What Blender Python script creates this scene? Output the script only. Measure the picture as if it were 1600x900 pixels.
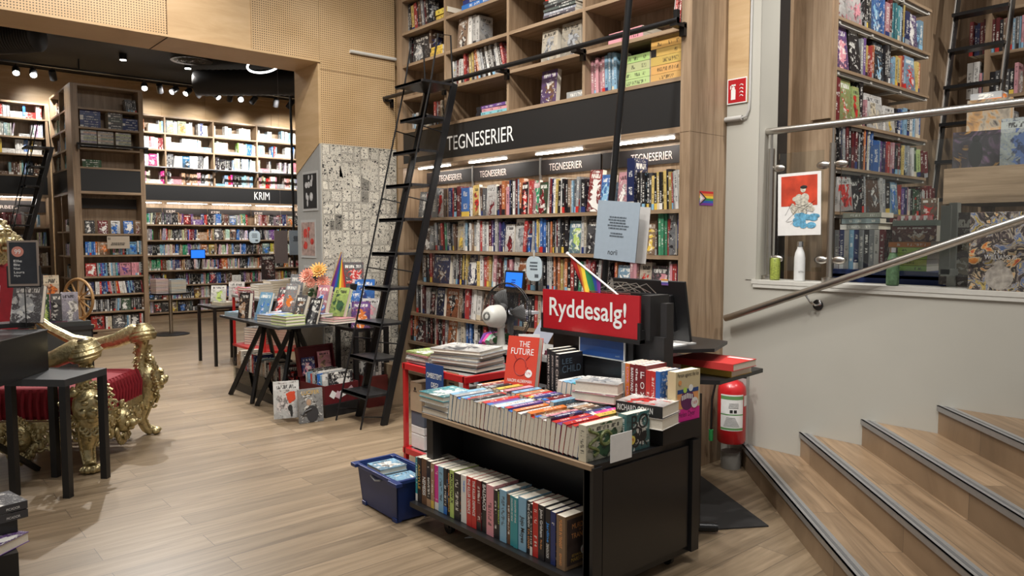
import bpy, math, random
from mathutils import Vector, Matrix
R = math.radians
scene = bpy.context.scene
for o in list(bpy.data.objects): bpy.data.objects.remove(o)
random.seed(7)
col = bpy.data.collections.new('bookshop'); scene.collection.children.link(col)

# ------------------------------------------------ camera, world, lights, exposure
camd = bpy.data.cameras.new('camera'); cam = bpy.data.objects.new('camera', camd); col.objects.link(cam)
camd.sensor_width = 36; camd.lens = 36*1165/1600.; camd.clip_start = .05
cam.location = (0, 0, 1.65)
YAW = math.atan(1010/1165.); PITCH = math.atan(79/1165.)
cam.rotation_euler = (math.pi/2-PITCH, 0, -YAW)
scene.camera = cam
scene.view_settings.view_transform = 'Standard'
scene.view_settings.look = 'None'
scene.view_settings.gamma = 1
scene.view_settings.use_curve_mapping = False
scene.view_settings.exposure = 0.28
world = bpy.data.worlds.new('world'); scene.world = world; world.use_nodes = True
world.node_tree.nodes['Background'].inputs[0].default_value = (1.0, .955, .90, 1)
world.node_tree.nodes['Background'].inputs[1].default_value = .25
WARM = (1.0, .90, .77); NEUT = (1.0, .965, .915)
def area(loc, size, power, target=None, color=NEUT, sy=None):
    d = bpy.data.lights.new('ceiling_lamp_light', 'AREA'); d.energy = power; d.color = color
    d.size = size
    if sy: d.shape = 'RECTANGLE'; d.size_y = sy
    else: d.shape = 'DISK'
    o = bpy.data.objects.new('ceiling_lamp_light', d); col.objects.link(o); o.location = loc
    v = (Vector(target)-Vector(loc)) if target else Vector((0, 0, -1))
    o.rotation_euler = v.to_track_quat('-Z', 'Y').to_euler()
    return o
def spot(loc, target, power, ang=60, blend=.6, r=.05, color=NEUT):
    d = bpy.data.lights.new('spotlight_beam', 'SPOT'); d.energy = power; d.color = color
    d.spot_size = R(ang); d.spot_blend = blend; d.shadow_soft_size = r
    o = bpy.data.objects.new('spotlight_beam', d); col.objects.link(o); o.location = loc
    o.rotation_euler = (Vector(target)-Vector(loc)).to_track_quat('-Z', 'Y').to_euler()
    return o
# main hall: ceiling spots high above the picture
spot((1.6, 3.0, 5.3), (4.3, 4.2, 1.4), 300, 70, .7, .08)
spot((1.4, 4.9, 5.3), (4.3, 5.9, 1.6), 260, 70, .7, .08)
spot((1.7, 1.2, 5.3), (4.5, 3.0, 1.5), 240, 70, .7, .08)
spot((0.9, 2.6, 5.0), (2.5, 2.9, .6), 270, 60, .8, .05)
spot((2.5, 9.9, 4.55), (1.35, 5.5, 0), 620, 46, .25, .045)
spot((3.0, 5.0, 5.4), (1.6, 6.0, 0), 170, 75, .8, .05)
spot((1.8, 4.2, 5.3), (1.5, 6.9, 3.9), 420, 50, .9, .08, WARM)
spot((2.6, 0.2, 5.4), (3.9, 1.2, .4), 170, 85, .8, .07)
spot((3.2, 2.6, 5.3), (4.7, 1.6, 1.0), 80, 75, .8, .04)
spot((2.4, 4.0, 5.3), (3.9, 6.9, 1.5), 200, 60, .9, .06, WARM)
spot((4.9, .6, 4.9), (6.2, 2.8, 2.6), 330, 80, .8, .07)
spot((6.0, .4, 4.9), (8.4, 1.9, 3.0), 200, 80, .8, .07)
area((2.4, 3.6, 5.5), 2.2, 110)
# back room
spot((2.7, 11.2, 4.55), (2.8, 10.6, 0), 300, 92, .6, .12)
spot((1.7, 9.0, 4.55), (1.8, 8.4, 0), 260, 92, .6, .12)
spot((4.4, 12.4, 4.55), (4.5, 12.2, 0), 300, 95, .6, .12)
area((3.0, 9.5, 4.6), 1.6, 60, color=NEUT)
spot((1.6, 13.0, 4.5), (1.7, 15.0, 1.7), 150, 60, .8, .1)  # added spot lifting the dark craft shelves, not a fixture of the room
spot((2.9, 11.4, 4.5), (3.0, 13.3, 1.0), 110, 50, .8, .1)  # added spot brightening the front of the free-standing bookcase, no fixture there
spot((0.1, 3.2, 5.0), (1.3, 6.3, .5), 130, 50, .8, .08)  # added fill for the throne from the main hall side, no real lamp
spot((3.6, 9.2, 4.5), (3.3, 8.2, 0), 200, 85, .8, .06)

# ------------------------------------------------ materials
MATS = {}
def newmat(name):
    m = bpy.data.materials.new(name); m.use_nodes = True
    nt = m.node_tree; b = nt.nodes['Principled BSDF']
    return m, nt, b
def flat(name, c, rough=.5, metal=0., emit=None, es=0., coat=0., var=.04, scale=30, bump=0.):
    if name in MATS: return MATS[name]
    m, nt, b = newmat(name)
    b.inputs['Roughness'].default_value = rough; b.inputs['Metallic'].default_value = metal
    if coat: b.inputs['Coat Weight'].default_value = coat; b.inputs['Coat Roughness'].default_value = .15
    tc = nt.nodes.new('ShaderNodeTexCoord'); n = nt.nodes.new('ShaderNodeTexNoise')
    n.inputs['Scale'].default_value = scale; n.inputs['Detail'].default_value = 4
    nt.links.new(tc.outputs['Object'], n.inputs['Vector'])
    mx = nt.nodes.new('ShaderNodeMix'); mx.data_type = 'RGBA'
    nt.links.new(n.outputs[0], mx.inputs[0])
    mx.inputs[6].default_value = tuple(max(0, v*(1-var*2)) for v in c)+(1,)
    mx.inputs[7].default_value = tuple(min(1, v*(1+var*2)) for v in c)+(1,)
    nt.links.new(mx.outputs[2], b.inputs['Base Color'])
    if bump:
        bp = nt.nodes.new('ShaderNodeBump'); bp.inputs['Strength'].default_value = bump; bp.inputs['Distance'].default_value = .01
        nt.links.new(n.outputs[0], bp.inputs['Height']); nt.links.new(bp.outputs[0], b.inputs['Normal'])
    if emit: b.inputs['Emission Color'].default_value = tuple(emit)+(1,); b.inputs['Emission Strength'].default_value = es
    MATS[name] = m; return m
def ramp(nt, fac, stops):
    r = nt.nodes.new('ShaderNodeValToRGB'); nt.links.new(fac, r.inputs[0])
    e = r.color_ramp.elements
    while len(e) < len(stops): e.new(.5)
    for i, (p, c) in enumerate(stops): e[i].position = p; e[i].color = tuple(c)+(1,)
    return r.outputs[0]
def wood(name, c1, c2, c3, stretch, rough=.45, rot=0, space='Object'):
    m, nt, b = newmat(name); b.inputs['Roughness'].default_value = rough
    tc = nt.nodes.new('ShaderNodeTexCoord'); mp = nt.nodes.new('ShaderNodeMapping')
    mp.inputs['Scale'].default_value = stretch; mp.inputs['Rotation'].default_value = (0, 0, rot)
    nt.links.new(tc.outputs[space], mp.inputs[0])
    n = nt.nodes.new('ShaderNodeTexNoise'); n.inputs['Scale'].default_value = 1; n.inputs['Detail'].default_value = 7
    n.inputs['Roughness'].default_value = .62; n.inputs['Distortion'].default_value = .6
    nt.links.new(mp.outputs[0], n.inputs['Vector'])
    c = ramp(nt, n.outputs[0], [(.3, c1), (.5, c2), (.72, c3)])
    nt.links.new(c, b.inputs['Base Color'])
    return m
OAK1, OAK2, OAK3 = (.19, .125, .073), (.29, .20, .125), (.38, .275, .18)
M_OAKV = wood('oak_upright', OAK1, OAK2, OAK3, (22, 22, 1.6))
M_OAKX = wood('oak_along_x', OAK1, OAK2, OAK3, (1.6, 22, 30))
M_OAKY = wood('oak_along_y', OAK1, OAK2, OAK3, (22, 1.6, 30))
M_TAN = wood('birch_plywood', (.44, .29, .145), (.52, .355, .19), (.59, .42, .245), (1.5, 1.5, 9), .42)
def perforated():
    m, nt, b = newmat('perforated_birch'); b.inputs['Roughness'].default_value = .45
    tc = nt.nodes.new('ShaderNodeTexCoord'); sp = nt.nodes.new('ShaderNodeSeparateXYZ')
    nt.links.new(tc.outputs['Object'], sp.inputs[0])
    def mth(op, a, bb=None, c=None):
        k = nt.nodes.new('ShaderNodeMath'); k.operation = op
        for i, v in enumerate((a, bb, c)):
            if v is None: continue
            if isinstance(v, (int, float)): k.inputs[i].default_value = v
            else: nt.links.new(v, k.inputs[i])
        return k.outputs[0]
    P = .0212
    fx = mth('SUBTRACT', mth('FRACT', mth('DIVIDE', sp.outputs[0], P)), .5)
    fz = mth('SUBTRACT', mth('FRACT', mth('DIVIDE', sp.outputs[2], P)), .5)
    d = mth('ADD', mth('MULTIPLY', fx, fx), mth('MULTIPLY', fz, fz))
    hole = mth('LESS_THAN', d, .066)
    n = nt.nodes.new('ShaderNodeTexNoise'); n.inputs['Scale'].default_value = 3; n.inputs['Detail'].default_value = 5
    nt.links.new(tc.outputs['Object'], n.inputs['Vector'])
    c = ramp(nt, n.outputs[0], [(.35, (.52, .35, .18)), (.65, (.60, .42, .235))])
    mx = nt.nodes.new('ShaderNodeMix'); mx.data_type = 'RGBA'
    nt.links.new(hole, mx.inputs[0]); nt.links.new(c, mx.inputs[6]); mx.inputs[7].default_value = (.07, .038, .015, 1)
    nt.links.new(mx.outputs[2], b.inputs['Base Color']); return m
M_PERF = perforated()
def planks(name, rot=0., L=1.35, W=.19, c=((.15, .108, .066), (.235, .172, .108), (.32, .24, .157)), rough=.36):
    m, nt, b = newmat(name); b.inputs['Roughness'].default_value = rough
    tc = nt.nodes.new('ShaderNodeTexCoord'); mp = nt.nodes.new('ShaderNodeMapping')
    mp.inputs['Rotation'].default_value = (0, 0, rot); nt.links.new(tc.outputs['Object'], mp.inputs[0])
    br = nt.nodes.new('ShaderNodeTexBrick'); br.offset = .37
    for k, v in (('Scale', 1.), ('Brick Width', L), ('Row Height', W), ('Mortar Size', .0016), ('Mortar Smooth', 0.), ('Bias', 0.)): br.inputs[k].default_value = v
    br.inputs['Color1'].default_value = (0, 0, 0, 1); br.inputs['Color2'].default_value = (1, 1, 1, 1); br.inputs['Mortar'].default_value = (.5, .5, .5, 1)
    nt.links.new(mp.outputs[0], br.inputs['Vector'])
    mp2 = nt.nodes.new('ShaderNodeMapping'); mp2.inputs['Scale'].default_value = (1.3, 19, 1)
    nt.links.new(mp.outputs[0], mp2.inputs[0])
    ad = nt.nodes.new('ShaderNodeVectorMath'); ad.operation = 'MULTIPLY_ADD'
    nt.links.new(br.outputs['Color'], ad.inputs[0]); ad.inputs[1].default_value = (37, 11, 5); nt.links.new(mp2.outputs[0], ad.inputs[2])
    n = nt.nodes.new('ShaderNodeTexNoise'); n.inputs['Scale'].default_value = 1.; n.inputs['Detail'].default_value = 8; n.inputs['Distortion'].default_value = .8
    n.inputs['Roughness'].default_value = .6
    nt.links.new(ad.outputs[0], n.inputs['Vector'])
    cc = ramp(nt, n.outputs[0], [(.28, c[0]), (.5, c[1]), (.75, c[2])])
    hv = nt.nodes.new('ShaderNodeHueSaturation'); nt.links.new(cc, hv.inputs['Color'])
    mr = nt.nodes.new('ShaderNodeMapRange'); mr.inputs[3].default_value = .84; mr.inputs[4].default_value = 1.14
    sx = nt.nodes.new('ShaderNodeSeparateColor'); nt.links.new(br.outputs['Color'], sx.inputs[0]); nt.links.new(sx.outputs[0], mr.inputs[0])
    nt.links.new(mr.outputs[0], hv.inputs['Value'])
    mx = nt.nodes.new('ShaderNodeMix'); mx.data_type = 'RGBA'
    nt.links.new(br.outputs['Fac'], mx.inputs[0]); nt.links.new(hv.outputs[0], mx.inputs[6]); mx.inputs[7].default_value = (.09, .065, .045, 1)
    nt.links.new(mx.outputs[2], b.inputs['Base Color'])
    return m
M_FLOOR = planks('plank_floor')
M_STEP = planks('plank_step', rot=R(-45), c=((.15, .098, .057), (.25, .168, .10), (.36, .25, .155)), rough=.4)

def painted(name, stops, scale=7, dist=2.5, rough=.35):
    m, nt, b = newmat(name); b.inputs['Roughness'].default_value = rough
    tc = nt.nodes.new('ShaderNodeTexCoord'); n = nt.nodes.new('ShaderNodeTexNoise'); n.inputs['Scale'].default_value = scale; n.inputs['Detail'].default_value = 6; n.inputs['Distortion'].default_value = dist
    nt.links.new(tc.outputs['Object'], n.inputs['Vector']); nt.links.new(ramp(nt, n.outputs[0], stops), b.inputs['Base Color']); return m
def cover_material(name='printed_cover', mono=False):
    """printed paper: flat colour plus art on covers and lettering on spines, driven by face attributes"""
    m, nt, b = newmat(name); b.inputs['Roughness'].default_value = .36
    N = nt.nodes; Lk = nt.links
    def att(n):
        a = N.new('ShaderNodeAttribute'); a.attribute_name = n; return a
    def mth(op, a, bb=None, c=None):
        k = N.new('ShaderNodeMath'); k.operation = op
        for i, v in enumerate((a, bb, c)):
            if v is None: continue
            if isinstance(v, (int, float)): k.inputs[i].default_value = v
            else: Lk.new(v, k.inputs[i])
        return k.outputs[0]
    def mix(f, a, c):
        k = N.new('ShaderNodeMix'); k.data_type = 'RGBA'; Lk.new(f, k.inputs[0])
        for i, v in ((6, a), (7, c)):
            if isinstance(v, tuple): k.inputs[i].default_value = v+(1,)
            else: Lk.new(v, k.inputs[i])
        return k.outputs[2]
    ca, aa, pa = att('tint'), att('accent'), att('par')
    sp = N.new('ShaderNodeSeparateXYZ'); Lk.new(pa.outputs['Vector'], sp.inputs[0])
    seed, kind, lum = sp.outputs
    uv = N.new('ShaderNodeUVMap'); uv.uv_map = 'UVMap'; su = N.new('ShaderNodeSeparateXYZ'); Lk.new(uv.outputs[0], su.inputs[0])
    um = N.new('ShaderNodeUVMap'); um.uv_map = 'UVm'
    off = N.new('ShaderNodeVectorMath'); off.operation = 'ADD'; Lk.new(um.outputs[0], off.inputs[0])
    cs = N.new('ShaderNodeCombineXYZ'); Lk.new(mth('MULTIPLY', seed, 53.7), cs.inputs[0]); Lk.new(mth('MULTIPLY', seed, 19.1), cs.inputs[1]); Lk.new(seed, cs.inputs[2])
    Lk.new(cs.outputs[0], off.inputs[1])
    def noise(scale, detail, dist=0., sc=None, vec=None):
        n = N.new('ShaderNodeTexNoise'); n.inputs['Scale'].default_value = scale; n.inputs['Detail'].default_value = detail
        n.inputs['Distortion'].default_value = dist
        v = vec or off.outputs[0]
        if sc:
            mp = N.new('ShaderNodeMapping'); mp.inputs['Scale'].default_value = sc; Lk.new(v, mp.inputs[0]); v = mp.outputs[0]
        Lk.new(v, n.inputs['Vector']); return n.outputs[0]
    n1 = noise(13, 2, 1.2); n2 = noise(24, 3, .8); n3 = noise(75, 3, 1.)
    isface = mth('GREATER_THAN', kind, 1.5); isspine = mth('MULTIPLY', mth('GREATER_THAN', kind, .8), mth('LESS_THAN', kind, 1.5))
    dark = (.02, .018, .02); light = (.8, .78, .72)
    contrast = mix(mth('LESS_THAN', lum, .33), dark, light)
    # cover art: graded ground, one large perturbed figure, finer marks
    v = su.outputs[1]; u = su.outputs[0]
    deep = mix(mth('ADD', 0, .55), ca.outputs['Color'], dark)
    ground = mix(mth('MULTIPLY', mth('ADD', v, mth('MULTIPLY', mth('SUBTRACT', n1, .5), 2.2)), .75), deep, ca.outputs['Color'])
    sd1 = mth('SUBTRACT', mth('FRACT', mth('MULTIPLY', seed, 3.3)), .5); sd2 = mth('FRACT', mth('MULTIPLY', seed, 5.9))
    du = mth('SUBTRACT', mth('SUBTRACT', u, .5), mth('MULTIPLY', sd1, .3)); dv = mth('MULTIPLY', mth('SUBTRACT', v, mth('ADD', .3, mth('MULTIPLY', sd2, .2))), .75)
    rr = mth('SQRT', mth('ADD', mth('MULTIPLY', du, du), mth('MULTIPLY', dv, dv)))
    fig = mth('LESS_THAN', mth('ADD', rr, mth('MULTIPLY', mth('SUBTRACT', n1, .5), 1.3)), mth('ADD', .16, mth('MULTIPLY', sd2, .12)))
    figc = mix(mth('MULTIPLY', mth('GREATER_THAN', n2, .53), .65), aa.outputs['Color'], contrast)
    art = mix(fig, ground, figc)
    art = mix(mth('MULTIPLY', mth('GREATER_THAN', n2, .64), .55), art, contrast)
    art = mix(mth('MULTIPLY', mth('GREATER_THAN', n3, .59), .45), art, aa.outputs['Color'])
    ub = mth('LESS_THAN', mth('ABSOLUTE', mth('SUBTRACT', u, .5)), .38)
    vb = mth('LESS_THAN', mth('ABSOLUTE', mth('SUBTRACT', v, .85)), .055)
    lt = noise(1, 1, 0, (110, 26, 1))
    title = mth('MULTIPLY', mth('MULTIPLY', ub, vb), mth('GREATER_THAN', lt, .47))
    frame = mth('MULTIPLY', ub, mth('LESS_THAN', mth('ABSOLUTE', mth('SUBTRACT', v, .43)), .33))
    band = mth('LESS_THAN', mth('ABSOLUTE', mth('SUBTRACT', v, .85)), .075)
    titled = mth('LESS_THAN', kind, 2.5)
    full = mix(mth('MULTIPLY', band, titled), art, ca.outputs['Color'])
    full = mix(mth('MULTIPLY', mth('MULTIPLY', title, titled), .85), full, contrast)
    # spine
    sb = mth('LESS_THAN', mth('ABSOLUTE', mth('SUBTRACT', u, .5)), .24)
    sv = mth('LESS_THAN', mth('ABSOLUTE', mth('SUBTRACT', v, .54)), .34)
    ln = noise(1, 1, 0, (45, 150, 1)); wd = noise(1, 0, 0, (.01, 16, 1))
    let = mth('MULTIPLY', mth('MULTIPLY', sb, sv), mth('MULTIPLY', mth('MULTIPLY', mth('GREATER_THAN', ln, .5), .72), mth('GREATER_THAN', wd, .45)))
    bnd = mth('MULTIPLY', mth('GREATER_THAN', mth('FRACT', mth('MULTIPLY', seed, 7.7)), .55), mth('LESS_THAN', v, .17))
    spn = mix(bnd, ca.outputs['Color'], aa.outputs['Color'])
    spn = mix(let, spn, contrast)
    c = mix(isspine, ca.outputs['Color'], spn); c = mix(isface, c, full)
    Lk.new(c, b.inputs['Base Color'])
    # page edges are matt
    Lk.new(mth('SUBTRACT', .85, mth('MULTIPLY', mth('GREATER_THAN', kind, .5), .5)), b.inputs['Roughness'])
    return m
M_COVER = cover_material()
PAGE = (.74, .68, .57)

BLACK = flat('black_board', (.012, .012, .013), .38)
BLKM = flat('black_metal', (.014, .014, .015), .32, .3)
CHAR = flat('charcoal_board', (.022, .021, .022), .5)
HEAD = flat('header_board', (.012, .012, .0125), .5)
LABEL = flat('label_strip', (.014, .010, .0095), .6)
WHITE = flat('white_paper', (.75, .74, .72), .6)
LETTER = flat('white_letters', (.78, .78, .76), .5, emit=(1, 1, 1), es=.0)
LETPALE = flat('pale_letters', (.55, .47, .42), .5)
WALLW = flat('painted_wall', (.44, .425, .375), .6, var=.03, scale=2.5)
WALLT = flat('painted_trim', (.56, .545, .50), .5)
STEEL = flat('brushed_steel', (.50, .47, .43), .28, 1.)
CHROME = flat('chrome', (.7, .7, .7), .12, 1.)
ALU = flat('aluminium_nosing', (.42, .42, .42), .4, .7)
ALUD = flat('nosing_groove', (.12, .12, .12), .6)
RED = flat('red_paint', (.50, .012, .016), .35, coat=.3)
REDS = flat('red_sign', (.42, .012, .02), .22, coat=.5)
GOLD = flat('gold_leaf', (.50, .42, .23), .38, .85, var=.28, scale=40, bump=.6)
VELVET = flat('red_velvet', (.22, .004, .012), .8, var=.15, scale=14, bump=.3)
BLUEP = flat('blue_plastic', (.012, .03, .13), .42)
GREYF = flat('white_plastic', (.50, .49, .45), .4)
PALE = flat('pale_blue_card', (.30, .36, .42), .55)
LED = flat('led_strip', (1, 1, 1), .5, emit=(1, .97, .92), es=38)
LAMP = flat('lamp_face', (1, 1, 1), .5, emit=(1, .98, .95), es=30)
CARD = flat('brown_card', (.34, .235, .14), .7)
KRAFT = flat('kraft_box', (.42, .31, .20), .75)
TURN = flat('turned_wood', (.45, .26, .11), .4)
SCREEN = flat('lit_screen', (.01, .05, .3), .3, emit=(.02, .17, .85), es=1.1)
NAVY = flat('blue_card', (.015, .06, .22), .4)
GLASS, _nt, _b = newmat('clear_glass')
_tr = _nt.nodes.new('ShaderNodeBsdfTransparent'); _tr.inputs[0].default_value = (.93, .95, .94, 1)
_gl = _nt.nodes.new('ShaderNodeBsdfGlossy'); _gl.inputs['Roughness'].default_value = .02
_fr = _nt.nodes.new('ShaderNodeFresnel'); _fr.inputs[0].default_value = 1.5
_mx = _nt.nodes.new('ShaderNodeMixShader'); _nt.links.new(_fr.outputs[0], _mx.inputs[0]); _nt.links.new(_tr.outputs[0], _mx.inputs[1]); _nt.links.new(_gl.outputs[0], _mx.inputs[2])
_nt.links.new(_mx.outputs[0], _nt.nodes['Material Output'].inputs[0])

# ------------------------------------------------ colours of printed things
CC = {'k': (.018, .017, .02), 'g': (.09, .09, .095), 'G': (.30, .31, .32), 'w': (.72, .70, .66), 'c': (.62, .54, .40),
      'r': (.50, .03, .025), 'R': (.17, .014, .018), 'o': (.62, .17, .03), 'y': (.66, .46, .08), 'b': (.03, .15, .48),
      'B': (.02, .035, .14), 't': (.04, .28, .32), 'T': (.22, .42, .58), 'p': (.66, .28, .32), 'u': (.15, .07, .26),
      'n': (.13, .065, .035), 'N': (.36, .22, .13), 'e': (.03, .26, .12), 'E': (.035, .09, .04), 'l': (.42, .55, .15), 'm': (.6, .03, .26), 'O': (.62, .36, .13), 'L': (.46, .58, .24)}
CN = {'k': 'black', 'g': 'charcoal', 'G': 'grey', 'w': 'white', 'c': 'cream', 'r': 'red', 'R': 'dark red', 'o': 'orange', 'y': 'yellow',
      'b': 'blue', 'B': 'navy', 't': 'teal', 'T': 'pale blue', 'p': 'pink', 'u': 'purple', 'n': 'brown', 'N': 'tan', 'e': 'green', 'E': 'dark green', 'l': 'lime', 'm': 'magenta', 'O': 'orange', 'L': 'lime'}
def lumof(c): return .3*c[0]+.59*c[1]+.11*c[2]

# ------------------------------------------------ mesh builder
class MB:
    def __init__(s): s.v = []; s.f = []; s.m = []; s.uv = []; s.uvm = []; s.t = []; s.a = []; s.p = []; s.M = Matrix.Identity(4)
    def add(s, vs, fs, mi=0, M=None):
        M = s.M @ M if M is not None else s.M
        b = len(s.v); s.v += [tuple(M @ Vector(v)) for v in vs]
        for f in fs: s.f.append([i+b for i in f]); s.m.append(mi)
        return b
    def box(s, x0, y0, z0, x1, y1, z1, mi=0, M=None):
        vs = [(x, y, z) for z in (z0, z1) for y in (y0, y1) for x in (x0, x1)]
        s.add(vs, [(0, 2, 3, 1), (4, 5, 7, 6), (0, 1, 5, 4), (2, 6, 7, 3), (0, 4, 6, 2), (1, 3, 7, 5)], mi, M)
    def bar(s, p, q, w, h, mi=0):
        p = Vector(p); q = Vector(q); d = q-p; L = d.length
        M = Matrix.Translation(p) @ d.to_track_quat('Z', 'Y').to_matrix().to_4x4()
        s.box(-w/2, -h/2, 0, w/2, h/2, L, mi, M)
    def tube(s, pts, r, n=8, mi=0, cap=True):
        pts = [Vector(p) for p in pts]; rs = r if isinstance(r, (list, tuple)) else [r]*len(pts)
        rings = []; up = None
        for i, p in enumerate(pts):
            t = (pts[min(i+1, len(pts)-1)]-pts[max(i-1, 0)]).normalized()
            if up is None: up = t.orthogonal().normalized()
            else: up = (up-t*up.dot(t)).normalized()
            b = t.cross(up)
            rings.append([p+(up*math.cos(2*math.pi*k/n)+b*math.sin(2*math.pi*k/n))*rs[i] for k in range(n)])
        vs = [v for rg in rings for v in rg]; fs = []
        for i in range(len(pts)-1):
            for k in range(n):
                a, c = i*n+k, i*n+(k+1) % n; fs.append((a, c, c+n, a+n))
        if cap: fs.append(tuple(range(n-1, -1, -1))); fs.append(tuple(range((len(pts)-1)*n, len(pts)*n)))
        s.add(vs, fs, mi)
    def lathe(s, prof, n=20, mi=0, M=None):
        vs = []; fs = []
        for (r, z) in prof:
            for k in range(n): a = 2*math.pi*k/n; vs.append((r*math.cos(a), r*math.sin(a), z))
        for i in range(len(prof)-1):
            for k in range(n):
                a, c = i*n+k, i*n+(k+1) % n; fs.append((a, c, c+n, a+n))
        fs.append(tuple(range(n-1, -1, -1))); fs.append(tuple(range((len(prof)-1)*n, len(prof)*n)))
        s.add(vs, fs, mi, M)
    def blob(s, c, r, mi=0, n=10, M=None):
        if not isinstance(r, (tuple, list)): r = (r, r, r)
        MM = Matrix.Translation(c) @ (M or Matrix.Identity(4)) @ Matrix.Diagonal((r[0], r[1], r[2], 1))
        m = max(4, n//2+1)
        s.lathe([(max(.02, math.sin(math.pi*i/m)), -math.cos(math.pi*i/m)) for i in range(m+1)], n, mi, MM)
    def curl(s, c, ax, bx, R0, R1, turns, r0, r1=None, mi=0, n=7, seg=14):
        ax = Vector(ax).normalized(); bx = Vector(bx).normalized(); c = Vector(c); pts = []; rs = []; r1 = r0 if r1 is None else r1
        for i in range(seg+1):
            t = i/seg; a = 2*math.pi*turns*t; rr = R0+(R1-R0)*t
            pts.append(c+ax*math.cos(a)*rr+bx*math.sin(a)*rr); rs.append(r0+(r1-r0)*t)
        s.tube(pts, rs, n, mi)
    def prism(s, poly, z0, z1, mi=0, M=None):
        n = len(poly); vs = [(x, y, z0) for x, y in poly]+[(x, y, z1) for x, y in poly]
        fs = [tuple(range(n-1, -1, -1)), tuple(range(n, 2*n))]+[(i, (i+1) % n, n+(i+1) % n, n+i) for i in range(n)]
        s.add(vs, fs, mi, M)
    def pface(s, q, w, h, kind, tint, acc, seed, mi=0, M=None):
        """one printed quad: q = 4 corners, lower left first, counter-clockwise seen from outside"""
        while len(s.t) < len(s.f): s.t.append((.5, .5, .5)); s.a.append((.5, .5, .5)); s.p.append((0, 0, .5)); s.uv.append(None); s.uvm.append(None)
        s.add(q, [(0, 1, 2, 3)], mi, M)
        s.t.append(tint); s.a.append(acc); s.p.append((seed, kind, lumof(tint))); s.uv.append([(0, 0), (1, 0), (1, 1), (0, 1)]); s.uvm.append([(0, 0), (w, 0), (w, h), (0, h)])
    def book(s, t, h, d, tint, acc, seed, face=False, M=None, page=PAGE, mi=0):
        """closed box: front at y=0 (spine, or cover when face), width t along x, depth d along y"""
        M = M or Matrix.Identity(4)
        x = t/2
        F = lambda q, w, hh, k, c=tint: s.pface(q, w, hh, k, c, acc, seed, mi, M)
        F([(-x, 0, 0), (x, 0, 0), (x, 0, h), (-x, 0, h)], t, h, 2 if face else 1)
        F([(x, d, 0), (-x, d, 0), (-x, d, h), (x, d, h)], t, h, 2 if face else 0, tint if face else page)
        F([(-x, d, 0), (-x, 0, 0), (-x, 0, h), (-x, d, h)], d, h, 1 if face else 2)
        F([(x, 0, 0), (x, d, 0), (x, d, h), (x, 0, h)], d, h, 0 if face else 2, page if face else tint)
        F([(-x, 0, h), (x, 0, h), (x, d, h), (-x, d, h)], t, d, 0, page)
        F([(-x, d, 0), (x, d, 0), (x, 0, 0), (-x, 0, 0)], t, d, 0, page)
    def build(s, name, mats, parent=None, smooth=False, loc=None, ang=40, bevel=0.):
        me = bpy.data.meshes.new(name); me.from_pydata(s.v, [], s.f)
        if not isinstance(mats, (list, tuple)): mats = [mats]
        for m in mats: me.materials.append(m)
        me.polygons.foreach_set('material_index', s.m)
        if s.t:
            while len(s.t) < len(s.f): s.t.append((.5, .5, .5)); s.a.append((.5, .5, .5)); s.p.append((0, 0, .5)); s.uv.append(None); s.uvm.append(None)
            me.uv_layers.new(name='UVMap'); me.uv_layers.new(name='UVm')
            me.attributes.new('tint', 'FLOAT_COLOR', 'CORNER'); me.attributes.new('accent', 'FLOAT_COLOR', 'CORNER'); me.attributes.new('par', 'FLOAT_VECTOR', 'CORNER')
            T = []; A = []; P = []; U = []; V = []
            for i, f in enumerate(s.f):
                for k in range(len(f)):
                    T += list(s.t[i])+[1]; A += list(s.a[i])+[1]; P += list(s.p[i])
                    U += list(s.uv[i][k]) if s.uv[i] else [0, 0]; V += list(s.uvm[i][k]) if s.uvm[i] else [0, 0]
            at_ = me.attributes
            at_['tint'].data.foreach_set('color', T); at_['accent'].data.foreach_set('color', A); at_['par'].data.foreach_set('vector', P)
            me.uv_layers['UVMap'].data.foreach_set('uv', U); me.uv_layers['UVm'].data.foreach_set('uv', V)
        if smooth:
            me.shade_smooth(); me.set_sharp_from_angle(angle=R(ang))
        me.update()
        o = bpy.data.objects.new(name, me); col.objects.link(o)
        if parent: o.parent = parent
        if loc is not None: o.location = loc
        if bevel:
            b = o.modifiers.new('bevel', 'BEVEL'); b.width = bevel; b.segments = 2; b.limit_method = 'ANGLE'
        return o
def bx(*a, mi=0):
    m = MB(); m.box(*a, mi=mi); return m
def tag(o, label, cat, group=None):
    o['label'] = label; o['category'] = cat
    if group: o['group'] = group
    return o
def thing(name, label, cat, loc=(0, 0, 0), rz=0., group=None):
    o = bpy.data.objects.new(name, None); col.objects.link(o); o.location = loc; o.rotation_euler = (0, 0, rz); o.empty_display_size = .1
    return tag(o, label, cat, group)
def struct(o): o['kind'] = 'structure'; return o
FX = Matrix.Rotation(R(-90), 4, 'Z')      # things that face the viewer from the comics wall (towards -X)
RX = Matrix.Rotation(R(90), 4, 'X')
T3 = Matrix.Translation
RZ = lambda a: Matrix.Rotation(R(a), 4, 'Z')
RYm = lambda a: Matrix.Rotation(R(a), 4, 'Y')
RXm = lambda a: Matrix.Rotation(R(a), 4, 'X')
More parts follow.
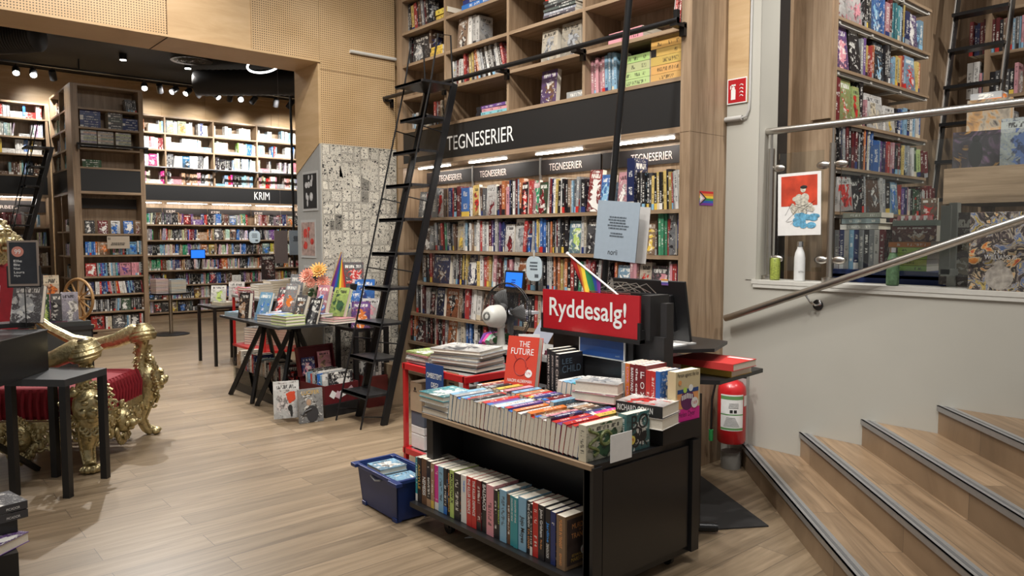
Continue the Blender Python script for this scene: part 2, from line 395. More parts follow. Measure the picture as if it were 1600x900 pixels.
def text(body, w, h, mat, M, parent=None, name='lettering', spacing=1., bold=0., rot=0):
    """flat lettering fitted into w x h, lower left at M's origin, facing M's -Y"""
    c = bpy.data.curves.new(name, 'FONT'); c.body = body; c.size = 1; c.extrude = 0; c.space_character = spacing+bold; c.offset = bold
    o = bpy.data.objects.new(name, c); col.objects.link(o); bpy.context.view_layer.update()
    me = bpy.data.meshes.new_from_object(o.evaluated_get(bpy.context.evaluated_depsgraph_get())); bpy.data.objects.remove(o)
    xs = [v.co.x for v in me.vertices]; ys = [v.co.y for v in me.vertices]
    x0, x1, y0, y1 = min(xs), max(xs), min(ys), max(ys)
    for v in me.vertices:
        x = (v.co.x-x0)/(x1-x0)*w; y = (v.co.y-y0)/(y1-y0)*h
        p = (Matrix.Rotation(R(rot), 4, 'Z') @ Vector((x, y, 0))) if rot else Vector((x, y, 0))
        v.co = M @ RX @ p
    me.materials.clear(); me.materials.append(mat); me.update()
    t = bpy.data.objects.new(name, me); col.objects.link(t)
    if parent: t.parent = parent
    return t
def lines(mb, x0, z0, x1, z1, n, M, mi=0, y=-.001, frac=.5, seed=0):
    """rows of small print as short bars"""
    rd = random.Random(seed); dz = (z1-z0)/n
    for i in range(n):
        z = z1-dz*(i+.5-frac/2+.0); x = x0+rd.uniform(0, .15)*(x1-x0); e = x1-rd.uniform(0, .2)*(x1-x0)
        while x < e:
            w = rd.uniform(.04, .16)*(x1-x0); xe = min(e, x+w)
            mb.box(x, y, z-dz*frac, xe, y+.0008, z, mi, M); x = xe+.02*(x1-x0)
ORD = ['first', 'second', 'third', 'fourth', 'fifth', 'sixth', 'seventh', 'eighth', 'ninth', 'tenth', 'eleventh', 'twelfth', 'thirteenth', 'fourteenth', 'fifteenth',
       'sixteenth', 'seventeenth', 'eighteenth', 'nineteenth', 'twentieth']
TENS = {2: 'twenty', 3: 'thirty', 4: 'forty', 5: 'fifty', 6: 'sixty', 7: 'seventy', 8: 'eighty', 9: 'ninety', 10: 'hundred'}
def ordn(i):
    if i < 20: return ORD[i]
    t, u = divmod(i+1, 10)
    return TENS[t].replace('ty', 'tieth') if u == 0 else TENS[t]+'-'+ORD[u-1]
def onebook(name, label, cat, group, M, t, h, d, tint, acc, face=False, page=PAGE, seed=None, detail=False, plain=False, c=.0014):
    """one book as an object of its own, placed by matrix M; detail adds an inset page block"""
    seed = random.random()*9 if seed is None else seed
    if not detail:
        mb = MB(); mb.book(t, h, d, tint, acc, seed, face, None, page); o = mb.build(name, M_COVER)
    else:
        mb = MB(); x = t/2
        def slab(x0, y0, z0, x1, y1, z1, kf, kx):
            mb.pface([(x0, y0, z0), (x1, y0, z0), (x1, y0, z1), (x0, y0, z1)], x1-x0, z1-z0, kf, tint, acc, seed)
            mb.pface([(x1, y1, z0), (x0, y1, z0), (x0, y1, z1), (x1, y1, z1)], x1-x0, z1-z0, 0, tint, acc, seed)
            mb.pface([(x0, y1, z0), (x0, y0, z0), (x0, y0, z1), (x0, y1, z1)], y1-y0, z1-z0, kx, tint, acc, seed)
            mb.pface([(x1, y0, z0), (x1, y1, z0), (x1, y1, z1), (x1, y0, z1)], y1-y0, z1-z0, kx, tint, acc, seed)
            mb.pface([(x0, y0, z1), (x1, y0, z1), (x1, y1, z1), (x0, y1, z1)], x1-x0, y1-y0, 0, tint, acc, seed)
            mb.pface([(x0, y1, z0), (x1, y1, z0), (x1, y0, z0), (x0, y0, z0)], x1-x0, y1-y0, 0, tint, acc, seed)
        if face:
            slab(-x, 0, 0, x, c, h, 3 if plain else 2, 0); slab(-x, d-c, 0, x, d, h, 2, 0); slab(-x, c, 0, -x+c, d-c, h, 1, 1)
            pb = bx(-x+c, c, .003, x-.004, d-c, h-.003)
        else:
            slab(-x, 0, 0, x, c, h, .6 if plain else 1, 0); kx_ = .6 if plain else 2; slab(-x, c, 0, -x+c, d, h, 0, kx_); slab(x-c, c, 0, x, d, h, 0, kx_)
            pb = bx(-x+c, c, .0012, x-c, d-.004, h-.0012)
        o = mb.build(name, M_COVER)
        pg = pb.build('page_block', MPAGE, o)
    o.matrix_world = M
    return tag(o, label, cat, group)
MPAGE = flat('paper_pages', PAGE, .85, var=.06, scale=120)

# shelf rows: (row, shelf height, front plane, [(from, to, count or 0 for facing out, colours, height share, lean)])
XROWS = [
 ('c1',1.85,4.35,[(6.543,6.379,0,'Gw',0.8,3.0),(6.379,6.287,1,'r',0.75,4.0),(6.287,6.175,1,'G',0.9,0.0),(6.231,6.087,0,'wr',0.85,4.0),(6.087,5.936,3,'nNB',0.85,0.0),(5.936,5.853,2,'rk',0.83,0.0),(5.853,5.801,1,'R',0.9,0.0),(5.801,5.669,1,'b',0.8,0.0),(5.659,5.61,1,'w',0.85,-3.0),(5.61,5.512,0,'yr',0.88,-4.0),(5.512,5.454,2,'wn',0.82,-4.0),(5.454,5.407,1,'g',0.8,0.0),(5.407,5.267,0,'wR',0.85,-2.0),(5.267,5.176,3,'GkR',0.82,0.0),(5.176,5.132,1,'o',0.93,0.0),(5.132,5.087,1,'p',0.8,0.0),(5.087,5.035,2,'Bk',0.95,0.0),(5.035,4.915,4,'wRTo',0.93,0.0),(4.915,4.823,0,'kr',0.85,-3.0),(4.823,4.782,1,'r',0.85,0.0),(4.782,4.7,0,'pe',0.87,-2.0),(4.7,4.589,0,'ER',0.82,0.0),(4.589,4.511,3,'wRB',0.92,2.0),(4.511,4.435,3,'wyk',0.85,2.0),(4.435,4.375,2,'wk',0.87,0.0),(4.375,4.316,2,'kN',0.85,0.0),(4.316,4.258,3,'NTg',0.8,0.0),(4.258,4.193,2,'GG',0.85,3.0),(4.193,4.144,1,'k',0.8,0.0),(4.144,4.006,0,'rw',1.0,3.0),(4.006,3.879,0,'bT',0.86,3.0),(3.879,3.84,1,'T',0.7,4.0),(3.821,3.719,0,'pw',0.9,0.0),(3.712,3.638,1,'B',1.18,0.0),(3.619,3.481,5,'kgkkg',0.83,0.0),(3.481,3.458,1,'y',0.75,0.0),(3.458,3.297,6,'kykyky',0.85,-2.0),(3.297,3.269,2,'rG',0.8,-4.0),(3.269,3.214,2,'ww',0.82,-5.0)]),
 ('c2',1.52,4.35,[(6.525,6.337,0,'nw',0.75,3.0),(6.337,6.246,1,'G',0.75,5.0),(6.246,5.876,11,'gGknrgeGkGn',0.82,-4.0),(5.855,5.752,0,'cy',0.87,-4.0),(5.752,5.661,3,'wTk',0.8,0.0),(5.661,5.38,9,'wNGwwrwGw',0.85,0.0),(5.38,5.268,3,'RuB',0.85,0.0),(5.268,5.231,1,'w',0.92,0.0),(5.231,5.141,5,'BuBuB',0.8,0.0),(5.141,5.018,0,'wR',0.75,0.0),(5.009,4.889,0,'wG',0.88,0.0),(4.889,4.847,1,'r',0.82,6.0),(4.847,4.781,0,'Bb',0.5,0.0),(4.781,4.667,5,'wGbyw',0.85,0.0),(4.667,4.603,2,'bb',0.88,0.0),(4.603,4.479,8,'gkGrokkG',0.82,0.0),(4.479,4.396,3,'Rgk',0.88,0.0),(4.396,4.343,1,'k',0.95,0.0),(4.328,4.191,0,'Tl',0.8,0.0),(4.191,4.141,2,'wc',0.9,0.0),(4.141,4.016,0,'gk',0.83,2.0),(4.016,3.922,3,'wkG',0.8,0.0),(3.658,3.566,1,'G',0.75,0.0),(3.56,3.446,0,'Ny',0.75,0.0),(3.435,3.406,2,'nr',0.78,0.0),(3.406,3.337,3,'eee',0.93,-1.0),(3.337,3.314,1,'r',0.8,0.0),(3.314,3.252,0,'Gk',0.95,-5.0),(3.247,3.208,2,'Bw',0.9,0.0)]),
 ('c3',1.19,4.35,[(6.482,6.342,3,'gnk',0.85,0.0),(6.342,6.262,2,'rR',0.92,0.0),(6.262,5.975,0,'Bn',0.86,0.0),(5.964,5.921,1,'w',0.8,4.0),(5.921,5.704,8,'gGkRkyky',0.9,3.0),(5.704,5.554,0,'Bw',0.88,-3.0),(5.554,5.505,1,'y',0.7,0.0),(5.505,5.409,2,'wr',0.85,0.0),(5.409,5.343,2,'oy',0.85,2.0),(5.343,5.26,2,'wp',0.93,4.0),(5.26,5.15,3,'nRn',0.82,2.0),(5.15,5.035,3,'TRp',0.82,0.0),(5.035,4.966,1,'w',0.87,4.0),(4.966,4.83,0,'on',0.84,0.0),(4.83,4.602,7,'NkwkTGk',0.83,0.0),(4.586,4.523,2,'ww',0.97,0.0),(4.523,4.462,3,'kok',0.88,0.0),(4.462,4.341,4,'oyNo',0.87,0.0),(4.341,4.224,3,'krk',0.8,0.0),(4.224,3.911,11,'ewrprRkwRGk',0.83,6.0),(3.845,3.812,2,'ro',0.8,0.0),(3.812,3.672,0,'Tw',0.75,0.0),(3.672,3.61,2,'pp',0.87,0.0),(3.604,3.489,0,'cr',0.83,0.0),(3.483,3.325,0,'gp',0.76,0.0),(3.325,3.202,6,'wprrbB',0.85,0.0)]),
 ('c4',0.86,4.35,[(6.583,6.416,4,'GkwR',0.88,0.0),(6.416,6.346,1,'w',0.85,0.0),(6.346,6.254,0,'kR',0.8,0.0),(6.254,6.209,1,'w',0.45,0.0),(6.209,6.076,0,'Bk',0.85,0.0),(6.065,5.861,0,'ok',0.85,0.0),(5.861,5.798,2,'NN',0.9,5.0),(5.798,5.737,2,'kp',0.85,3.0),(5.737,5.666,1,'r',0.93,4.0),(5.666,5.576,2,'ww',0.9,6.0),(5.576,5.507,1,'w',0.86,7.0),(5.497,5.382,0,'NR',0.83,7.0),(5.382,5.307,2,'BR',0.8,5.0),(5.307,4.601,19,'kgrkRgBkgrknBgkrcGw',0.85,2.0),(4.601,4.445,4,'wGkc',0.85,0.0),(3.483,3.196,11,'ownrbkoGwrT',0.8,0.0)]),
 ('c5',0.555,4.35,[(6.711,6.588,3,'rko',0.85,3.0),(6.588,6.397,0,'Rk',0.85,0.0),(6.397,6.101,9,'gkRkwrRkn',0.85,0.0),(6.101,6.024,2,'RG',0.82,2.0),(6.024,5.874,0,'on',0.85,0.0),(5.864,5.739,2,'wc',0.85,0.0),(5.739,5.627,3,'bBb',0.82,0.0),(5.597,5.528,1,'w',0.85,0.0),(5.528,4.845,16,'kgrkRgBkgrknBgkr',0.8,0.0)]),
 ('c6',0.23,4.35,[(6.63,5.018,30,'kGTrkgnkwRkkBgnrkG',0.82,2.0)]),
 ('aA3',3.76,4.35,[(6.852,6.608,5,'GwgGk',0.9,-6.0),(6.608,6.513,2,'yr',0.85,-6.0),(6.513,6.307,5,'knGRk',0.9,-8.0)]),
 ('aA2',3.43,4.35,[(6.821,6.637,4,'gkGk',0.85,0.0),(6.625,6.323,0,'kG',0.85,0.0),(6.323,6.278,1,'n',0.9,0.0)]),
 ('aA0',2.75,4.35,[(6.649,6.506,3,'GTw',0.55,0.0),(6.231,6.077,4,'rGRc',0.75,0.0)]),
 ('aB2',3.43,4.35,[(5.839,5.678,0,'Nk',0.9,0.0),(5.668,5.513,3,'www',0.85,0.0)]),
 ('aB1',3.11,4.35,[(5.967,5.74,7,'cwGRwww',0.7,2.0),(5.72,5.505,7,'rRyGyRo',0.8,-3.0),(5.505,5.121,12,'owGkwkwkGwkr',0.85,-14.0)]),
 ('aC3',3.76,4.35,[(5.06,4.909,4,'TcGk',0.95,0.0)]),
 ('aC1',3.11,4.35,[(4.665,4.473,0,'cG',0.78,0.0),(4.435,4.211,0,'cG',0.82,0.0)]),
 ('aC0',2.75,4.35,[(4.671,4.478,0,'un',0.88,0.0)]),
 ('aD1',3.11,4.35,[(3.325,3.238,4,'wrrk',0.9,5.0)]),
 ('aD0',2.75,4.35,[(4.09,3.942,5,'ppppp',0.88,-2.0),(3.942,3.825,4,'TTTT',0.92,-2.0),(3.825,3.743,0,'tR',0.86,0.0)]),
 ('r1',3.45,8.4,[(2.742,2.708,1,'R',0.8,0.0),(2.702,2.657,2,'BB',0.75,0.0),(2.657,2.481,5,'RRRRR',0.8,0.0),(2.481,2.454,1,'k',0.75,0.0),(2.454,2.279,9,'NppNTGGTp',0.75,0.0)]),
 ('r2',3.03,8.4,[(2.755,2.647,2,'ww',0.9,0.0),(2.641,2.552,4,'pTNG',0.6,0.0),(2.547,2.347,5,'kgggk',0.6,0.0),(2.347,2.315,1,'p',0.75,0.0)]),
 ('r3',2.62,8.4,[(2.66,2.526,4,'okkG',0.6,-5.0),(2.471,2.341,3,'GGG',0.6,0.0)]),
]
YROWS = [
 ('u1',3.24,2.62,[(5.358,5.537,0,'wR',0.85,-2.0),(5.548,5.801,0,'wp',0.85,-3.0),(5.811,5.922,3,'kkg',0.8,-2.0),(5.922,6.127,0,'bT',0.9,-2.0),(6.127,6.198,2,'bB',0.8,0.0),(6.198,6.282,1,'p',0.75,0.0),(6.282,6.33,1,'R',0.9,0.0),(6.33,6.492,4,'tttT',0.8,0.0),(6.492,6.543,2,'ky',0.85,0.0),(6.556,6.646,1,'B',0.75,0.0),(6.646,6.833,0,'uw',0.78,0.0),(6.833,6.915,1,'T',0.7,0.0)]),
 ('u2',2.88,2.62,[(5.38,5.603,0,'up',0.85,-3.0),(5.613,5.793,0,'kk',1.0,-2.0),(5.793,5.881,2,'Gu',0.8,0.0),(5.881,6.027,4,'yroo',0.7,0.0),(6.027,6.202,0,'kT',0.85,0.0),(6.214,6.335,3,'kgk',0.85,0.0),(6.335,6.523,4,'TyTy',0.65,0.0),(6.523,6.6,2,'or',0.75,0.0),(6.6,6.798,0,'Tr',0.78,0.0),(6.798,6.907,3,'yyo',0.7,0.0)]),
 ('u3',2.5,2.62,[(5.374,5.454,2,'RR',0.85,0.0),(5.454,5.67,0,'lr',0.9,0.0),(5.68,5.788,0,'lr',0.8,0.0),(5.798,5.853,1,'k',0.98,0.0),(5.864,5.897,1,'p',0.6,0.0),(5.909,6.232,0,'wc',0.75,0.0),(6.244,6.441,0,'wy',0.58,0.0),(6.453,6.581,3,'kBb',0.6,0.0),(6.581,6.984,6,'TkwTwb',0.62,0.0)]),
 ('u4',2.17,2.62,[(5.454,5.65,5,'kBGRk',0.88,-3.0),(5.65,5.778,3,'RRR',0.9,0.0),(5.778,5.91,5,'kGkoB',0.9,0.0),(5.91,6.023,3,'ywb',0.85,0.0),(6.023,6.139,1,'b',0.7,0.0),(6.139,6.331,4,'TuBr',0.7,0.0),(6.331,6.455,3,'ppp',0.7,0.0),(6.455,6.635,4,'kRky',0.7,0.0),(6.635,6.904,5,'GGuwE',0.7,-4.0),(6.904,7.159,3,'lRR',0.65,-8.0)]),
 ('u5',1.84,2.62,[(5.485,5.714,0,'wr',0.72,-4.0),(5.714,5.867,0,'kk',0.7,-5.0),(5.867,5.979,3,'kGn',0.82,-6.0),(5.979,6.188,0,'ng',0.92,-5.0),(6.188,6.309,2,'wG',0.85,-6.0),(6.309,6.395,1,'k',0.7,-3.0),(6.395,6.534,0,'Tb',0.75,0.0),(6.534,6.611,1,'r',0.72,0.0),(6.611,6.824,4,'uBpw',0.63,0.0),(6.824,7.118,6,'kEEkEw',0.62,0.0),(7.118,7.369,4,'RRRR',0.72,-4.0)]),
]

# ------------------------------------------------ the building
def planebox(name, a, mat):
    return struct(bx(*a).build(name, mat))
planebox('floor', (-2.5, -1.5, -.06, 9.5, 16.1, 0), M_FLOOR)
# right wall under the upper floor, with its ledge
mb = MB(); mb.box(4.74, -1.6, 0, 4.98, 2.84, 1.335); struct(mb.build('wall_right', WALLW))
mb = MB(); mb.box(4.725, -1.6, 1.325, 4.98, 2.87, 1.352); mb.box(4.728, -1.6, 1.30, 4.74, 2.86, 1.325); struct(mb.build('trim_1', WALLT))
mb = MB(); mb.box(4.74, 2.84, 0, 4.98, 3.12, 2.60); mb.box(4.74, 2.84, 2.6, 4.98, 2.925, 5.4); mb.box(4.76, 2.925, 2.6, 4.98, 3.12, 5.4)
mb.box(4.735, 2.84, 1.352, 4.742, 2.925, 5.4); struct(mb.build('wall_pilaster', WALLW))
mb = MB(); mb.box(4.735, 2.93, 2.60, 4.76, 3.1, 5.4); struct(mb.build('trim_2', M_TAN))
mb = MB(); mb.box(4.98, 2.84, 1.3, 5.12, 3.3, 5.4); struct(mb.build('wall_gap', BLACK))
planebox('floor_upper', (4.98, -1.6, 1.22, 9.6, 3.4, 1.31), CHAR)
mb = MB(); mb.box(4.742, 3.12, 0, 4.78, 6.9, 5.4); struct(mb.build('wall_comics', M_TAN))
# beam wall with the wide opening
mb = MB()
mb.box(-2.5, 6.9, 3.37, 3.47, 7.43, 3.39); struct(mb.build('trim_soffit', M_TAN))
def panel(name, x0, x1, z0, z1, mat, y=6.9, t=.02): return struct(bx(x0+.002, y, z0, x1-.002, y+t, z1).build(name, mat))
for i, (x0, x1, mt) in enumerate([(-2.5, -.95, M_PERF), (-.95, .55, M_PERF), (.55, 2.05, M_PERF), (2.05, 2.8, M_TAN), (2.8, 3.47, M_PERF)]):
    panel('wall_beam_panel', x0, x1, 3.392, 5.4, mt)
panel('wall_beam_panel', 3.47, 4.34, 3.31, 5.4, M_PERF); panel('wall_beam_panel', 3.47, 4.34, 2.585, 3.305, M_PERF)
mb = MB(); mb.box(-2.5, 6.92, 3.39, 3.45, 7.43, 5.4); struct(mb.build('wall_beam', M_TAN)); mb = MB(); mb.box(3.47, 6.92, 0, 4.34, 7.42, 5.4); mb.box(4.34, 6.98, 0, 4.8, 7.43, 5.4); struct(mb.build('wall_pillar', M_TAN))
mb = MB()
for x in (.55, 2.05): mb.box(x-.004, 6.9, 3.366, x+.004, 7.431, 3.3715)
struct(mb.build('trim_seams', flat('seam_shadow', (.05, .03, .02), .8)))
mb = MB(); mb.box(2.05, 6.888, 3.39, 2.062, 6.9, 5.4); mb.box(2.785, 6.888, 3.39, 2.797, 6.9, 5.4); mb.box(-2.5, 6.885, 3.372, 3.47, 6.9, 3.392); struct(mb.build('trim_battens', M_TAN))
# jamb: grey lower face with a slanting wooden upper edge
mb = MB()
def yz(name, poly, x0, x1, mat):
    m = MB(); n = len(poly); vs = [(x0, y, z) for y, z in poly]+[(x1, y, z) for y, z in poly]
    m.add(vs, [tuple(range(n)), tuple(range(2*n-1, n-1, -1))]+[(i, n+i, n+(i+1) % n, (i+1) % n) for i in range(n)]); return struct(m.build(name, mat))
yz('wall_jamb_lower', [(6.9, 0), (7.43, 0), (7.43, 2.3), (6.9, 2.58)], 3.455, 3.47, flat('grey_jamb', (.33, .33, .315), .6))
yz('wall_jamb_upper', [(6.9, 2.582), (7.43, 2.302), (7.43, 3.37), (6.9, 3.37)], 3.45, 3.47, M_TAN)
# manga pages pasted on the pillar face
def bwmat():
    m, nt, b = newmat('comic_page_paper'); N = nt.nodes; L = nt.links; b.inputs['Roughness'].default_value = .6
    pa = N.new('ShaderNodeAttribute'); pa.attribute_name = 'par'; ca = N.new('ShaderNodeAttribute'); ca.attribute_name = 'tint'
    um = N.new('ShaderNodeUVMap'); um.uv_map = 'UVm'; ad = N.new('ShaderNodeVectorMath'); ad.operation = 'MULTIPLY_ADD'
    L.new(pa.outputs['Vector'], ad.inputs[0]); ad.inputs[1].default_value = (31.7, 0, 0); L.new(um.outputs[0], ad.inputs[2])
    n = N.new('ShaderNodeTexNoise'); n.inputs['Scale'].default_value = 19; n.inputs['Detail'].default_value = 3.; n.inputs['Distortion'].default_value = 2.2; L.new(ad.outputs[0], n.inputs['Vector'])
    c = ramp(nt, n.outputs[0], [(.30, (.04, .04, .04)), (.34, (.06, .06, .06)), (.35, (.68, .64, .55)), (.43, (.68, .64, .55)), (.436, (.05, .05, .05)), (.448, (.05, .05, .05)), (.454, (.68, .64, .55)), (.52, (.68, .64, .55)), (.525, (.05, .05, .05)), (.535, (.66, .62, .53)), (.58, (.60, .56, .48)), (.585, (.27, .255, .23)), (.61, (.25, .235, .21)), (.615, (.03, .03, .03))])
    w = N.new('ShaderNodeTexWave'); w.inputs['Scale'].default_value = 55; w.inputs['Distortion'].default_value = 9; L.new(ad.outputs[0], w.inputs['Vector'])
    mx = N.new('ShaderNodeMix'); mx.data_type = 'RGBA'; mx.blend_type = 'MULTIPLY'; mx.inputs[0].default_value = .3
    L.new(c, mx.inputs[6]); L.new(ramp(nt, w.outputs[0], [(.15, (.1, .1, .1)), (.3, (1, 1, 1))]), mx.inputs[7])
    mu = N.new('ShaderNodeMix'); mu.data_type = 'RGBA'; mu.blend_type = 'MULTIPLY'; mu.inputs[0].default_value = 1
    L.new(mx.outputs[2], mu.inputs[6]); L.new(ca.outputs['Color'], mu.inputs[7]); L.new(mu.outputs[2], b.inputs['Base Color']); return m
M_BW = bwmat(); M_PAGEBG = flat('page_gutter', (.58, .54, .46), .6)
rd = random.Random(3); mb = MB(); rects = []
def split(x0, z0, x1, z1, d):
    w, h = x1-x0, z1-z0
    if d == 0 or (w < .13 and h < .17) or (d < 3 and rd.random() < .12): rects.append((x0, z0, x1, z1)); return
    if w*1.15 > h: t = x0+w*rd.uniform(.36, .64); split(x0, z0, t, z1, d-1); split(t, z0, x1, z1, d-1)
    else: t = z0+h*rd.uniform(.36, .64); split(x0, z0, x1, t, d-1); split(x0, t, x1, z1, d-1)
for i in range(4):
    for j in range(9): split(3.472+i*.217, .0+j*.287, 3.472+(i+1)*.217, .287*(j+1), 4)
mb.box(3.47, 6.893, 0, 4.34, 6.9, 2.585, 1)
for (x0, z0, x1, z1) in rects:
    g = .0065; v = rd.uniform(.9, 1.25) if rd.random() > .06 else .4
    mb.add([(x0+g-.0035, 6.8928, z0+g-.0035), (x1-g+.0035, 6.8928, z0+g-.0035), (x1-g+.0035, 6.8928, z1-g+.0035), (x0+g-.0035, 6.8928, z1-g+.0035)], [(0, 1, 2, 3)], 2)
    mb.pface([(x0+g, 6.8925, z0+g), (x1-g, 6.8925, z0+g), (x1-g, 6.8925, z1-g), (x0+g, 6.8925, z1-g)], x1-x0, z1-z0, 2, (v, v, v), (0, 0, 0), rd.random()*9)
for (cx, cz, w, h, a) in [(3.60, 2.36, .16, .26, 14), (3.74, 2.25, .17, .24, -4), (4.02, 2.34, .13, .2, -20), (3.62, 1.55, .2, .16, 40), (3.92, 1.15, .15, .2, 15), (4.1, 1.75, .17, .22, -8), (3.7, .95, .17, .22, -10), (4.2, .8, .15, .2, 12)]:
    M = T3((cx, 6.891, cz)) @ RYm(-a)
    mb.add([(-w/2, 0, -h/2), (w/2, 0, -h/2), (w/2, 0, h/2), (-w/2, 0, h/2)], [(0, 1, 2, 3)], 1, M)
    for k in range(4):
        i, j = k % 2, k//2
        mb.pface([(-w/2+.006+i*w/2, -.0008, -h/2+.006+j*h/2), (i*w/2-.004, -.0008, -h/2+.006+j*h/2), (i*w/2-.004, -.0008, j*h/2-.004), (-w/2+.006+i*w/2, -.0008, j*h/2-.004)], w/2, h/2, 2, (1, 1, 1), (0, 0, 0), rd.random()*9, 0, M)
struct(mb.build('wall_comic_pages', [M_BW, M_PAGEBG, flat('ink_line', (.03, .03, .03), .6)]))
# far room
mb = MB(); mb.box(-2.5, 16.06, 0, 9.5, 16.1, 4.7); struct(mb.build('wall_back', M_TAN))
mb = MB()
for x in (4.62, 5.48, 6.9, 8.2): mb.box(x-.006, 16.045, 4.03, x+.006, 16.06, 4.7)
mb.box(4.0, 16.03, 4.64, 9.5, 16.06, 4.7); struct(mb.build('trim_3', M_TAN))
planebox('wall_far_right', (8.9, 7.43, 0, 8.95, 16.06, 4.7), M_TAN)
planebox('wall_far_left', (-2.5, 7.43, 0, -2.45, 16.06, 4.7), M_TAN)
planebox('ceiling', (-2.5, 7.43, 4.7, 9.5, 16.1, 4.76), flat('black_ceiling', (.003, .003, .0035), .9))
# upstairs walls
mb = MB(); mb.box(5.12, 2.93, 1.31, 8.75, 2.99, 5.4); struct(mb.build('wall_upper_back', M_OAKV))
mb = MB(); mb.box(8.72, -1.6, 1.31, 8.78, 2.93, 5.4); struct(mb.build('wall_upper_right', M_OAKV))

# ------------------------------------------------ staircase
st = thing('staircase', 'wide oak plank staircase with aluminium nosings rising along the grey wall', 'stairs', (4.74, 2.9, 0))
for k, c in enumerate([1.815, 2.26, 2.67, 3.11, 3.55, 3.99, 4.43]):
    z = .165*(k+1)
    # region x-y>=c, x<=4.74, x+y>=s
    s_ = 3.0; y0 = (s_-c)/2; P = [(4.738, 4.738-c), ((s_+c)/2, y0), ((s_+c+2.2)/2, y0-1.1), (4.738, -1.58 if 4.738-c-1.2 > -1.58 else 3.2-4.738)]
    P = [(4.738, 4.738-c), ((s_+c)/2, (s_-c)/2), ((s_+c+1.6)/2, (s_-c-1.6)/2), (4.738, max(-1.55, 4.738-c-1.6))]
    q = MB(); q.prism([(x-4.74, y-2.9) for x, y in P][::-1] if False else [(x-4.74, y-2.9) for x, y in P], 0 if k == 0 else z-.165, z)
    sp_ = q.build('step', M_STEP, st)
    n = MB(); a, b2 = P[0], P[1]; L = math.dist(a, b2)
    M = T3((a[0]-4.74, a[1]-2.9, z)) @ Matrix.Rotation(math.atan2(b2[1]-a[1], b2[0]-a[0]), 4, 'Z')   # x runs down the nosing, +y towards the tread side
    sgn = 1
    n.box(.0, -.012, -.028, L, .0, .004, 0, M); n.box(.0, -.012, 0, L, .016, .004, 0, M); n.box(0, .016, 0, L, .034, .003, 1, M); n.box(0, .034, 0, L, .056, .004, 0, M)
    n.build('nosing', [ALU, ALUD], sp_)

# ------------------------------------------------ bookcases
def bookcase(label, loc, rz, W, D, low, up, top, divs, header, mats=None, stile=.05, lab=None, group=None, joint=True, lowD=None, shelf_t=.028, back_y=None, plinth=.1, canopy=True):
    t = thing('bookcase', label, 'bookcase', loc, R(rz), group)
    h0, h1 = header
    lowD = lowD or D
    sl, sr = stile if isinstance(stile, tuple) else (stile, stile)
    for (a, b2) in ((0, sl), (W-sr, W)):
        m = MB(); m.box(a, 0, 0, b2, D, h0-.002); m.box(a, 0, h0+.002, b2, D, top); m.box(a+.002, .003, h0-.01, b2-.002, D, h0+.01); m.build('side_panel', M_OAKV, t)
    bx(sl, D-.02, plinth, W-sr, D, top).build('back_panel', M_OAKV, t)
    if back_y: bx(sl, back_y, plinth, W-sr, back_y+.015, h0-.03).build('lower_back_panel', M_OAKV, t)
    for z in up: bx(sl, .004, z-shelf_t, W-sr, D-.02, z).build('shelf', M_OAKX, t)
    for z in low: bx(sl, .035, z-shelf_t, W-sr, (back_y or D-.02), z).build('shelf', M_OAKX, t)
    bx(sl, .004, top-.03, W-sr, D-.02, top).build('top_board', M_OAKX, t)
    for x in divs: bx(x-.014, .003, h1+.03, x+.014, D-.02, top-.03).build('divider', M_OAKV, t)
    hb = bx(sl, .006, h0+.04, W-sr, .03, h1).build('header_board', HEAD, t)
    m = bx(sl, .03, h0, W-sr, D-.02, h0+.03); m.box(sl, 0, h0, W-sr, .03, h0+.04); m.build('canopy', M_OAKX, t)
    bx(sl, .0, h1, W-sr, D-.02, h1+.028).build('header_shelf', M_OAKX, t)
    if plinth: bx(sl, .05, 0, W-sr, .07, plinth).build('plinth', M_OAKX, t)
    return t, hb
LOWZ = [1.85, 1.52, 1.19, .86, .555, .23]
comics, hb = bookcase('tall oak comics bookcase with black header lettering and ladder rail', (4.3, 6.8, 0), -90, 3.7, .44, LOWZ, [3.10, 3.43, 3.76, 4.10, 4.43], 4.7, [.85, 1.78, 2.69], (2.375, 2.73), stile=(.1, .085), back_y=.30)
text('TEGNESERIER', .985, .135, LETTER, T3((.872, .004, 2.488)), hb)
for x in (.08, .95, 1.9, 2.82):
    lt = bx(x+.08, .15, 2.366, x+.62, .175, 2.375).build('light_strip', LED, comics)
labs = [(.12, .9), (.93, 1.88), (1.91, 2.62), (2.64, 3.6)]
for i, (a, b2) in enumerate(labs):
    s = bx(a, .285, 2.205, b2, .3, 2.335).build('label_strip', LABEL, comics)
    text('TEGNESERIER', .40, .062, LETPALE, T3((a+(.22 if i == 0 else .1 if i < 3 else .3), .2845, 2.235)), s)
for x in (.915, 1.895): 
    m = MB(); m.box(x-.006, .278, .2, x+.006, .3, 2.36); m.build('shelf_standard', flat('zinc', (.45, .44, .42), .4, .7), comics)
m = MB()
for (x, z0) in ((.05, 0),): m.box(-.006, 0, 0, 0, .44, 4.7)

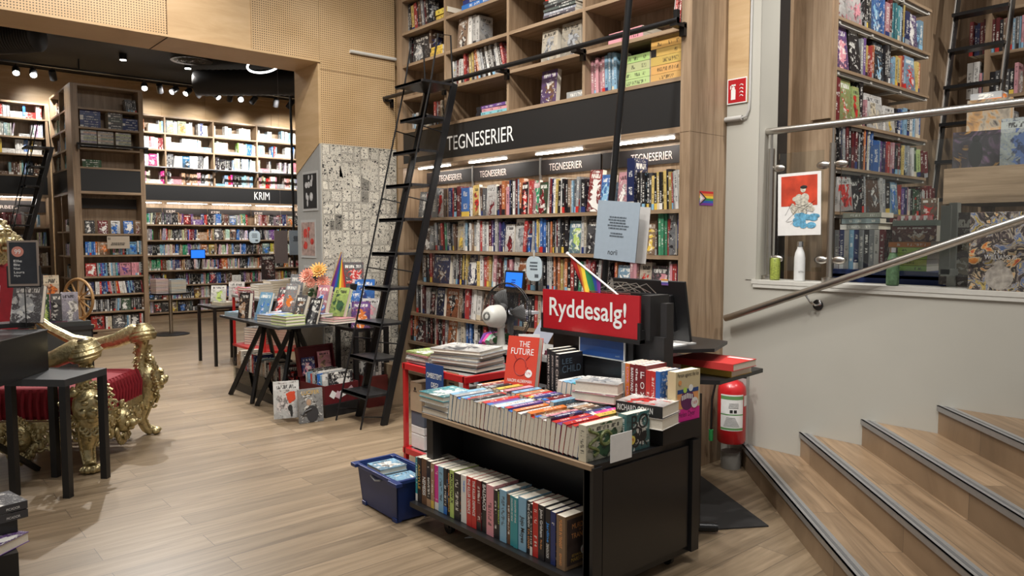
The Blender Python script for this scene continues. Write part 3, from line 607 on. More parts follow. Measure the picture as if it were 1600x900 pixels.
krim, hb = bookcase('wide oak crime bookcase filling the far wall, white KRIM lettering', (4.1, 15.7, 0), 0, 4.6, .33, [1.91, 1.60, 1.30, 1.0, .70, .42, .16], [3.05, 3.38, 3.71], 4.04, [.47, 1.41, 2.32, 3.27], (2.34, 2.68), back_y=.28, stile=.03)
text('KRIM', .335, .165, LETTER, T3((2.235, .004, 2.455)), hb)
for i, (a, b2) in enumerate([(.03, .44), (.46, 1.33), (1.35, 2.25), (2.27, 3.2), (3.22, 4.1)]):
    s = bx(a, .262, 2.1, b2, .279, 2.24).build('label_strip', LABEL, krim)
    if i: text('KRIM', .17, .06, LETPALE, T3((a+.06, .2615, 2.14)), s)
    bx(a+.05, .12, 2.33, b2-.05, .15, 2.339).build('light_strip', LED, krim)
m = MB(); m.tube([(0, -.1, 3.02), (4.6, -.1, 3.02)], .018); 
for x in (.5, 1.4, 2.35, 3.3): m.box(x-.02, -.11, 2.98, x+.02, 0, 3.03)
m.build('ladder_rail', BLKM, krim)

tower, hb = bookcase('free-standing oak bookcase end with blank black header, dim lit', (2.5, 13.3, 0), 0, 1.04, .40, [1.71, 1.37, 1.03, .74, .46, .17], [3.06, 3.38, 3.68], 4.04, [], (2.34, 2.73), stile=(.10, .07), lab='', back_y=.33)
bx(.1, .3, 2.12, .97, .33, 2.28).build('label_strip', flat('dark_strip', (.012, .010, .01), .5), tower)
m = MB(); m.tube([(.05, -.08, 3.1), (1.08, -.08, 3.1)], .018); m.box(1.03, -.09, 3.02, 1.07, .02, 3.12); m.box(.06, -.09, 3.02, .09, .0, 3.12); m.build('ladder_rail', BLKM, tower)
card = bx(0, -.004, 0, .33, 0, .2).build('card_sign', flat('cream_card', (.42, .35, .27), .6), tower); card.location = (.44, .0, 1.47)
m = MB(); lines(m, .03, .05, .30, .10, 2, Matrix.Identity(4), y=-.006)
m.build('small_print', BLACK, card)
text('II', .03, .04, BLACK, T3((.015, -.0055, .14)), card)
side, hb = bookcase('narrow oak side of the free-standing bookcase beside the ladder', (2.5, 15.0, 0), -90, 1.29, .34, [1.75, 1.35, .98, .6, .3], [3.06, 3.38, 3.68], 4.04, [.8], (2.34, 2.73), stile=(.05, .05))
bx(.52, .03, .1, .56, .33, 2.34).build('inner_upright', M_OAKV, side)
craft, hb = bookcase('oak craft bookcase at the far left behind the throne', (.2, 15.0, 0), 0, 2.28, .34, [1.83, 1.5, 1.16, .78, .45, .2], [3.06, 3.35, 3.66], 3.93, [1.2], (2.34, 2.68), stile=.05, back_y=.28)
s = bx(.05, .26, 2.08, 2.22, .28, 2.28).build('label_strip', LABEL, craft)
bx(.2, .12, 2.33, 1.1, .15, 2.339).build('light_strip', LED, craft); bx(1.25, .12, 2.33, 2.1, .15, 2.339).build('light_strip', LED, craft)
text('HÅNDARBEID', .62, .072, LETPALE, T3((1.20, .2595, 2.14)), s)

# upstairs cases
upl = thing('bookcase', 'upstairs oak wall bookcase left of the upper ladder', 'bookcase', (5.33, 2.60, 1.31))
bx(0, 0, 0, .03, .33, 4.05).build('side_panel', M_OAKV, upl)
m = bx(-.03, .02, 1.2, 0, .16, 4.05); m.build('pilaster_strip', M_OAKV, upl)
for z in (1.93-.0, 1.57, 1.19, .86, .53, 2.3):
    m = bx(.03, 0, z-.022, 1.73, .25, z); sh = m.build('shelf', M_OAKX, upl)
    m = MB()
    for x in (.06, .6, 1.15, 1.68): m.box(x, .01, z-.045, x+.03, .32, z-.0225)
    m.box(.06, .02, z-.045, 1.7, .05, z-.0225); m.build('bracket_frame', flat('shelf_bracket', (.52, .50, .46), .5), sh)
upr = thing('bookcase', 'upstairs oak bookcase behind the upper ladder', 'bookcase', (8.4, 2.6, 1.31), R(-90))
bx(0, 0, 0, .05, .32, 4.0).build('side_panel', M_OAKV, upr); bx(.0, .3, 0, 3.0, .32, 4.0).build('back_panel', M_OAKV, upr)
bx(1.5, 0, 0, 1.53, .3, 4.0).build('divider', M_OAKV, upr)
for z in (.4, .85, 1.31, 1.72, 2.14, 2.55): bx(.05, 0, z-.03, 3.0, .3, z).build('shelf', M_OAKX, upr)

# ------------------------------------------------ books on the wall shelves
SHELF = {'c1': 'top comics shelf', 'c2': 'second comics shelf', 'c3': 'third comics shelf', 'c4': 'fourth comics shelf', 'c5': 'fifth comics shelf', 'c6': 'bottom comics shelf',
 'aA3': 'upper left comics bay, top board', 'aA2': 'upper left comics bay, second board', 'aA0': 'upper left comics bay, lowest board', 'aB2': 'second upper bay, middle board', 'aB1': 'second upper bay, ladder rail board',
 'aC3': 'third upper bay, top board', 'aC1': 'third upper bay, rail board', 'aC0': 'third upper bay, above black header', 'aD1': 'right upper bay, rail board', 'aD0': 'right upper bay, above black header',
 'u1': 'top upstairs shelf', 'u2': 'second upstairs shelf', 'u3': 'third upstairs shelf', 'u4': 'fourth upstairs shelf', 'u5': 'fifth upstairs shelf',
 'r1': 'top shelf behind upper ladder', 'r2': 'middle shelf behind upper ladder', 'r3': 'lower shelf behind upper ladder'}
def shelfrow(key, z, pl, segs, axis):
    i = 0; rd = random.Random(sum(map(ord, key))*13)
    for (p0, p1, n, cs, hf, lean) in segs:
        face = n == 0; n = max(1, n); w = abs(p1-p0)/n; sg = 1 if p1 > p0 else -1
        big = (p1-p0)
        for k in range(n):
            c0 = cs[k % len(cs)]; c1 = cs[1] if face and len(cs) > 1 else rd.choice('kwrByTGc')
            H = {'u': .36, 'r': .41}.get(key[0], .33)*hf*(1 if face else rd.uniform(.95, 1.03))
            t = w*(.94 if not face else .96); d = rd.uniform(.15, .19)
            if face: d = min(.035, w*.3)+.01
            if w < .045: t = w*.96
            pos = p0+(k+.5)*(p1-p0)/n
            yo = rd.uniform(.03, .055) if not face else rd.uniform(.03, .05)
            if key[0] in 'u': M = T3((pos, pl-.02+yo-.02, z+.002))
            else: M = T3((pl+yo-.05+.03, pos, z+.002)) @ FX
            if face: M = M @ RYm(lean) @ RXm(-5)
            else: M = M @ RYm(lean)
            dz = abs(math.sin(R(lean)))*t/2; M = T3((0, 0, dz)) @ M
            a, b2 = CC[c0], CC.get(c1, CC['k'])
            v = rd.uniform(.55, 1.0); g_ = lumof(a); a = tuple(min(.8, (x*.82+g_*.18)*v) for x in a)
            kind = 'facing out' if face else 'spine out'
            thick = 'wide' if w > .07 and not face else 'thin' if w < .025 else ''
            lab = ' '.join(f"{thick} {CN[c0]} comic book {kind}, {ordn(i)} from left, {SHELF[key]}".split())
            if key == 'c6': C6.book(t, H, d, a, b2, rd.random()*9, face, M); i += 1; continue
            onebook('comic_book' if key[0] == 'c' else 'graphic_novel', lab, 'book', 'books on the '+SHELF[key].replace(',', ''), M, t, H, d, a, b2, face)
            i += 1
C6 = MB()
for r in XROWS: shelfrow(*r, 0)
o = C6.build('comic_books', M_COVER); tag(o, 'comics on the lowest comics shelf, mostly hidden behind the red cart', 'books'); o['kind'] = 'stuff'
for r in YROWS: shelfrow(*r, 1)
# flat piles and boxes on the upper comics boards
def pile(n, x, y, z, w, d, t, cs, label, group, name='graphic_novel', rot=0, jit=.01, M0=None, detail=False, rdseed=1, acc='k'):
    """books lying flat; spines face the viewer's side (-y of the frame)"""
    rd = random.Random(rdseed); zz = z
    for k in range(n):
        c0 = cs[k % len(cs)]; a = tuple(min(.8, v*rd.uniform(.85, 1.1)) for v in CC[c0]); th = t*rd.uniform(.9, 1.1)
        M = T3((x+rd.uniform(-jit, jit), y+rd.uniform(-jit, jit), zz)) @ (M0 or FX) @ RZ(rot+rd.uniform(-2, 2)*(jit > .004)) @ T3((0, 0, th/2)) @ RYm(90) @ T3((0, 0, -w/2))
        where = 'bottom one' if k == 0 else 'top one' if k == n-1 else ordn(k)+' from below'
        onebook(name, f"{CN[c0]} {label}, {where}" if n > 1 else f"{CN[c0]} {label}", 'book', group, M, th, w, d, a, CC[acc], False, detail=detail)
        zz += th+.0022
    return zz
def yofs(px): return px
pile(2, 4.33, 6.14, 3.432, .24, .19, .045, 'y', 'book lying flat in the upper left comics bay', 'flat yellow books', rdseed=4)
pile(2, 4.33, 6.05, 3.762, .24, .19, .045, 'y', 'book lying flat beside leaning comics, upper left bay', 'flat yellow books higher up', rdseed=5)
pile(3, 4.33, 5.45, 3.762, .5, .25, .05, 'bBo', 'boxed set lying flat, second upper bay', 'flat boxed sets', rdseed=6)
pile(9, 4.34, 4.42, 3.432, .36, .25, .022, 'ggGgkgGrg', 'magazine in the pile in the third upper bay', 'flat pile in third upper bay', rdseed=7)
pile(3, 4.33, 5.28, 2.76, .42, .22, .028, 'TpuT', 'large book lying flat above the lettered header', 'flat books above the header', rdseed=8)
pile(1, 4.34, 4.0+.22, 2.76, .2, .2, .05, 'G', 'small boxed book lying flat beside purple book', 'single flat book', rdseed=9)
pile(2, 4.34, 3.72, 3.11, .33, .22, .042, 'p', 'pink book lying flat behind the ladder rail, right bay', 'flat pink books', rdseed=10)
pile(4, 4.34, 3.625, 2.76, .27, .2, .056, 'L', 'manga volume lying flat in right upper bay', 'lime stack', rdseed=11, jit=.001)
pile(6, 4.34, 3.34, 2.76, .275, .2, .0575, 'O', 'manga volume lying flat in right upper bay', 'orange stack', rdseed=12, jit=.001)

# ------------------------------------------------ far rooms' books: too many to count
SH = lambda c, rd: tuple(x*rd.uniform(.55, .95) for x in CC[c])
def fill(mb, M, x0, x1, z, hmax, cs, rd, wmin=.018, wmax=.04, face=.04, d=.16, y=.05, flat_p=.06, gap=.03):
    x = x0
    while x < x1-.02:
        r = rd.random()
        if r < face:
            w = rd.uniform(.12, .17); 
            if x+w > x1: break
            mb.book(w*.95, hmax*rd.uniform(.75, .95), .03, SH(rd.choice(cs), rd), CC[rd.choice('kwroyb')], rd.random()*9, True, M @ T3((x+w/2, y, z))); x += w
        elif r < face+flat_p:
            w = rd.uniform(.15, .22)
            if x+w > x1: break
            c = rd.choice(cs); zz = z
            for k in range(rd.randint(2, 6)):
                t = .026
                if zz+t > z+hmax: break
                mb.book(t*.96, w*.97, .15, CC[c], CC['w'], rd.random()*9, False, M @ T3((x+w/2, y, zz+t/2)) @ RYm(90) @ T3((0, 0, -w/2))); zz += t
            x += w
        elif r < face+flat_p+gap: x += rd.uniform(.03, .14)
        else:
            w = rd.uniform(wmin, wmax); n = rd.choice([1, 1, 1, 2, 3, 5]); c = rd.choice(cs); hh = hmax*rd.uniform(.78, .95)
            ln = rd.choice([0, 0, 0, 0, 8])
            for k in range(n):
                if x+w > x1: break
                mb.book(w*.95, hh, d, CC[c] if cs[0] == 'w' else SH(c, rd), CC['w'], rd.random()*9, False, M @ T3((x+w/2, y+rd.uniform(0, .015), z)) @ RYm(ln if k == 0 else 0)); x += w
rd = random.Random(11); mb = MB(); I4 = Matrix.Identity(4)
MIX = 'kkkggGGwwcrRoybBTnNNeupk'; BRT = 'wwwwccGGTbBprRoyktNn'; WH = 'wwwwwwccGTbpr'
bays = [(.04, .45), (.49, 1.39), (1.43, 2.30), (2.34, 3.25), (3.29, 4.5)]
for (z, pals) in [(3.71, [BRT, 'wwGGcrB', WH, 'wTTG', WH]), (3.38, ['wwcGpR', WH+'p', 'pTolw'+WH, WH, WH]), (3.05, ['bwpmoyw', 'wwbbkgr', 'cGwTbk', 'kGpww', WH]), (2.71, ['mmpwwo', 'wcpNng', 'kmTGr', 'NpwprG', WH])]:
    for (a, b2), pl in zip(bays, pals): fill(mb, I4, a, b2 if pl[:4] != 'wTTG' else b2, z, .27, pl, rd, face=.02, flat_p=.14)
for z in [1.91, 1.60, 1.30, 1.0, .70, .42, .16]:
    fill(mb, I4, .05, 4.5, z, .25, MIX, rd, wmin=.016, wmax=.03, face=.05, flat_p=.02, gap=.02, d=.14, y=.06)
M = T3((4.1, 15.7, 0)); mb.v = [tuple(M @ Vector(v)) for v in mb.v]
o = mb.build('crime_novels', M_COVER); tag(o, 'crime novels packed on all shelves of the far wall bookcase', 'books'); o['kind'] = 'stuff'
mb = MB(); Mc = T3((.2, 15, 0)); Ms = T3((2.5, 15, 0)) @ FX
for z, p in [(3.66, 'wwrrkbGw'), (3.35, 'GGGwGwG'), (3.06, 'wwwyTb'), (2.71, 'GwTkn'), (1.83, 'wpTGR'), (1.5, 'GGwTp'), (1.16, 'wGcn'), (.78, 'kcGu')]:
    for (a, b2) in ((.06, 1.17), (1.22, 2.2)): fill(mb, Mc, a, b2, z, .26, p, rd, flat_p=.12)
for z, p in [(3.68, 'wpkNn'), (3.38, 'kGTwe'), (3.06, 'wrTb'), (2.76, 'kGTnR')]:
    for (a, b2) in ((.06, .77), (.83, 1.22)): fill(mb, Ms, a, b2, z, .26, p, rd)
for z, p in [(1.75, 'GwN'), (1.35, 'kGw'), (.98, 'kgNG'), (.6, 'bkgT'), (.3, 'kng')]: fill(mb, Ms, .62, 1.22, z, .24, p, rd)
o = mb.build('craft_books', M_COVER); tag(o, 'books filling the far left shelves behind the throne and ladder', 'books'); o['kind'] = 'stuff'

# free-standing bookcase: counted books
def frontrow(key, place, z, M, segs, hmax, group):
    rd = random.Random(sum(map(ord, key))); i = 0
    for (x0, x1, n, cs, hf, lean) in segs:
        face = n == 0; n = max(1, n); w = (x1-x0)/n
        for k in range(n):
            c0 = cs[k % len(cs)]; c1 = cs[1] if face and len(cs) > 1 else rd.choice('kwrTGc')
            MM = M @ T3((x0+(k+.5)*w, rd.uniform(.05, .07), z+.002+abs(math.sin(R(lean)))*w/2)) @ RYm(lean) @ (RXm(-6) if face else I4)
            onebook('book', f"{CN[c0]} book {'facing out' if face else 'spine out'}, {ordn(i)} from left, {place}", 'book', group, MM, w*.94, hmax*hf, .035 if face else .14, CC[c0], CC.get(c1), face); i += 1
Mt = T3((2.5, 13.3, 0))
G = 'books on the free-standing bookcase'
frontrow('t1', 'top lower row, free-standing bookcase', 1.71, Mt, [(.14, .29, 0, 'kw', .8, 0), (.33, .48, 0, 'Rw', .8, 0), (.52, .66, 0, 'wb', .8, 0), (.70, .85, 0, 'bw', .8, 0), (.88, .97, 0, 'NR', .83, 0)], .26, G)
frontrow('t2', 'row under the card sign', 1.37, Mt, [(.14, .34, 7, 'bbTbboN', .8, 0), (.34, .5, 0, 'No', .8, 0), (.5, .76, 9, 'EpkEuTpkT', .7, 0), (.76, .9, 0, 'Tb', .8, 0), (.9, .97, 3, 'wTG', .85, 0)], .26, G)
frontrow('t3', 'third lower row of free-standing bookcase', 1.03, Mt, [(.13, .29, 0, 'rw', .8, 0), (.3, .62, 13, 'GtubBTkwTG', .8, -2), (.62, .8, 0, 'pu', .8, 0), (.8, .97, 6, 'ppppGk', .8, 0)], .26, G)
frontrow('t4', 'fourth lower row of free-standing bookcase', .74, Mt, [(.13, .25, 0, 'Bw', .8, 0), (.26, .35, 3, 'wwr', .8, 0), (.35, .45, 4, 'BBBb', .8, -3), (.45, .62, 7, 'rpGkGor', .8, -5), (.62, .72, 3, 'www', .78, -8), (.73, .97, 11, 'BTBTBkkkkkR', .8, -6)], .25, G)
frontrow('t5', 'fifth lower row of free-standing bookcase', .46, Mt, [(.13, .21, 2, 'gk', .78, 0), (.21, .26, 1, 'w', .78, 0), (.26, .45, 6, 'gkGkgG', .75, 0), (.46, .62, 6, 'kkkGTG', .8, 3), (.63, .78, 0, 'Ew', .82, 0), (.78, .97, 6, 'kgkgkn', .78, 0)], .25, G)
frontrow('t6', 'lowest row of free-standing bookcase', .17, Mt, [(.12, .16, 1, 'G', .6, 0), (.18, .38, 0, 'rk', .82, 0), (.39, .48, 3, 'wcc', .75, 0), (.49, .68, 0, 'gw', .8, 0), (.68, .76, 3, 'gTw', .75, 0), (.77, .9, 0, 'kw', .8, 0), (.9, .95, 2, 'rw', .82, 0)], .27, G)
for (x, n, c, z) in [(.13, 8, 'B', 3.38), (.51-.02, 8, 'g', 3.38), (.73, 5, 'B', 3.38)]:
    pile(n, 2.5+x+.15, 13.37, z, .29 if c != 'g' else .21, .2, .036, c, 'book flat in the second board stacks, ' + ('middle stack' if c == 'g' else 'left stack' if x < .3 else 'right stack'), 'stacks on free-standing bookcase', 'book', M0=I4, jit=.001, rdseed=int(x*90), acc='w')
for (x, n) in [(.13, 9), (.37, 9), (.63, 9)]:
    pile(n, 2.5+x+.12, 13.37, 3.06+.03, .225, .2, .026, 'Gc', 'book in flat stack on rail board, ' + ('left stack' if x < .2 else 'middle stack' if x < .5 else 'right stack'), 'pale stacks on free-standing bookcase', 'book', M0=I4, jit=.001, rdseed=int(x*90), acc='w')
frontrow('t7', 'top board, free-standing bookcase', 3.68, Mt, [(.80, .96, 6, 'ggggkg', .75, -6)], .26, G)
pile(4, 2.5+.28, 13.37, 2.76, .27, .16, .027, 'E', 'book flat above the blank header', 'green flat stack', 'book', M0=I4, jit=.001, rdseed=3, acc='w')

# ------------------------------------------------ helpers for free-standing things (world coordinates in, local meshes out)
def at(t):
    m = MB(); m.M = (T3(t.location) @ Matrix.Rotation(t.rotation_euler.z, 4, 'Z')).inverted(); return m
def solo(mb, name, mats, base, label, cat, group=None, smooth=False, bevel=0.):
    o = mb.build(name, mats, smooth=smooth, bevel=bevel); o.data.transform(T3(-Vector(base))); o.location = base
    return tag(o, label, cat, group)
def wbx(t, *a, mi=0):
    m = at(t); m.box(*a, mi=mi); return m
def LM(t): return (T3(t.location) @ Matrix.Rotation(t.rotation_euler.z, 4, 'Z')).inverted()

# ------------------------------------------------ book trolley in the foreground
tr = thing('book_trolley', 'black book trolley on castors with a sloping top full of paperbacks', 'trolley', (2.74, 2.85, 0))
wbx(tr, 2.36, 2.2, .06, 3.10, 2.235, .645).build('side_panel', BLACK, tr)
m = at(tr); m.box(2.43, 2.185, .10, 3.06, 2.2, .615); m.build('front_panel', flat('black_laminate', (.014, .013, .013), .3), tr)
wbx(tr, 2.40, 3.44, .06, 3.10, 3.475, .645).build('side_panel', BLACK, tr)
for (x, y) in ((2.36, 2.18), (2.36, 3.40), (3.075, 2.17), (3.075, 3.40)): wbx(tr, x, y, .07, x+.06, y+.06, .64).build('post', BLACK, tr)
m = at(tr); m.box(2.355, 2.19, .63, 2.375, 3.5, .652, 1); m.box(2.375, 2.19, .625, 2.86, 3.5, .652, 0); m.build('front_deck', [BLACK, M_OAKY], tr)
m = at(tr); m.box(2.84, 2.175, .655, 3.145, 3.5, .742); m.build('rear_deck', BLACK, tr)
wbx(tr, 2.60, 2.235, .16, 2.62, 3.44, .6).build('middle_board', BLACK, tr)
wbx(tr, 2.29, 2.2, .115, 3.06, 3.535, .142).build('lower_shelf', BLACK, tr)
for (x, y) in ((2.40, 3.30), (2.42, 2.28), (3.0, 2.26), (3.0, 3.35)):
    w = at(tr); w.lathe([(.012, -.015), (.034, -.013), (.036, 0), (.034, .013), (.012, .015)], 16, 0, T3((x, y, .036)) @ RYm(90)); w.box(x-.024, y-.02, .04, x+.024, y+.02, .1); w.tube([(x, y, .09), (x, y, .118)], .012)
    w.build('castor', BLKM, tr, smooth=True)

def spine_text(o, t, h, body, mat, frac=(.1, .9), wfrac=.55, dx=0., seed=0):
    """title running down the spine of a book built by onebook (spine in its y=0 plane)"""
    L = (frac[1]-frac[0])*h; W = t*wfrac
    M = T3((-W/2+dx, -.0008, h*frac[1])) @ RYm(90)
    return text(body, L, W, mat, M, o, bold=.02)
GOLDT = flat('gold_print', (.6, .38, .08), .4); ORT = flat('orange_print', (.75, .33, .12), .5); LIMET = flat('lime_print', (.5, .7, .12), .5)
BLT = flat('blue_print', (.05, .3, .8), .5); BKT = flat('black_print', (.02, .02, .02), .5); PKT = flat('pink_print', (.7, .25, .4), .5); REDP = flat('red_print', (.55, .02, .03), .5)
# lower row, spines towards the aisle: (y0, y1, colour, accent, height, [(title, material, from, to, width)])
y = [3.60, 3.575, 3.535, 3.479, 3.436, 3.404, 3.362, 3.311, 3.277, 3.248, 3.206, 3.148, 3.088, 3.041, 3.0, 2.96, 2.915, 2.853, 2.826, 2.803, 2.747, 2.721, 2.691, 2.657, 2.595, 2.565, 2.547, 2.505, 2.459, 2.42, 2.385]
low = [('t', 'w', .255, []), ('k', 'y', .26, [('ARGYLLE', GOLDT, .3, .85, .6)]), ('n', 'r', .262, [('NEMESIS', LETTER, .2, .6, .6)]), ('k', 'N', .26, []), ('N', 'y', .255, []),
 ('m', 'w', .25, []), ('T', 'b', .255, []), ('k', 'b', .255, []), ('k', 'o', .255, [('ROBIN COOK', ORT, .42, .92, .5), ('BELLEVUE', GOLDT, .08, .38, .5)]), ('l', 'k', .26, [('MOSCOW X', BKT, .3, .92, .6)]),
 ('k', 'o', .255, []), ('w', 'B', .255, [('THE END', BLT, .65, .9, .25)]), ('r', 'R', .262, [('THE KILLER DEFENCE', LETTER, .25, .96, .55)]), ('r', 'R', .262, [('THE KILLER DEFENCE', LETTER, .25, .96, .55)]),
 ('R', 'k', .262, []), ('k', 'w', .262, [('BALDACCI', LETTER, .45, .95, .62)]), ('p', 'w', .26, []), ('k', 'l', .245, []), ('k', 'l', .255, [('LINWOOD BARCLAY', LIMET, .3, .95, .5)]),
 ('T', 'o', .262, []), ('n', 'y', .25, []), ('t', 'B', .25, [('DAUGHTER OF MINE', LETTER, .5, .95, .35)]), ('t', 'B', .25, [('DAUGHTER OF MINE', LETTER, .5, .95, .35)]),
 ('T', 'k', .262, [('Jojo Moyes', BKT, .15, .65, .62)]), ('k', 'o', .255, [('THE CURFEW', LETTER, .5, .96, .5), ('T.M. LOGAN', ORT, .1, .48, .5)]), ('k', 'w', .25, []), ('r', 'w', .262, []), ('k', 'b', .262, [('John Grisham', LETTER, .42, .93, .55), ('The Boys', ORT, .2, .38, .35)]),
 ('k', 'b', .255, [('Jardine', BLT, .38, .75, .6), ('DEADLOCK', LETTER, .08, .35, .45)]), ('B', 'o', .25, [])]
y = [2.385+(v-2.385)*(3.53-2.385)/(3.60-2.385) for v in y]
for i, (c, a, h, ts) in enumerate(low):
    y1, y0 = y[i], y[i+1]; t = (y1-y0)*.95
    nm = {'m': 'magenta', 'n': 'brown and red'}.get(c, CN[c])
    lab = f"{nm} spined thriller" + (f" lettered {ts[0][0]}" if ts and ts[0][0] not in ('THE KILLER DEFENCE', 'DAUGHTER OF MINE') else '') + f", {ordn(i)} from left, lower trolley shelf"
    o = onebook('paperback_book', lab, 'book', 'thrillers on the lower trolley shelf', T3((2.325+random.uniform(0, .008), (y0+y1)/2, .1435)) @ FX, t, h, .17, CC[c], CC[a], detail=True, plain=bool(ts))
    for (s, mt, f0, f1, wf) in ts: spine_text(o, t, h, s, mt, (f0, f1), wf)
M = T3((2.325, 2.345, .1435)) @ FX
o = onebook('paperback_book', 'tan hardback with a dark station scene cover and round 149 sticker, lower shelf end', 'book', 'thrillers on the lower trolley shelf', M, .055, .25, .17, (.22, .14, .08), CC['r'], detail=True, plain=True)
spine_text(o, .055, .25, 'MURDER IN TRANSIT', ORT, (.4, .93), .35); spine_text(o, .055, .25, 'EDWARD', ORT, (.08, .3), .25)
cv = bx(0, 0, 0, .15, .001, .215).build('cover_picture', flat('station_scene', (.05, .035, .03), .4, var=.9, scale=16), o); cv.matrix_local = T3((.0285, .012, .018)) @ RZ(90)
M2 = T3((.0297, .014, .02)) @ RZ(90)
for s, x, z, w, h, mt in (('MURDER', .03, .165, .1, .024, ORT), ('IN', .075, .15, .012, .01, ORT), ('TRANSIT', .025, .12, .11, .024, ORT), ('EDWARD', .03, .035, .08, .012, GOLDT), ('MARSTON', .025, .012, .1, .018, GOLDT)):
    text(s, w, h, mt, M2 @ T3((x, 0, z)), o)
mm = MB(); mm.lathe([(.001, 0), (.024, 0), (.024, .0012), (.001, .0012)], 24, 0, T3((.0305, .125, .075)) @ RYm(90)); sk = mm.build('price_sticker', WHITE, o)
text('149', .03, .016, REDP, M2 @ T3((.096, -.0025, .046)), sk)

# upper front row: spines up, tail edges towards the aisle
seq = 'TGbTnrkGNruTwRTubowwowNprBrurRrbb'
ya, yb = 3.275, 2.275; n = len(seq); zb = .654
for i, c in enumerate(seq):
    t = (ya-yb)/n; yy = ya-(i+.5)*t; h = .140+.006*math.sin(i*2.3)+(.008 if i % 5 == 0 else 0); lean = -8-3*math.sin(i*.7)
    L = .235+.02*math.sin(i*1.7)
    # book frame: spine (front) turned up, height along +x
    M = T3((2.372+abs(.016*math.sin(i*3.1)), yy, zb+.001)) @ RXm(-lean) @ T3((0, 0, h)) @ Matrix(((0, 0, 1, 0), (1, 0, 0, 0), (0, -1, 0, 0), (0, 0, 0, 1)))
    M = T3((0, 0, .0)) @ M
    onebook('paperback_book', f"{CN[c]} paperback with its spine up, {ordn(i)} from left, front row on trolley top", 'book', 'paperbacks spine up on the trolley', M, t*.975, L, h, CC[c], CC['wkyrbG'[i % 6]], detail=True, c=.0007 if i % 7 else .002)
seq2 = 'oRGkNyBpbToNruBkRpT'
ya, yb = 3.36, 2.72; n = len(seq2)
for i, c in enumerate(seq2):
    t = (ya-yb)/n; yy = ya-(i+.5)*t; h = .15+.005*math.sin(i*2.9)
    M = T3((2.63, yy, zb+.001)) @ RXm(6) @ T3((0, 0, h)) @ Matrix(((0, 0, 1, 0), (1, 0, 0, 0), (0, -1, 0, 0), (0, 0, 0, 1)))
    onebook('paperback_book', f"{CN[c]} paperback with its spine up, {ordn(i)} from left, second row on trolley top", 'book', 'paperbacks spine up in the second row', M, t*.93, .2, h, CC[c], CC['wykGbr'[i % 6]], detail=True)
for i, c in enumerate('wTTteTGBb'):
    t = .036; yy = 2.93-(i+.5)*t; h = .13
    M = T3((2.86, yy, .744)) @ RXm(8) @ T3((0, 0, .12)) @ Matrix(((0, 0, 1, 0), (1, 0, 0, 0), (0, -1, 0, 0), (0, 0, 0, 1)))
    onebook('paperback_book', f"{CN[c]} paperback, spine up behind the second row, {ordn(i)} from left", 'book', 'paperbacks spine up at the trolley back', M, t*.93, .2, .12, CC[c], CC['wykGbr'[i % 6]], detail=True)
for i, c in enumerate('kGNnkBmy'):
    t = .036; yy = 2.70-(i+.5)*t
    M = T3((2.63, yy, zb+.001)) @ RXm(8) @ T3((0, 0, .14)) @ Matrix(((0, 0, 1, 0), (1, 0, 0, 0), (0, -1, 0, 0), (0, 0, 0, 1)))
    onebook('paperback_book', f"{CN[c]} paperback, spine up between two rows and flat stack, {ordn(i)} from left", 'book', 'paperbacks spine up before the flat stack', M, t*.93, .19, .14, CC[c], CC['wykGbr'[i % 6]], detail=True)
def flatbook(x, y, z, w, d, t, c, label, rot=0, acc='k', group=None, art=True, seed=None, detail=True, face_up=None):
    """lying book, centre x,y; long side w, page edges showing; cover printed on top"""
    mb = MB(); sd = random.random()*9 if seed is None else seed; tint = CC[c]; e = .0025; ac = CC[acc]
    mb.pface([(-w/2, -d/2, t), (w/2, -d/2, t), (w/2, d/2, t), (-w/2, d/2, t)], w, d, 2 if art else 0, tint, ac, sd)
    mb.box(-w/2, -d/2, t-e, w/2, d/2, t-.0002); mb.box(-w/2, -d/2, 0, w/2, d/2, e); mb.box(-w/2, d/2-e, e, w/2, d/2, t-e)
    while len(mb.t) < len(mb.f): mb.t.append(tint); mb.a.append(tint); mb.p.append((sd, 0, .5)); mb.uv.append(None); mb.uvm.append(None)
    o = mb.build('book', M_COVER); bx(-w/2+.003, -d/2+.004, e, w/2-.003, d/2-e, t-e).build('page_block', MPAGE, o)
    o.location = (x, y, z); o.rotation_euler = (0, 0, R(rot)); return tag(o, label, 'book', group)
# stack at the left end of the trolley top
zz = .652
for k, (c, w, dx, rot) in enumerate([('G', .25, .0, -88), ('w', .25, .008, -91), ('G', .25, -.01, -90), ('t', .26, -.012, -90)]):
    t = [.032, .03, .028, .028][k]
    flatbook(2.495+dx, 3.41-dx, zz, .235, .24, t, c, ['grey paperback at the bottom of the stack at trolley left end', 'white paperback second from below in the trolley left end stack', 'grey paperback under the teal one, trolley left end stack', 'teal paperback on top of the stack at trolley left end'][k], rot, 'k' if k < 3 else 'w', 'stack at the trolley left end'); zz += t+.001
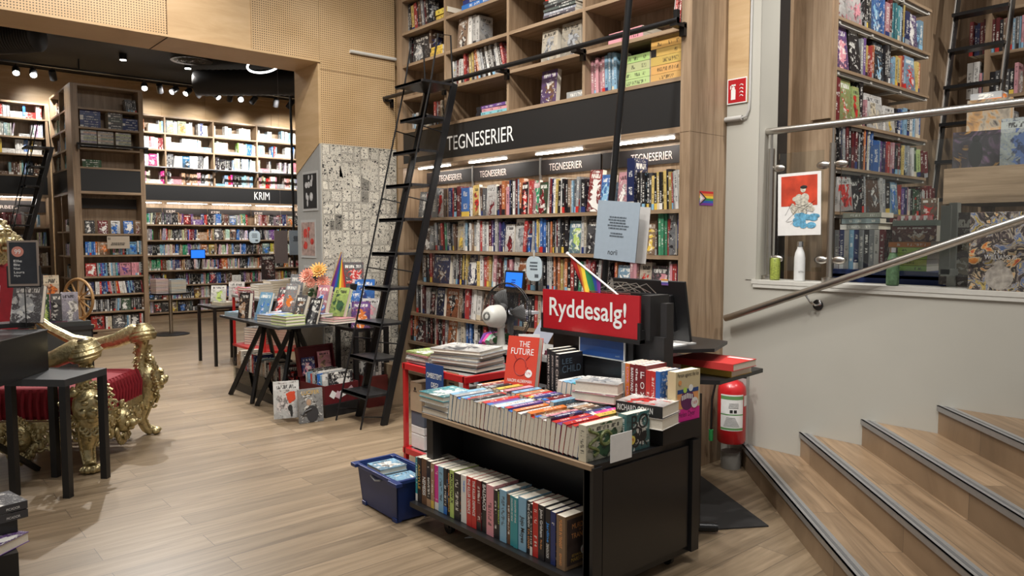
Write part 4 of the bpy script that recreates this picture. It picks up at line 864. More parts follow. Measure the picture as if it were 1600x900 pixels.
# the stack and display books behind
o = flatbook(2.90, 2.63, .80, .25, .19, .045, 'p', 'pink covered paperback lying under the white one on trolley', -75, 'w')
o = flatbook(2.90, 2.62, .847, .24, .17, .055, 'w', 'white paperback lying on the pink one on trolley', -70, 'G')
m = MB(); m.box(2.80, 2.52, .742, 3.0, 2.74, .80); solo(m, 'black_riser', BLACK, (2.9, 2.63, .742), 'low black riser under the white and pink paperbacks', 'riser')
for k, (z, c) in enumerate([(.742, 'w'), (.80, 'w')]):
    o = flatbook(2.87, 2.29, z-.001 if k == 0 else z, .25, .20, .055, c, 'white paperback lying below the one lettered RICHARD OSMAN' if k == 0 else 'white hardback lying flat with RICHARD OSMAN on black spine', -78, 'r')
    if k:
        s = bx(-.126, .0, 0, -.124, .0, 0); 
        q = bx(-.125, -.1012, 0, .125, -.1001, .0545).build('spine', BKT, o); text('RICHARD OSMAN', .19, .03, LETTER, T3((-.115, -.1018, .012)), q, bold=.02)
# standing books on the rear deck at the right end
yb = 2.52
for i, (t, c, a, h, d, ti, mt) in enumerate([(.026, 'G', 'n', .26, .17, '', None), (.03, 'o', 'p', .26, .17, 'LOVE, MAYBE', PKT), (.032, 'R', 'w', .26, .19, 'BARNYARD MOON', LETTER), (.03, 'R', 'p', .262, .19, 'the centre', LETTER), (.042, 'R', 'w', .262, .17, 'FOXA', LETTER),
        (.03, 'r', 'o', .242, .16, '', None), (.032, 'r', 'o', .242, .16, '', None), (.028, 'b', 'w', .245, .16, '', None)]):
    M = T3((2.935, yb-t/2, .744)) @ FX
    o = onebook('paperback_book', [f'grey paperback standing first in the row at trolley right end', 'orange paperback standing beside grey one at trolley right end', 'maroon paperback with large white lettering, right end row', 'wine red paperback lettered the centre, right end row',
        'dark red paperback lettered FOXA in white serif letters', 'scarlet paperback standing next to the FOXA one', 'scarlet paperback standing next to the blue one', 'blue paperback just left of the parachute cover'][i], 'book', 'standing paperbacks at the trolley right end', M, t*.96, h, d, CC[c], CC[a], detail=True, plain=bool(ti))
    if ti == 'FOXA':
        for k, ch in enumerate('FOXA'): text(ch, .024, .034, LETTER, T3((-.012, -.0008, .195-k*.052)), o)
    elif ti: spine_text(o, t, h, ti, mt, (.15, .93), .5)
    yb -= t
M = T3((2.955, 2.215, .744)) @ FX @ RZ(-2)
o = onebook('paperback_book', 'cream paperback with parachute picture, magenta foot and round 169 sticker', 'book', 'standing paperbacks at the trolley right end', M, .05, .25, .19, (.60, .50, .30), CC['o'], detail=True, plain=True)
cvm = MB(); MC = T3((.0255, .0, 0)) @ RZ(90)
def disc(mb, cx, cz, r, M, y=0., mi=0, n=24, sz=1., th=.0008):
    mb.lathe([(r*.01, 0), (r, 0), (r, th), (r*.01, th)], n, mi, M @ T3((cx, y, cz)) @ RXm(90) @ Matrix.Diagonal((1, sz, 1, 1)))
cvm.box(.0, -.0006, 0, .188, 0, .062, 0, MC); cvm.box(.012, -.0006, .065, .176, 0, .155, 3, MC); disc(cvm, .09, .105, .052, MC, -.0006, 1); cvm.box(.012, -.0014, .14, .176, -.0006, .16, 2, MC)
disc(cvm, .07, .155, .014, MC, -.0016, 4); disc(cvm, .115, .162, .017, MC, -.0016, 5); disc(cvm, .03, .195, .012, MC, -.0016, 3)
for k in range(7): cvm.box(.045+k*.013, -.0022, .112-.002*abs(k-3), .052+k*.013, -.0014, .138-.003*abs(k-3), 5, MC)
cvm.build('cover_picture', [flat('magenta_print', (.62, .02, .25), .4), flat('deep_blue_print', (.12, .02, .10), .4), NAVY, ORT, LIMET, LETTER], o)
text('Person against the Ice', .165, .026, BKT, MC @ T3((.012, -.001, .215)), o); text('Helen Dyer', .13, .034, flat('plum_print', (.12, .01, .08), .5), MC @ T3((.022, -.0012, .014)), o)
sm = MB(); disc(sm, .145, .085, .027, MC, -.003, 0); sk = sm.build('price_sticker', WHITE, o); text('169', .032, .017, REDP, MC @ T3((.129, -.0042, .077)), sk)
# right front corner: snake cover with a blank card and the dark BOOK cover
M = T3((2.375, 2.262, .653))
o = onebook('paperback_book', 'cream paperback with a green snake on its cover, blank card leaning before it', 'book', None, M @ FX, .045, .165, .25, (.62, .58, .45), CC['E'], detail=True)
sm = MB(); MC = T3((.0232, 0, 0)) @ RZ(90)
pts = [(.05+.03*math.sin(k*.55)*(1 if k < 22 else 1.2), .0, .02+.0062*k) for k in range(22)]; sm.tube([tuple(MC @ Vector(p)) for p in pts], .008, 6)
pts = [(.13+.035*math.cos(k*.5), .0, .09+.03*math.sin(k*.5)) for k in range(13)]; sm.tube([tuple(MC @ Vector(p)) for p in pts], .009, 6)
sm.build('snake_picture', flat('snake_green', (.13, .15, .05), .5, var=.6, scale=90), o)
m = MB(); m.box(2.47, 2.178, .645, 2.615, 2.181, .77); solo(m, 'blank_card', WHITE, (2.54, 2.18, .645), 'blank white card at the front right corner of the trolley', 'card')
M = T3((2.62, 2.215, .653)) @ Matrix.Identity(4)
o = onebook('book', 'dark teal cover with large black letters and yellow 79 sticker, trolley corner', 'book', None, M @ T3((.085, 0, 0)), .17, .18, .05, (.06, .17, .17), CC['k'], face=True, detail=True, seed=3.3, plain=True)
text('BO', .12, .07, BKT, T3((-.05, -.001, .1)), o); text('OK', .12, .07, BKT, T3((-.05, -.001, .015)), o)
sm = MB(); disc(sm, -.045, .055, .021, Matrix.Identity(4), -.0015, 0, sz=1.); sk = sm.build('price_sticker', flat('yellow_sticker', (.65, .55, .1), .5), o); text('79', .02, .018, REDP, T3((-.055, -.003, .046)), sk)

# THE FUTURE on its little stand
t = thing('book', 'red and orange hardback lettered THE FUTURE with round price sticker', 'book', (2.80, 3.17, .80), R(-72))
def facebook(t, w, h, d, tint, acc, back=12, z0=0, seed=2., kind=2):
    M = T3((0, 0, z0)) @ RXm(-back); mb = MB(); c = .003; x = w/2; mb.M = M
    mb.pface([(-x, 0, 0), (x, 0, 0), (x, 0, h), (-x, 0, h)], w, h, kind, tint, acc, seed); mb.box(-x, .0002, 0, x, c, h); mb.box(-x, d-c, 0, x, d, h); mb.box(-x, c, 0, -x+c, d-c, h)
    while len(mb.t) < len(mb.f): mb.t.append(tint); mb.a.append(tint); mb.p.append((seed, 0, .5)); mb.uv.append(None); mb.uvm.append(None)
    mb.build('cover', M_COVER, t); p = MB(); p.M = M; p.box(-x+c, c, .004, x-.003, d-c, h-.004); p.build('page_block', MPAGE, t); return M
M = facebook(t, .205, .285, .05, (.55, .055, .03), (.62, .16, .03), 12, seed=5., kind=.6)
text('THE', .07, .033, LETTER, M @ T3((-.025, -.0012, .225)), t); text('FUTURE', .15, .036, LETTER, M @ T3((-.075, -.0012, .18)), t); text('NAOMI ALDERMAN', .16, .018, LETTER, M @ T3((-.08, -.0012, .02)), t)
sm = MB(); disc(sm, .055, .075, .023, M, -.0015); sk = sm.build('price_sticker', WHITE, t); text('179', .026, .013, REDP, M @ T3((.042, -.0028, .069)), sk)
sm = MB(); pts = [(.045*math.cos(a*math.pi/12)*(1-.25*(a < 6)), -.001, .11+.05*math.sin(a*math.pi/12)) for a in range(25)]; sm.tube([tuple(M @ Vector(p)) for p in pts], .0022, 5); sm.tube([tuple(M @ Vector(p)) for p in [(-.03, -.001, .15), (-.05, -.001, .175)]], .002, 5); sm.tube([tuple(M @ Vector(p)) for p in [(.03, -.001, .15), (.05, -.001, .175)]], .002, 5)
sm.build('line_drawing', flat('dark_red_print', (.22, .01, .015), .5), t)
m = MB(); m.box(2.70, 3.06, .742, 2.90, 3.29, .797); solo(m, 'book_stand', BLACK, (2.8, 3.17, .742), 'small black stand under the red book lettered THE FUTURE', 'stand')
# three black thrillers
for i, (yy, t_, ti) in enumerate([(3.06, .03, 'MARTIN CRUZ'), (3.028, .03, 'JOHN CONNOLLY'), (2.99, .04, 'LEE CHILD')]):
    M = T3((2.93, yy, .744)) @ FX
    o = onebook('paperback_book', ['black paperback behind THE FUTURE, leftmost of the three black ones', 'black paperback, middle one of the three black ones on trolley', 'black thriller with big CHILD lettering on its cover'][i], 'book', 'black thrillers on the trolley', M, t_, .27-.01*i, .19, CC['k'], (.05, .09, .12), detail=True, plain=True)
    spine_text(o, t_, .25, ti, LETPALE, (.15, .95), .45)
    if i == 2:
        MC = T3((.0208, 0, 0)) @ RZ(90); text('CHILD', .15, .04, flat('grey_blue_print', (.10, .14, .18), .4), MC @ T3((.02, -.0006, .14)), o); text('LEE', .08, .03, flat('grey_blue_print', (.1, .14, .18), .4), MC @ T3((.02, -.0006, .19)), o)
        sm = MB(); disc(sm, .035, .06, .016, MC, -.0005); sm.build('emblem', flat('grey_blue_print', (.1, .14, .18), .4), o)

# ------------------------------------------------ kiosk desk behind the trolley
t = thing('clearance_sign', 'red sign lettered Ryddesalg! on black holder above the trolley', 'sign', (3.1, 2.92, .744), R(-90))
m = MB(); m.box(-.37, 0, .36, .38, .012, .595); m.build('sign_board', REDS, t)
m = MB(); m.box(-.38, .012, .34, .39, .035, .41); m.box(-.38, -.01, .335, .39, .035, .358); m.box(-.31, .036, 0, .31, .05, .4); m.box(.37, -.004, .34, .39, .012, .45); m.box(-.38, -.004, .34, -.365, .012, .45); m.build('holder', BLACK, t)
text('Ryddesalg!', .60, .145, LETTER, T3((-.31, -.0015, .405)), t, bold=.013)
m = MB(); m.box(-.08, .018, .225, .265, .028, .34); m.box(-.072, .016, .233, .257, .018, .338, 1); m.build('blue_notice', [WHITE, NAVY], t); text('norli', .03, .01, PALE, T3((.2, .0155, .245)), t)
m = MB(); m.box(3.17, 2.43, .744, 3.19, 3.27, 1.12); m.box(3.19, 2.43, .90, 3.25, 2.47, 1.30); m.box(3.14, 2.50, 1.10, 3.30, 2.56, 1.34); solo(m, 'counter_back_panel', CHAR, (3.2, 2.85, .744), 'black back panel of the counter behind the red sign', 'panel')
m = MB()
m.M = T3((0, 0, 0))
desk = thing('sit_stand_desk', 'black height-adjustable desk with T foot behind the trolley', 'desk', (3.75, 2.75, 0))
m = at(desk); m.prism([(3.56, 2.34), (4.09, 2.39), (4.22, 3.3), (3.25, 3.3), (3.25, 2.7)], .832, .856); m.build('desk_top', BLACK, desk)
m = at(desk); m.box(3.34, 2.36, .05, 3.42, 2.40, .80); m.box(3.34, 2.40, .05, 3.40, 2.46, .83); m.build('column', BLKM, desk)
m = at(desk); m.tube([(3.25, 2.62, .035), (3.52, 2.33, .035)], .026, 10); m.tube([(3.52, 2.33, .035), (3.53, 2.32, .035)], .024, 10); m.build('foot', BLKM, desk, smooth=True)
m = at(desk); m.prism([(3.30, 2.62), (3.62, 2.42), (3.95, 2.55), (4.0, 3.25), (3.30, 3.25)], 1.0, 1.02); m.box(3.31, 2.7, .857, 3.35, 3.2, 1.0); m.build('raised_shelf', BLACK, desk)
m = at(desk); m.box(3.36, 3.0, .857, 3.40, 3.2, 1.0); m.build('support', BLACK, desk)
m = MB(); m.box(3.45, 2.60, 1.02, 3.70, 2.95, 1.028, 0, RZ(0)); solo(m, 'paper_sheets', WHITE, (3.57, 2.8, 1.02), 'loose white papers under the monitor on the raised shelf', 'paper')
o = flatbook(3.74, 2.50, .905, .39, .27, .040, 'r', 'large red book lying on the yellow one on black desk', 94, 'r', art=False); 
w = bx(-.215, -.16, .0375, -.20+.1, -.02, .0378); 
m = MB(); m.box(-.1, .02, .0372, .08, .1, .0378); 
cvr = bx(-.19, -.11, .0402, -.04, -.075, .041).build('title_block', WHITE, o)
flatbook(3.79, 2.52, .8565, .33, .24, .046, 'y', 'yellow book lying beneath the large red one on black desk', 94, 'k', art=False)
for i, (c, yy) in enumerate(zip('oprrbo', [3.02, 2.985, 2.95, 2.915, 2.88, 2.85])):
    onebook('book', f"{CN[c]} book on the desk below the monitor, {ordn(i)} from left", 'book', 'books below the monitor', T3((4.36, yy+.3, .86)) @ FX, .03, .2, .15, CC[c], CC['w'])
mon = thing('monitor', 'black computer monitor seen from behind with small flag sticker', 'monitor', (3.62, 2.86, 1.02), R(-94))
MM = T3((0, 0, .02)) @ RXm(10)
m = MB(); m.M = MM; m.prism([(-.29, 0), (.29, 0), (.29, .02), (-.29, .02)], 0, .36); m.box(-.2, -.03, .06, .2, 0, .28); m.build('screen_housing', BLACK, mon, bevel=.004)
m = MB(); m.M = MM; m.box(-.02, -.034, .2, .12, -.03, .205); m.build('vent_slot', flat('slot_grey', (.06, .06, .06), .4), mon)
m = MB(); m.tube([(0, .01, .0), (0, .01, .16)], .018); m.box(-.12, -.1, 0, .12, .1, .012); m.build('stand', BLKM, mon)
m = MB(); m.M = MM
for k, c in enumerate([(.5, .4, .3), (.05, .05, .3), (.55, .5, .6), (.7, .35, .05)]): m.box(.12, -.004, .335+k*.009, .17, -.0005, .344+k*.009, k)
m.build('flag_sticker', [flat('sticker_%d' % k, c, .5) for k, c in enumerate([(.25, .12, .4), (.1, .1, .45), (.8, .8, .8), (.8, .35, .05)])], mon)
# wire rack and flag on the sign
wr = MB()
for k in range(7):
    x0 = 2.84-.035*k; wr.tube([(3.16, x0+.1, 1.345), (3.12, x0, 1.365+.02*(k % 3)), (3.18, x0-.07, 1.40-.025*(k % 2)), (3.20, x0-.12, 1.35)], .0025, 5)
wr.tube([(3.12, 2.98, 1.345), (3.12, 2.62, 1.345)], .003, 5); wr.tube([(3.2, 2.98, 1.345), (3.2, 2.62, 1.345)], .003, 5)
solo(wr, 'wire_rack', STEEL, (3.16, 2.8, 1.345), 'tangle of bent wire card holders above the red sign', 'rack', smooth=True)
def flagmesh(w, h, nx, ny, fold, cols, M, name, parent, droop=0.):
    m = MB(); m.M = M; vs = []; fs = []; mi = []
    for j in range(ny+1):
        for i in range(nx+1):
            u, v = i/nx, j/ny; vs.append((u*w, fold*math.sin(u*9+v*3)*u, v*h-droop*u*u))
    n0 = len(m.f); m.add(vs, [(j*(nx+1)+i, j*(nx+1)+i+1, (j+1)*(nx+1)+i+1, (j+1)*(nx+1)+i) for j in range(ny) for i in range(nx)])
    for k, f in enumerate(range(n0, len(m.f))): m.m[f] = (k//nx)*6//ny
    o = m.build(name, cols, parent, smooth=True); s = o.modifiers.new('cloth', 'SOLIDIFY'); s.thickness = .0012; return o
RAIN = [flat('flag_'+n, c, .7) for n, c in (('purple', (.16, .03, .25)), ('blue', (.02, .08, .38)), ('green', (.02, .22, .08)), ('yellow', (.75, .55, .04)), ('orange', (.65, .2, .03)), ('red', (.5, .02, .02)))]
fl = thing('pride_flag', 'small rainbow flag on white stick stuck behind the red sign', 'flag', (3.12, 2.70, 1.33), R(-90))
p0 = Vector((0.0, 0, 0)); p1 = Vector((-.40, 0, .225))
m = MB(); m.tube([p0, p1], .006, 8); m.blob(p1, .011); m.build('stick', WHITE, fl, smooth=True)
d = (p0-p1).normalized(); Mf = Matrix(((d.x, 0, -.25, p1.x+.015), (0, 1, 0, .005), (d.z, 0, -1, p1.z-.01), (0, 0, 0, 1)))
m = MB(); vs = []; NX, NY = 14, 12
for j in range(NY+1):
    for i in range(NX+1):
        u, v = i/NX, j/NY; a = p1+(p0-p1)*(.03+.62*u); vs.append((a.x+.02*v+.09*v*(1-u), .02*math.sin(u*10+v*2)*v, a.z-.22*v*(1-.15*u)))
m.add(vs, [(j*(NX+1)+i, (j+1)*(NX+1)+i, (j+1)*(NX+1)+i+1, j*(NX+1)+i+1) for j in range(NY) for i in range(NX)])
m.m = [5-min(5, (k % NX)*6//NX) for k in range(len(m.f))]
o = m.build('flag_cloth', RAIN, fl, smooth=True); s = o.modifiers.new('cloth', 'SOLIDIFY'); s.thickness = .0012
# pole with the blue poster
m = MB(); m.tube([(3.9, 3.56, .858), (3.75, 3.09, 5.4)][::1], .023, 12)
m = MB(); m.tube([(3.74, 3.42, .858), (3.75, 3.16, 3.4), (3.755, 3.0, 5.4)], .0225, 12); solo(m, 'service_pole', BLKM, (3.74, 3.42, .858), 'slim black pole rising from the desk past the comics shelves', 'pole', smooth=True)
m = MB(); m.prism([(0, 0), (0, 0)], 0, 0) if False else None
po = thing('hanging_poster', 'pale blue poster lettered norli hanging on the black pole', 'poster', (3.70, 3.25, 1.50), R(-78))
MP = RYm(5) @ RXm(0)
m = MB(); m.M = MP; m.box(-.155, 0, .0, .155, .004, .385); m.build('front_sheet', PALE, po)
m = MB(); m.M = MP @ RZ(8); m.box(-.10, .05, -.005, .20, .053, .36); m.build('rear_sheet', flat('pale_card', (.5, .48, .46), .6), po)
text('norli', .07, .035, BKT, MP @ T3((-.05, -.001, .035)), po)
m = MB(); lines(m, -.08, .20, .09, .29, 5, MP, y=-.0015); lines(m, -.06, .15, .07, .185, 2, MP, y=-.0015, seed=2); m.build('small_print', flat('print_grey', (.08, .1, .12), .6), po)

# tablet and hanging round card on the comics shelves
tb = thing('tablet', 'black framed tablet with blue screen on the third comics shelf', 'tablet', (4.30, 4.945, 1.195), R(-92))
m = MB(); m.M = RXm(-6); m.box(-.135, 0, 0, .135, .012, .165); m.build('frame', BLACK, tb, bevel=.004); m = MB(); m.M = RXm(-6); m.box(-.115, -.001, .018, .115, .0, .147); m.build('screen', SCREEN, tb)
m = MB(); m.M = RXm(-6); lines(m, -.04, .05, .04, .09, 2, Matrix.Identity(4), y=-.002); m.build('screen_text', NAVY, tb)
def rrect(w, h, r, n=6):
    P = []
    for cx, cz, a0 in ((w/2-r, h/2-r, 0), (-w/2+r, h/2-r, 90), (-w/2+r, -h/2+r, 180), (w/2-r, -h/2+r, 270)):
        for k in range(n+1): a = R(a0+90*k/n); P.append((cx+r*math.cos(a), cz+r*math.sin(a)))
    return P
def tagcard(loc, rz, s, label):
    t = thing('hanging_tag', label, 'sign', loc, R(rz)); m = MB(); m.prism(rrect(.21*s, .225*s, .07*s), 0, .003, 0, RXm(90)); m.build('card', flat('pale_blue_tag', (.50, .60, .66), .5), t)
    m = MB(); lines(m, -.07*s, -.02*s, .07*s, .07*s, 3, Matrix.Identity(4), y=-.0045); m.box(.01*s, -.0045, -.08*s, .06*s, -.0038, -.05*s); m.build('small_print', flat('print_grey', (.08, .1, .12), .6), t)
    m = MB(); m.box(-.012*s, -.004, .1*s, .012*s, 0, .17*s); m.build('hook', GREYF, t)
tagcard((4.29, 4.66, 1.385), -90, .93, 'pale blue rounded tag hanging below the second comics shelf')
# rainbow sticker on the bookcase end
m = MB()
for k in range(6): m.box(4.42, 3.096, 1.875+k*.0165, 4.58, 3.1, 1.8915+k*.0165, k)
for k, mi in enumerate((6, 7, 8)): 
    w = .08-.022*k; m.add([(4.42, 3.0955-.0005*k, 1.924-w*.6), (4.42+w, 3.0955-.0005*k, 1.924), (4.42, 3.0955-.0005*k, 1.924+w*.6)], [(0, 1, 2)], mi)
solo(m, 'rainbow_sticker', RAIN[::-1][::-1] + [BKT, flat('sticker_pink', (.6, .4, .45), .5), LETTER], (4.5, 3.098, 1.875), 'square progress rainbow sticker on the bookcase end panel', 'sticker')
# extinguisher sign
t = thing('extinguisher_sign', 'red square sign with white fire extinguisher and flames', 'sign', (4.733, 3.015, 2.60), R(-90))
m = MB(); m.box(-.08, -.004, 0, .078, .0, .178, 0); m.box(-.072, -.0052, .008, .070, -.004, .17, 1); m.build('plate', [WHITE, REDS], t)
m = MB(); m.box(-.048, -.0066, .03, -.012, -.0052, .10); m.box(-.042, -.0066, .10, -.018, -.0052, .118); m.box(-.045, -.0066, .125, -.012, -.0052, .136); m.box(-.034, -.0066, .116, -.026, -.0052, .13); m.box(-.055, -.0066, .105, -.048, -.0052, .13)
for k in range(4): m.curl((.03, -.006, .04+k*.025), (1, 0, .3), (-.3, 0, 1), .02, .012, .35, .004, .0015, seg=6, n=5)
m.build('pictogram', LETTER, t)
m = MB(); m.tube([(4.72, 3.10, 2.493), (4.72, 2.965, 2.493)], .019, 12); m.tube([(4.72, 2.965, 2.493), (4.722, 2.935, 2.50), (4.724, 2.915, 2.545), (4.726, 2.912, 2.62), (4.726, 2.905, 5.3)], .008, 8)
solo(m, 'wall_conduit', flat('conduit', (.42, .41, .39), .5), (4.72, 3.0, 2.49), 'grey conduit with thin bent pipe below the extinguisher sign', 'pipe', smooth=True)
# fire extinguisher
fe = thing('fire_extinguisher', 'red fire extinguisher hanging on the grey wall beside the bookcase', 'fire extinguisher', (4.60, 2.925, .20))
m = MB(); m.lathe([(.03, 0), (.088, .0), (.098, .015), (.098, .37), (.092, .40), (.07, .43), (.03, .45), (.022, .455)], 32); m.build('cylinder', RED, fe, smooth=True)
m = MB(); m.lathe([(.02, .45), (.024, .455), (.024, .485), (.012, .49)], 16); m.bar((0, 0, .485), (.02, -.11, .51), .02, .012); m.bar((0, 0, .475), (.02, -.1, .47), .018, .01); m.build('valve', BLKM, fe, smooth=True)
def wrap(mb, r, a0, a1, z0, z1, mi=0, n=14):
    vs = []; 
    for k in range(n+1):
        a = R(a0+(a1-a0)*k/n); vs += [(r*math.cos(a), r*math.sin(a), z0), (r*math.cos(a), r*math.sin(a), z1)]
    mb.add(vs, [(2*k, 2*k+2, 2*k+3, 2*k+1) for k in range(n)], mi)
m = MB(); wrap(m, .0992, 165, 262, .10, .355); wrap(m, .0997, 165, 262, .32, .345, 1); wrap(m, .0997, 165, 262, .105, .12, 1); wrap(m, .0997, 165, 262, .21, .218, 1); wrap(m, .0992, 268, 300, .27, .345)
for k in range(7): wrap(m, .0998, 180+k*2, 245-k*3, .13+k*.01, .133+k*.01, 2)
for k in range(4): wrap(m, .0998, 200+k, 240, .26+k*.01, .263+k*.01, 2)
wrap(m, .0998, 205, 217, .226, .248, 2); wrap(m, .0998, 221, 233, .226, .248, 2)
m.build('label', [WHITE, flat('label_green', (.12, .28, .1), .5), BKT], fe)
m = MB(); m.tube([(-.01, .03, .48), (-.06, .09, .44), (-.08, .11, .3), (-.085, .11, .08)], .008, 8); m.tube([(-.085, .11, .08), (-.085, .11, -.0)], .016, 10, 1); m.build('hose', [BLKM, flat('green_nozzle', (.03, .3, .08), .5)], fe, smooth=True)
m = MB(); m.box(-.01, -.03, .05, .135, .03, .06); m.box(.10, -.05, -.05, .138, .05, .47); m.build('bracket', flat('conduit', (.42, .41, .39), .5), fe)
m = MB(); m.tube([(4.64, 2.95, .0), (4.64, 2.95, .12)], .07, 16); solo(m, 'pipe_stub', flat('pipe_grey', (.24, .23, .21), .6), (4.64, 2.95, 0), 'grey pipe stub on the floor below the extinguisher', 'pipe', smooth=True)
m = MB(); m.prism([(3.83, 2.18), (4.31, 2.99), (3.95, 3.6), (3.3, 3.0), (3.44, 2.43)], .001, .009); solo(m, 'floor_mat', flat('rubber_mat', (.022, .021, .021), .8), (3.9, 2.8, 0), 'dark grey angular floor mat beside the desk', 'mat')

# ------------------------------------------------ rails of the staircase and gallery
lr = thing('handrail', 'sloping brushed steel handrail fixed to the grey wall', 'handrail', (4.66, 2.43, 1.2))
m = at(lr); m.tube([(4.66, 3.03, 1.07), (4.66, 3.0, 1.078), (4.66, -.4, 2.36)], .024, 16); m.build('rail', STEEL, lr, smooth=True)
for y_ in (2.43, .6):
    z_ = 1.07+(3.03-y_)*.3765; m = at(lr); m.tube([(4.66, y_, z_-.02), (4.67, y_-.03, z_-.07), (4.70, y_-.05, z_-.09), (4.738, y_-.05, z_-.09)], .007, 8); m.lathe([(.001, 0), (.036, 0), (.036, .006), (.001, .006)], 20, 0, T3((4.733, y_-.05, z_-.09)) @ RYm(90)); m.build('wall_bracket', CHROME, lr, smooth=True)
gr = thing('balustrade', 'steel and glass balustrade standing on the ledge above grey wall', 'balustrade', (4.84, 1.6, 1.352))
m = at(gr); m.tube([(4.84, 2.90, 2.392), (4.84, -1.2, 2.392)], .024, 16); m.build('top_rail', STEEL, gr, smooth=True)
for y_ in (2.80, 2.36, .95):
    m = at(gr); m.tube([(4.84, y_, 1.352), (4.84, y_, 2.27)], .021, 14); m.tube([(4.84, y_, 2.27), (4.84, y_, 2.37)], .008, 8); m.lathe([(.001, 0), (.05, 0), (.05, .03), (.022, .035)], 20, 0, T3((4.84, y_, 1.352))); m.build('post', STEEL, gr, smooth=True)
for (a, b2) in ((2.42, 2.74), (1.01, 2.30), (-.8, .89)):
    wbx(gr, 4.836, a, 1.42, 4.845, b2, 2.23).build('glass_panel', GLASS, gr)
    for yy in (a, b2):
        s = 1 if yy == a else -1
        for z_ in (1.50, 2.13): m = at(gr); m.M = m.M @ T3((4.84, yy, z_)); m.blob((0, s*.0, 0), (.016, .05, .027), n=12); m.build('glass_clamp', STEEL, gr, smooth=True)
# bottles on the ledge
def bottle(name, label, loc, prof, mat, extra=None):
    t = thing(name, label, 'bottle' if 'bottle' in name else 'can', loc); m = MB(); m.lathe(prof, 24); m.build('body', mat, t, smooth=True)
    if extra: m = MB(); m.lathe(extra, 20); m.build('cap', CHROME, t, smooth=True)
    return t
b = bottle('water_bottle', 'white steel water bottle with silver cap on the ledge', (4.80, 2.55, 1.352), [(.03, 0), (.036, .006), (.036, .16), (.03, .195), (.018, .225), (.018, .235)], flat('white_enamel', (.62, .62, .61), .35), [(.018, .235), (.02, .236), (.02, .27), (.002, .27)])
text('HTSU', .036, .012, BKT, T3((0, 0, 0)) @ RZ(-45) @ T3((-.018, -.0385, .06)), b)
bottle('water_bottle', 'green steel water bottle with silver cap on the ledge behind the handrail', (4.80, 1.94, 1.352), [(.03, 0), (.037, .006), (.037, .14), (.03, .175), (.022, .195), (.022, .205)], flat('green_enamel', (.07, .13, .065), .4, var=.4, scale=60), [(.022, .205), (.024, .206), (.024, .235), (.002, .235)])
bottle('drink_can', 'lime green drink can with black scribbles on the ledge', (4.80, 2.73, 1.352), [(.026, 0), (.033, .008), (.033, .145), (.027, .155), (.02, .156)], flat('lime_can', (.17, .20, .035), .4, var=.9, scale=110))
m = MB(); m.lathe([(.001, 0), (.05, 0), (.055, .02), (.05, .03), (.001, .03)], 20); m.blob((0, .0, .09), (.018, .045, .07)); o = m.build('wall_charger', GREYF, smooth=True); o.location = (4.93, 2.88, 1.39); tag(o, 'white rounded device at the dark gap beside the can', 'device')
# art print on the glass
t = thing('art_print', 'framed print of a winged figure over red sky hanging on glass', 'poster', (4.825, 2.575, 1.665), R(-90))
m = MB(); m.M = RYm(-1.2); m.box(-.155, 0, 0, .155, .004, .425); m.build('paper', WHITE, t)
m = MB(); m.M = RYm(-1.2); m.box(-.13, -.0012, .20, .13, 0, .405); m.build('red_sky', flat('red_sky_print', (.50, .05, .02), .5, var=.5, scale=9), t)
m = MB(); m.M = RYm(-1.2); rd = random.Random(5); M90 = RXm(0)
for k in range(26): a = rd.uniform(0, 6.28); r_ = rd.uniform(0, 1); m.blob((.02+.085*r_*math.cos(a), -.0014, .20+.06*r_*math.sin(a)), (rd.uniform(.015, .035), .001, rd.uniform(.012, .03)), n=8)
m.blob((.03, -.0016, .31), (.02, .001, .022), n=8); m.build('winged_figure', flat('figure_print', (.42, .36, .30), .6, var=.8, scale=60), t)
m = MB(); m.M = RYm(-1.2)
for k in range(16): m.blob((rd.uniform(-.02, .11), -.0026, rd.uniform(.055, .14)), (rd.uniform(.02, .04), .001, rd.uniform(.012, .022)), n=8)
m.build('blue_figure', flat('blue_figure_print', (.10, .30, .50), .6, var=.6, scale=50), t)
m = MB(); m.M = RYm(-1.2)
m.blob((.035, -.003, .325), (.026, .001, .012), n=8)
for k in range(14): m.bar((rd.uniform(-.1, .12), -.003, rd.uniform(.07, .24)), (rd.uniform(-.1, .12), -.003, rd.uniform(.07, .24)), .0015, .0008)
m.build('ink_lines', BKT, t)

# upstairs: table, boxes, big book, ladder
t = thing('display_table', 'upstairs wooden display table with deep apron behind the glass', 'table', (5.6, .9, 1.31))
m = at(t); m.box(5.40, -.2, 1.87, 6.2, 1.88, 2.10); m.build('apron', M_OAKY, t)
for (x, y_) in ((5.43, 1.8), (5.43, -.1), (6.1, 1.8), (6.1, -.1)): wbx(t, x, y_, 1.31, x+.07, y_+.07, 1.87).build('leg', M_OAKV, t)
def coverbox(name, label, cat, loc, rz, w, d, h, tint, acc, seed):
    m = MB(); m.book(w, h, d, tint, acc, seed, True); o = m.build(name, M_COVER); o.location = loc; o.rotation_euler = (0, 0, R(rz)); return tag(o, label, cat)
o = coverbox('boxed_game', 'large dark box with a shadowy figure on the upstairs table', 'box', (5.47, 1.70, 2.101), -78, .30, .20, .235, (.05, .045, .05), (.10, .05, .12), 1.1)
bx(-.149, -.0008, .001, .149, -.0002, .234).build('picture', painted('dusky_picture', [(.3, (.16, .10, .16)), (.45, (.05, .045, .05)), (.6, (.035, .03, .035)), (.7, (.3, .17, .05))], 6), o)
m = MB(); m.blob((-.02, -.001, .09), (.04, .0008, .09), n=14); m.blob((-.02, -.001, .185), (.022, .0008, .025), n=12); m.build('shadow_figure', BKT, o)
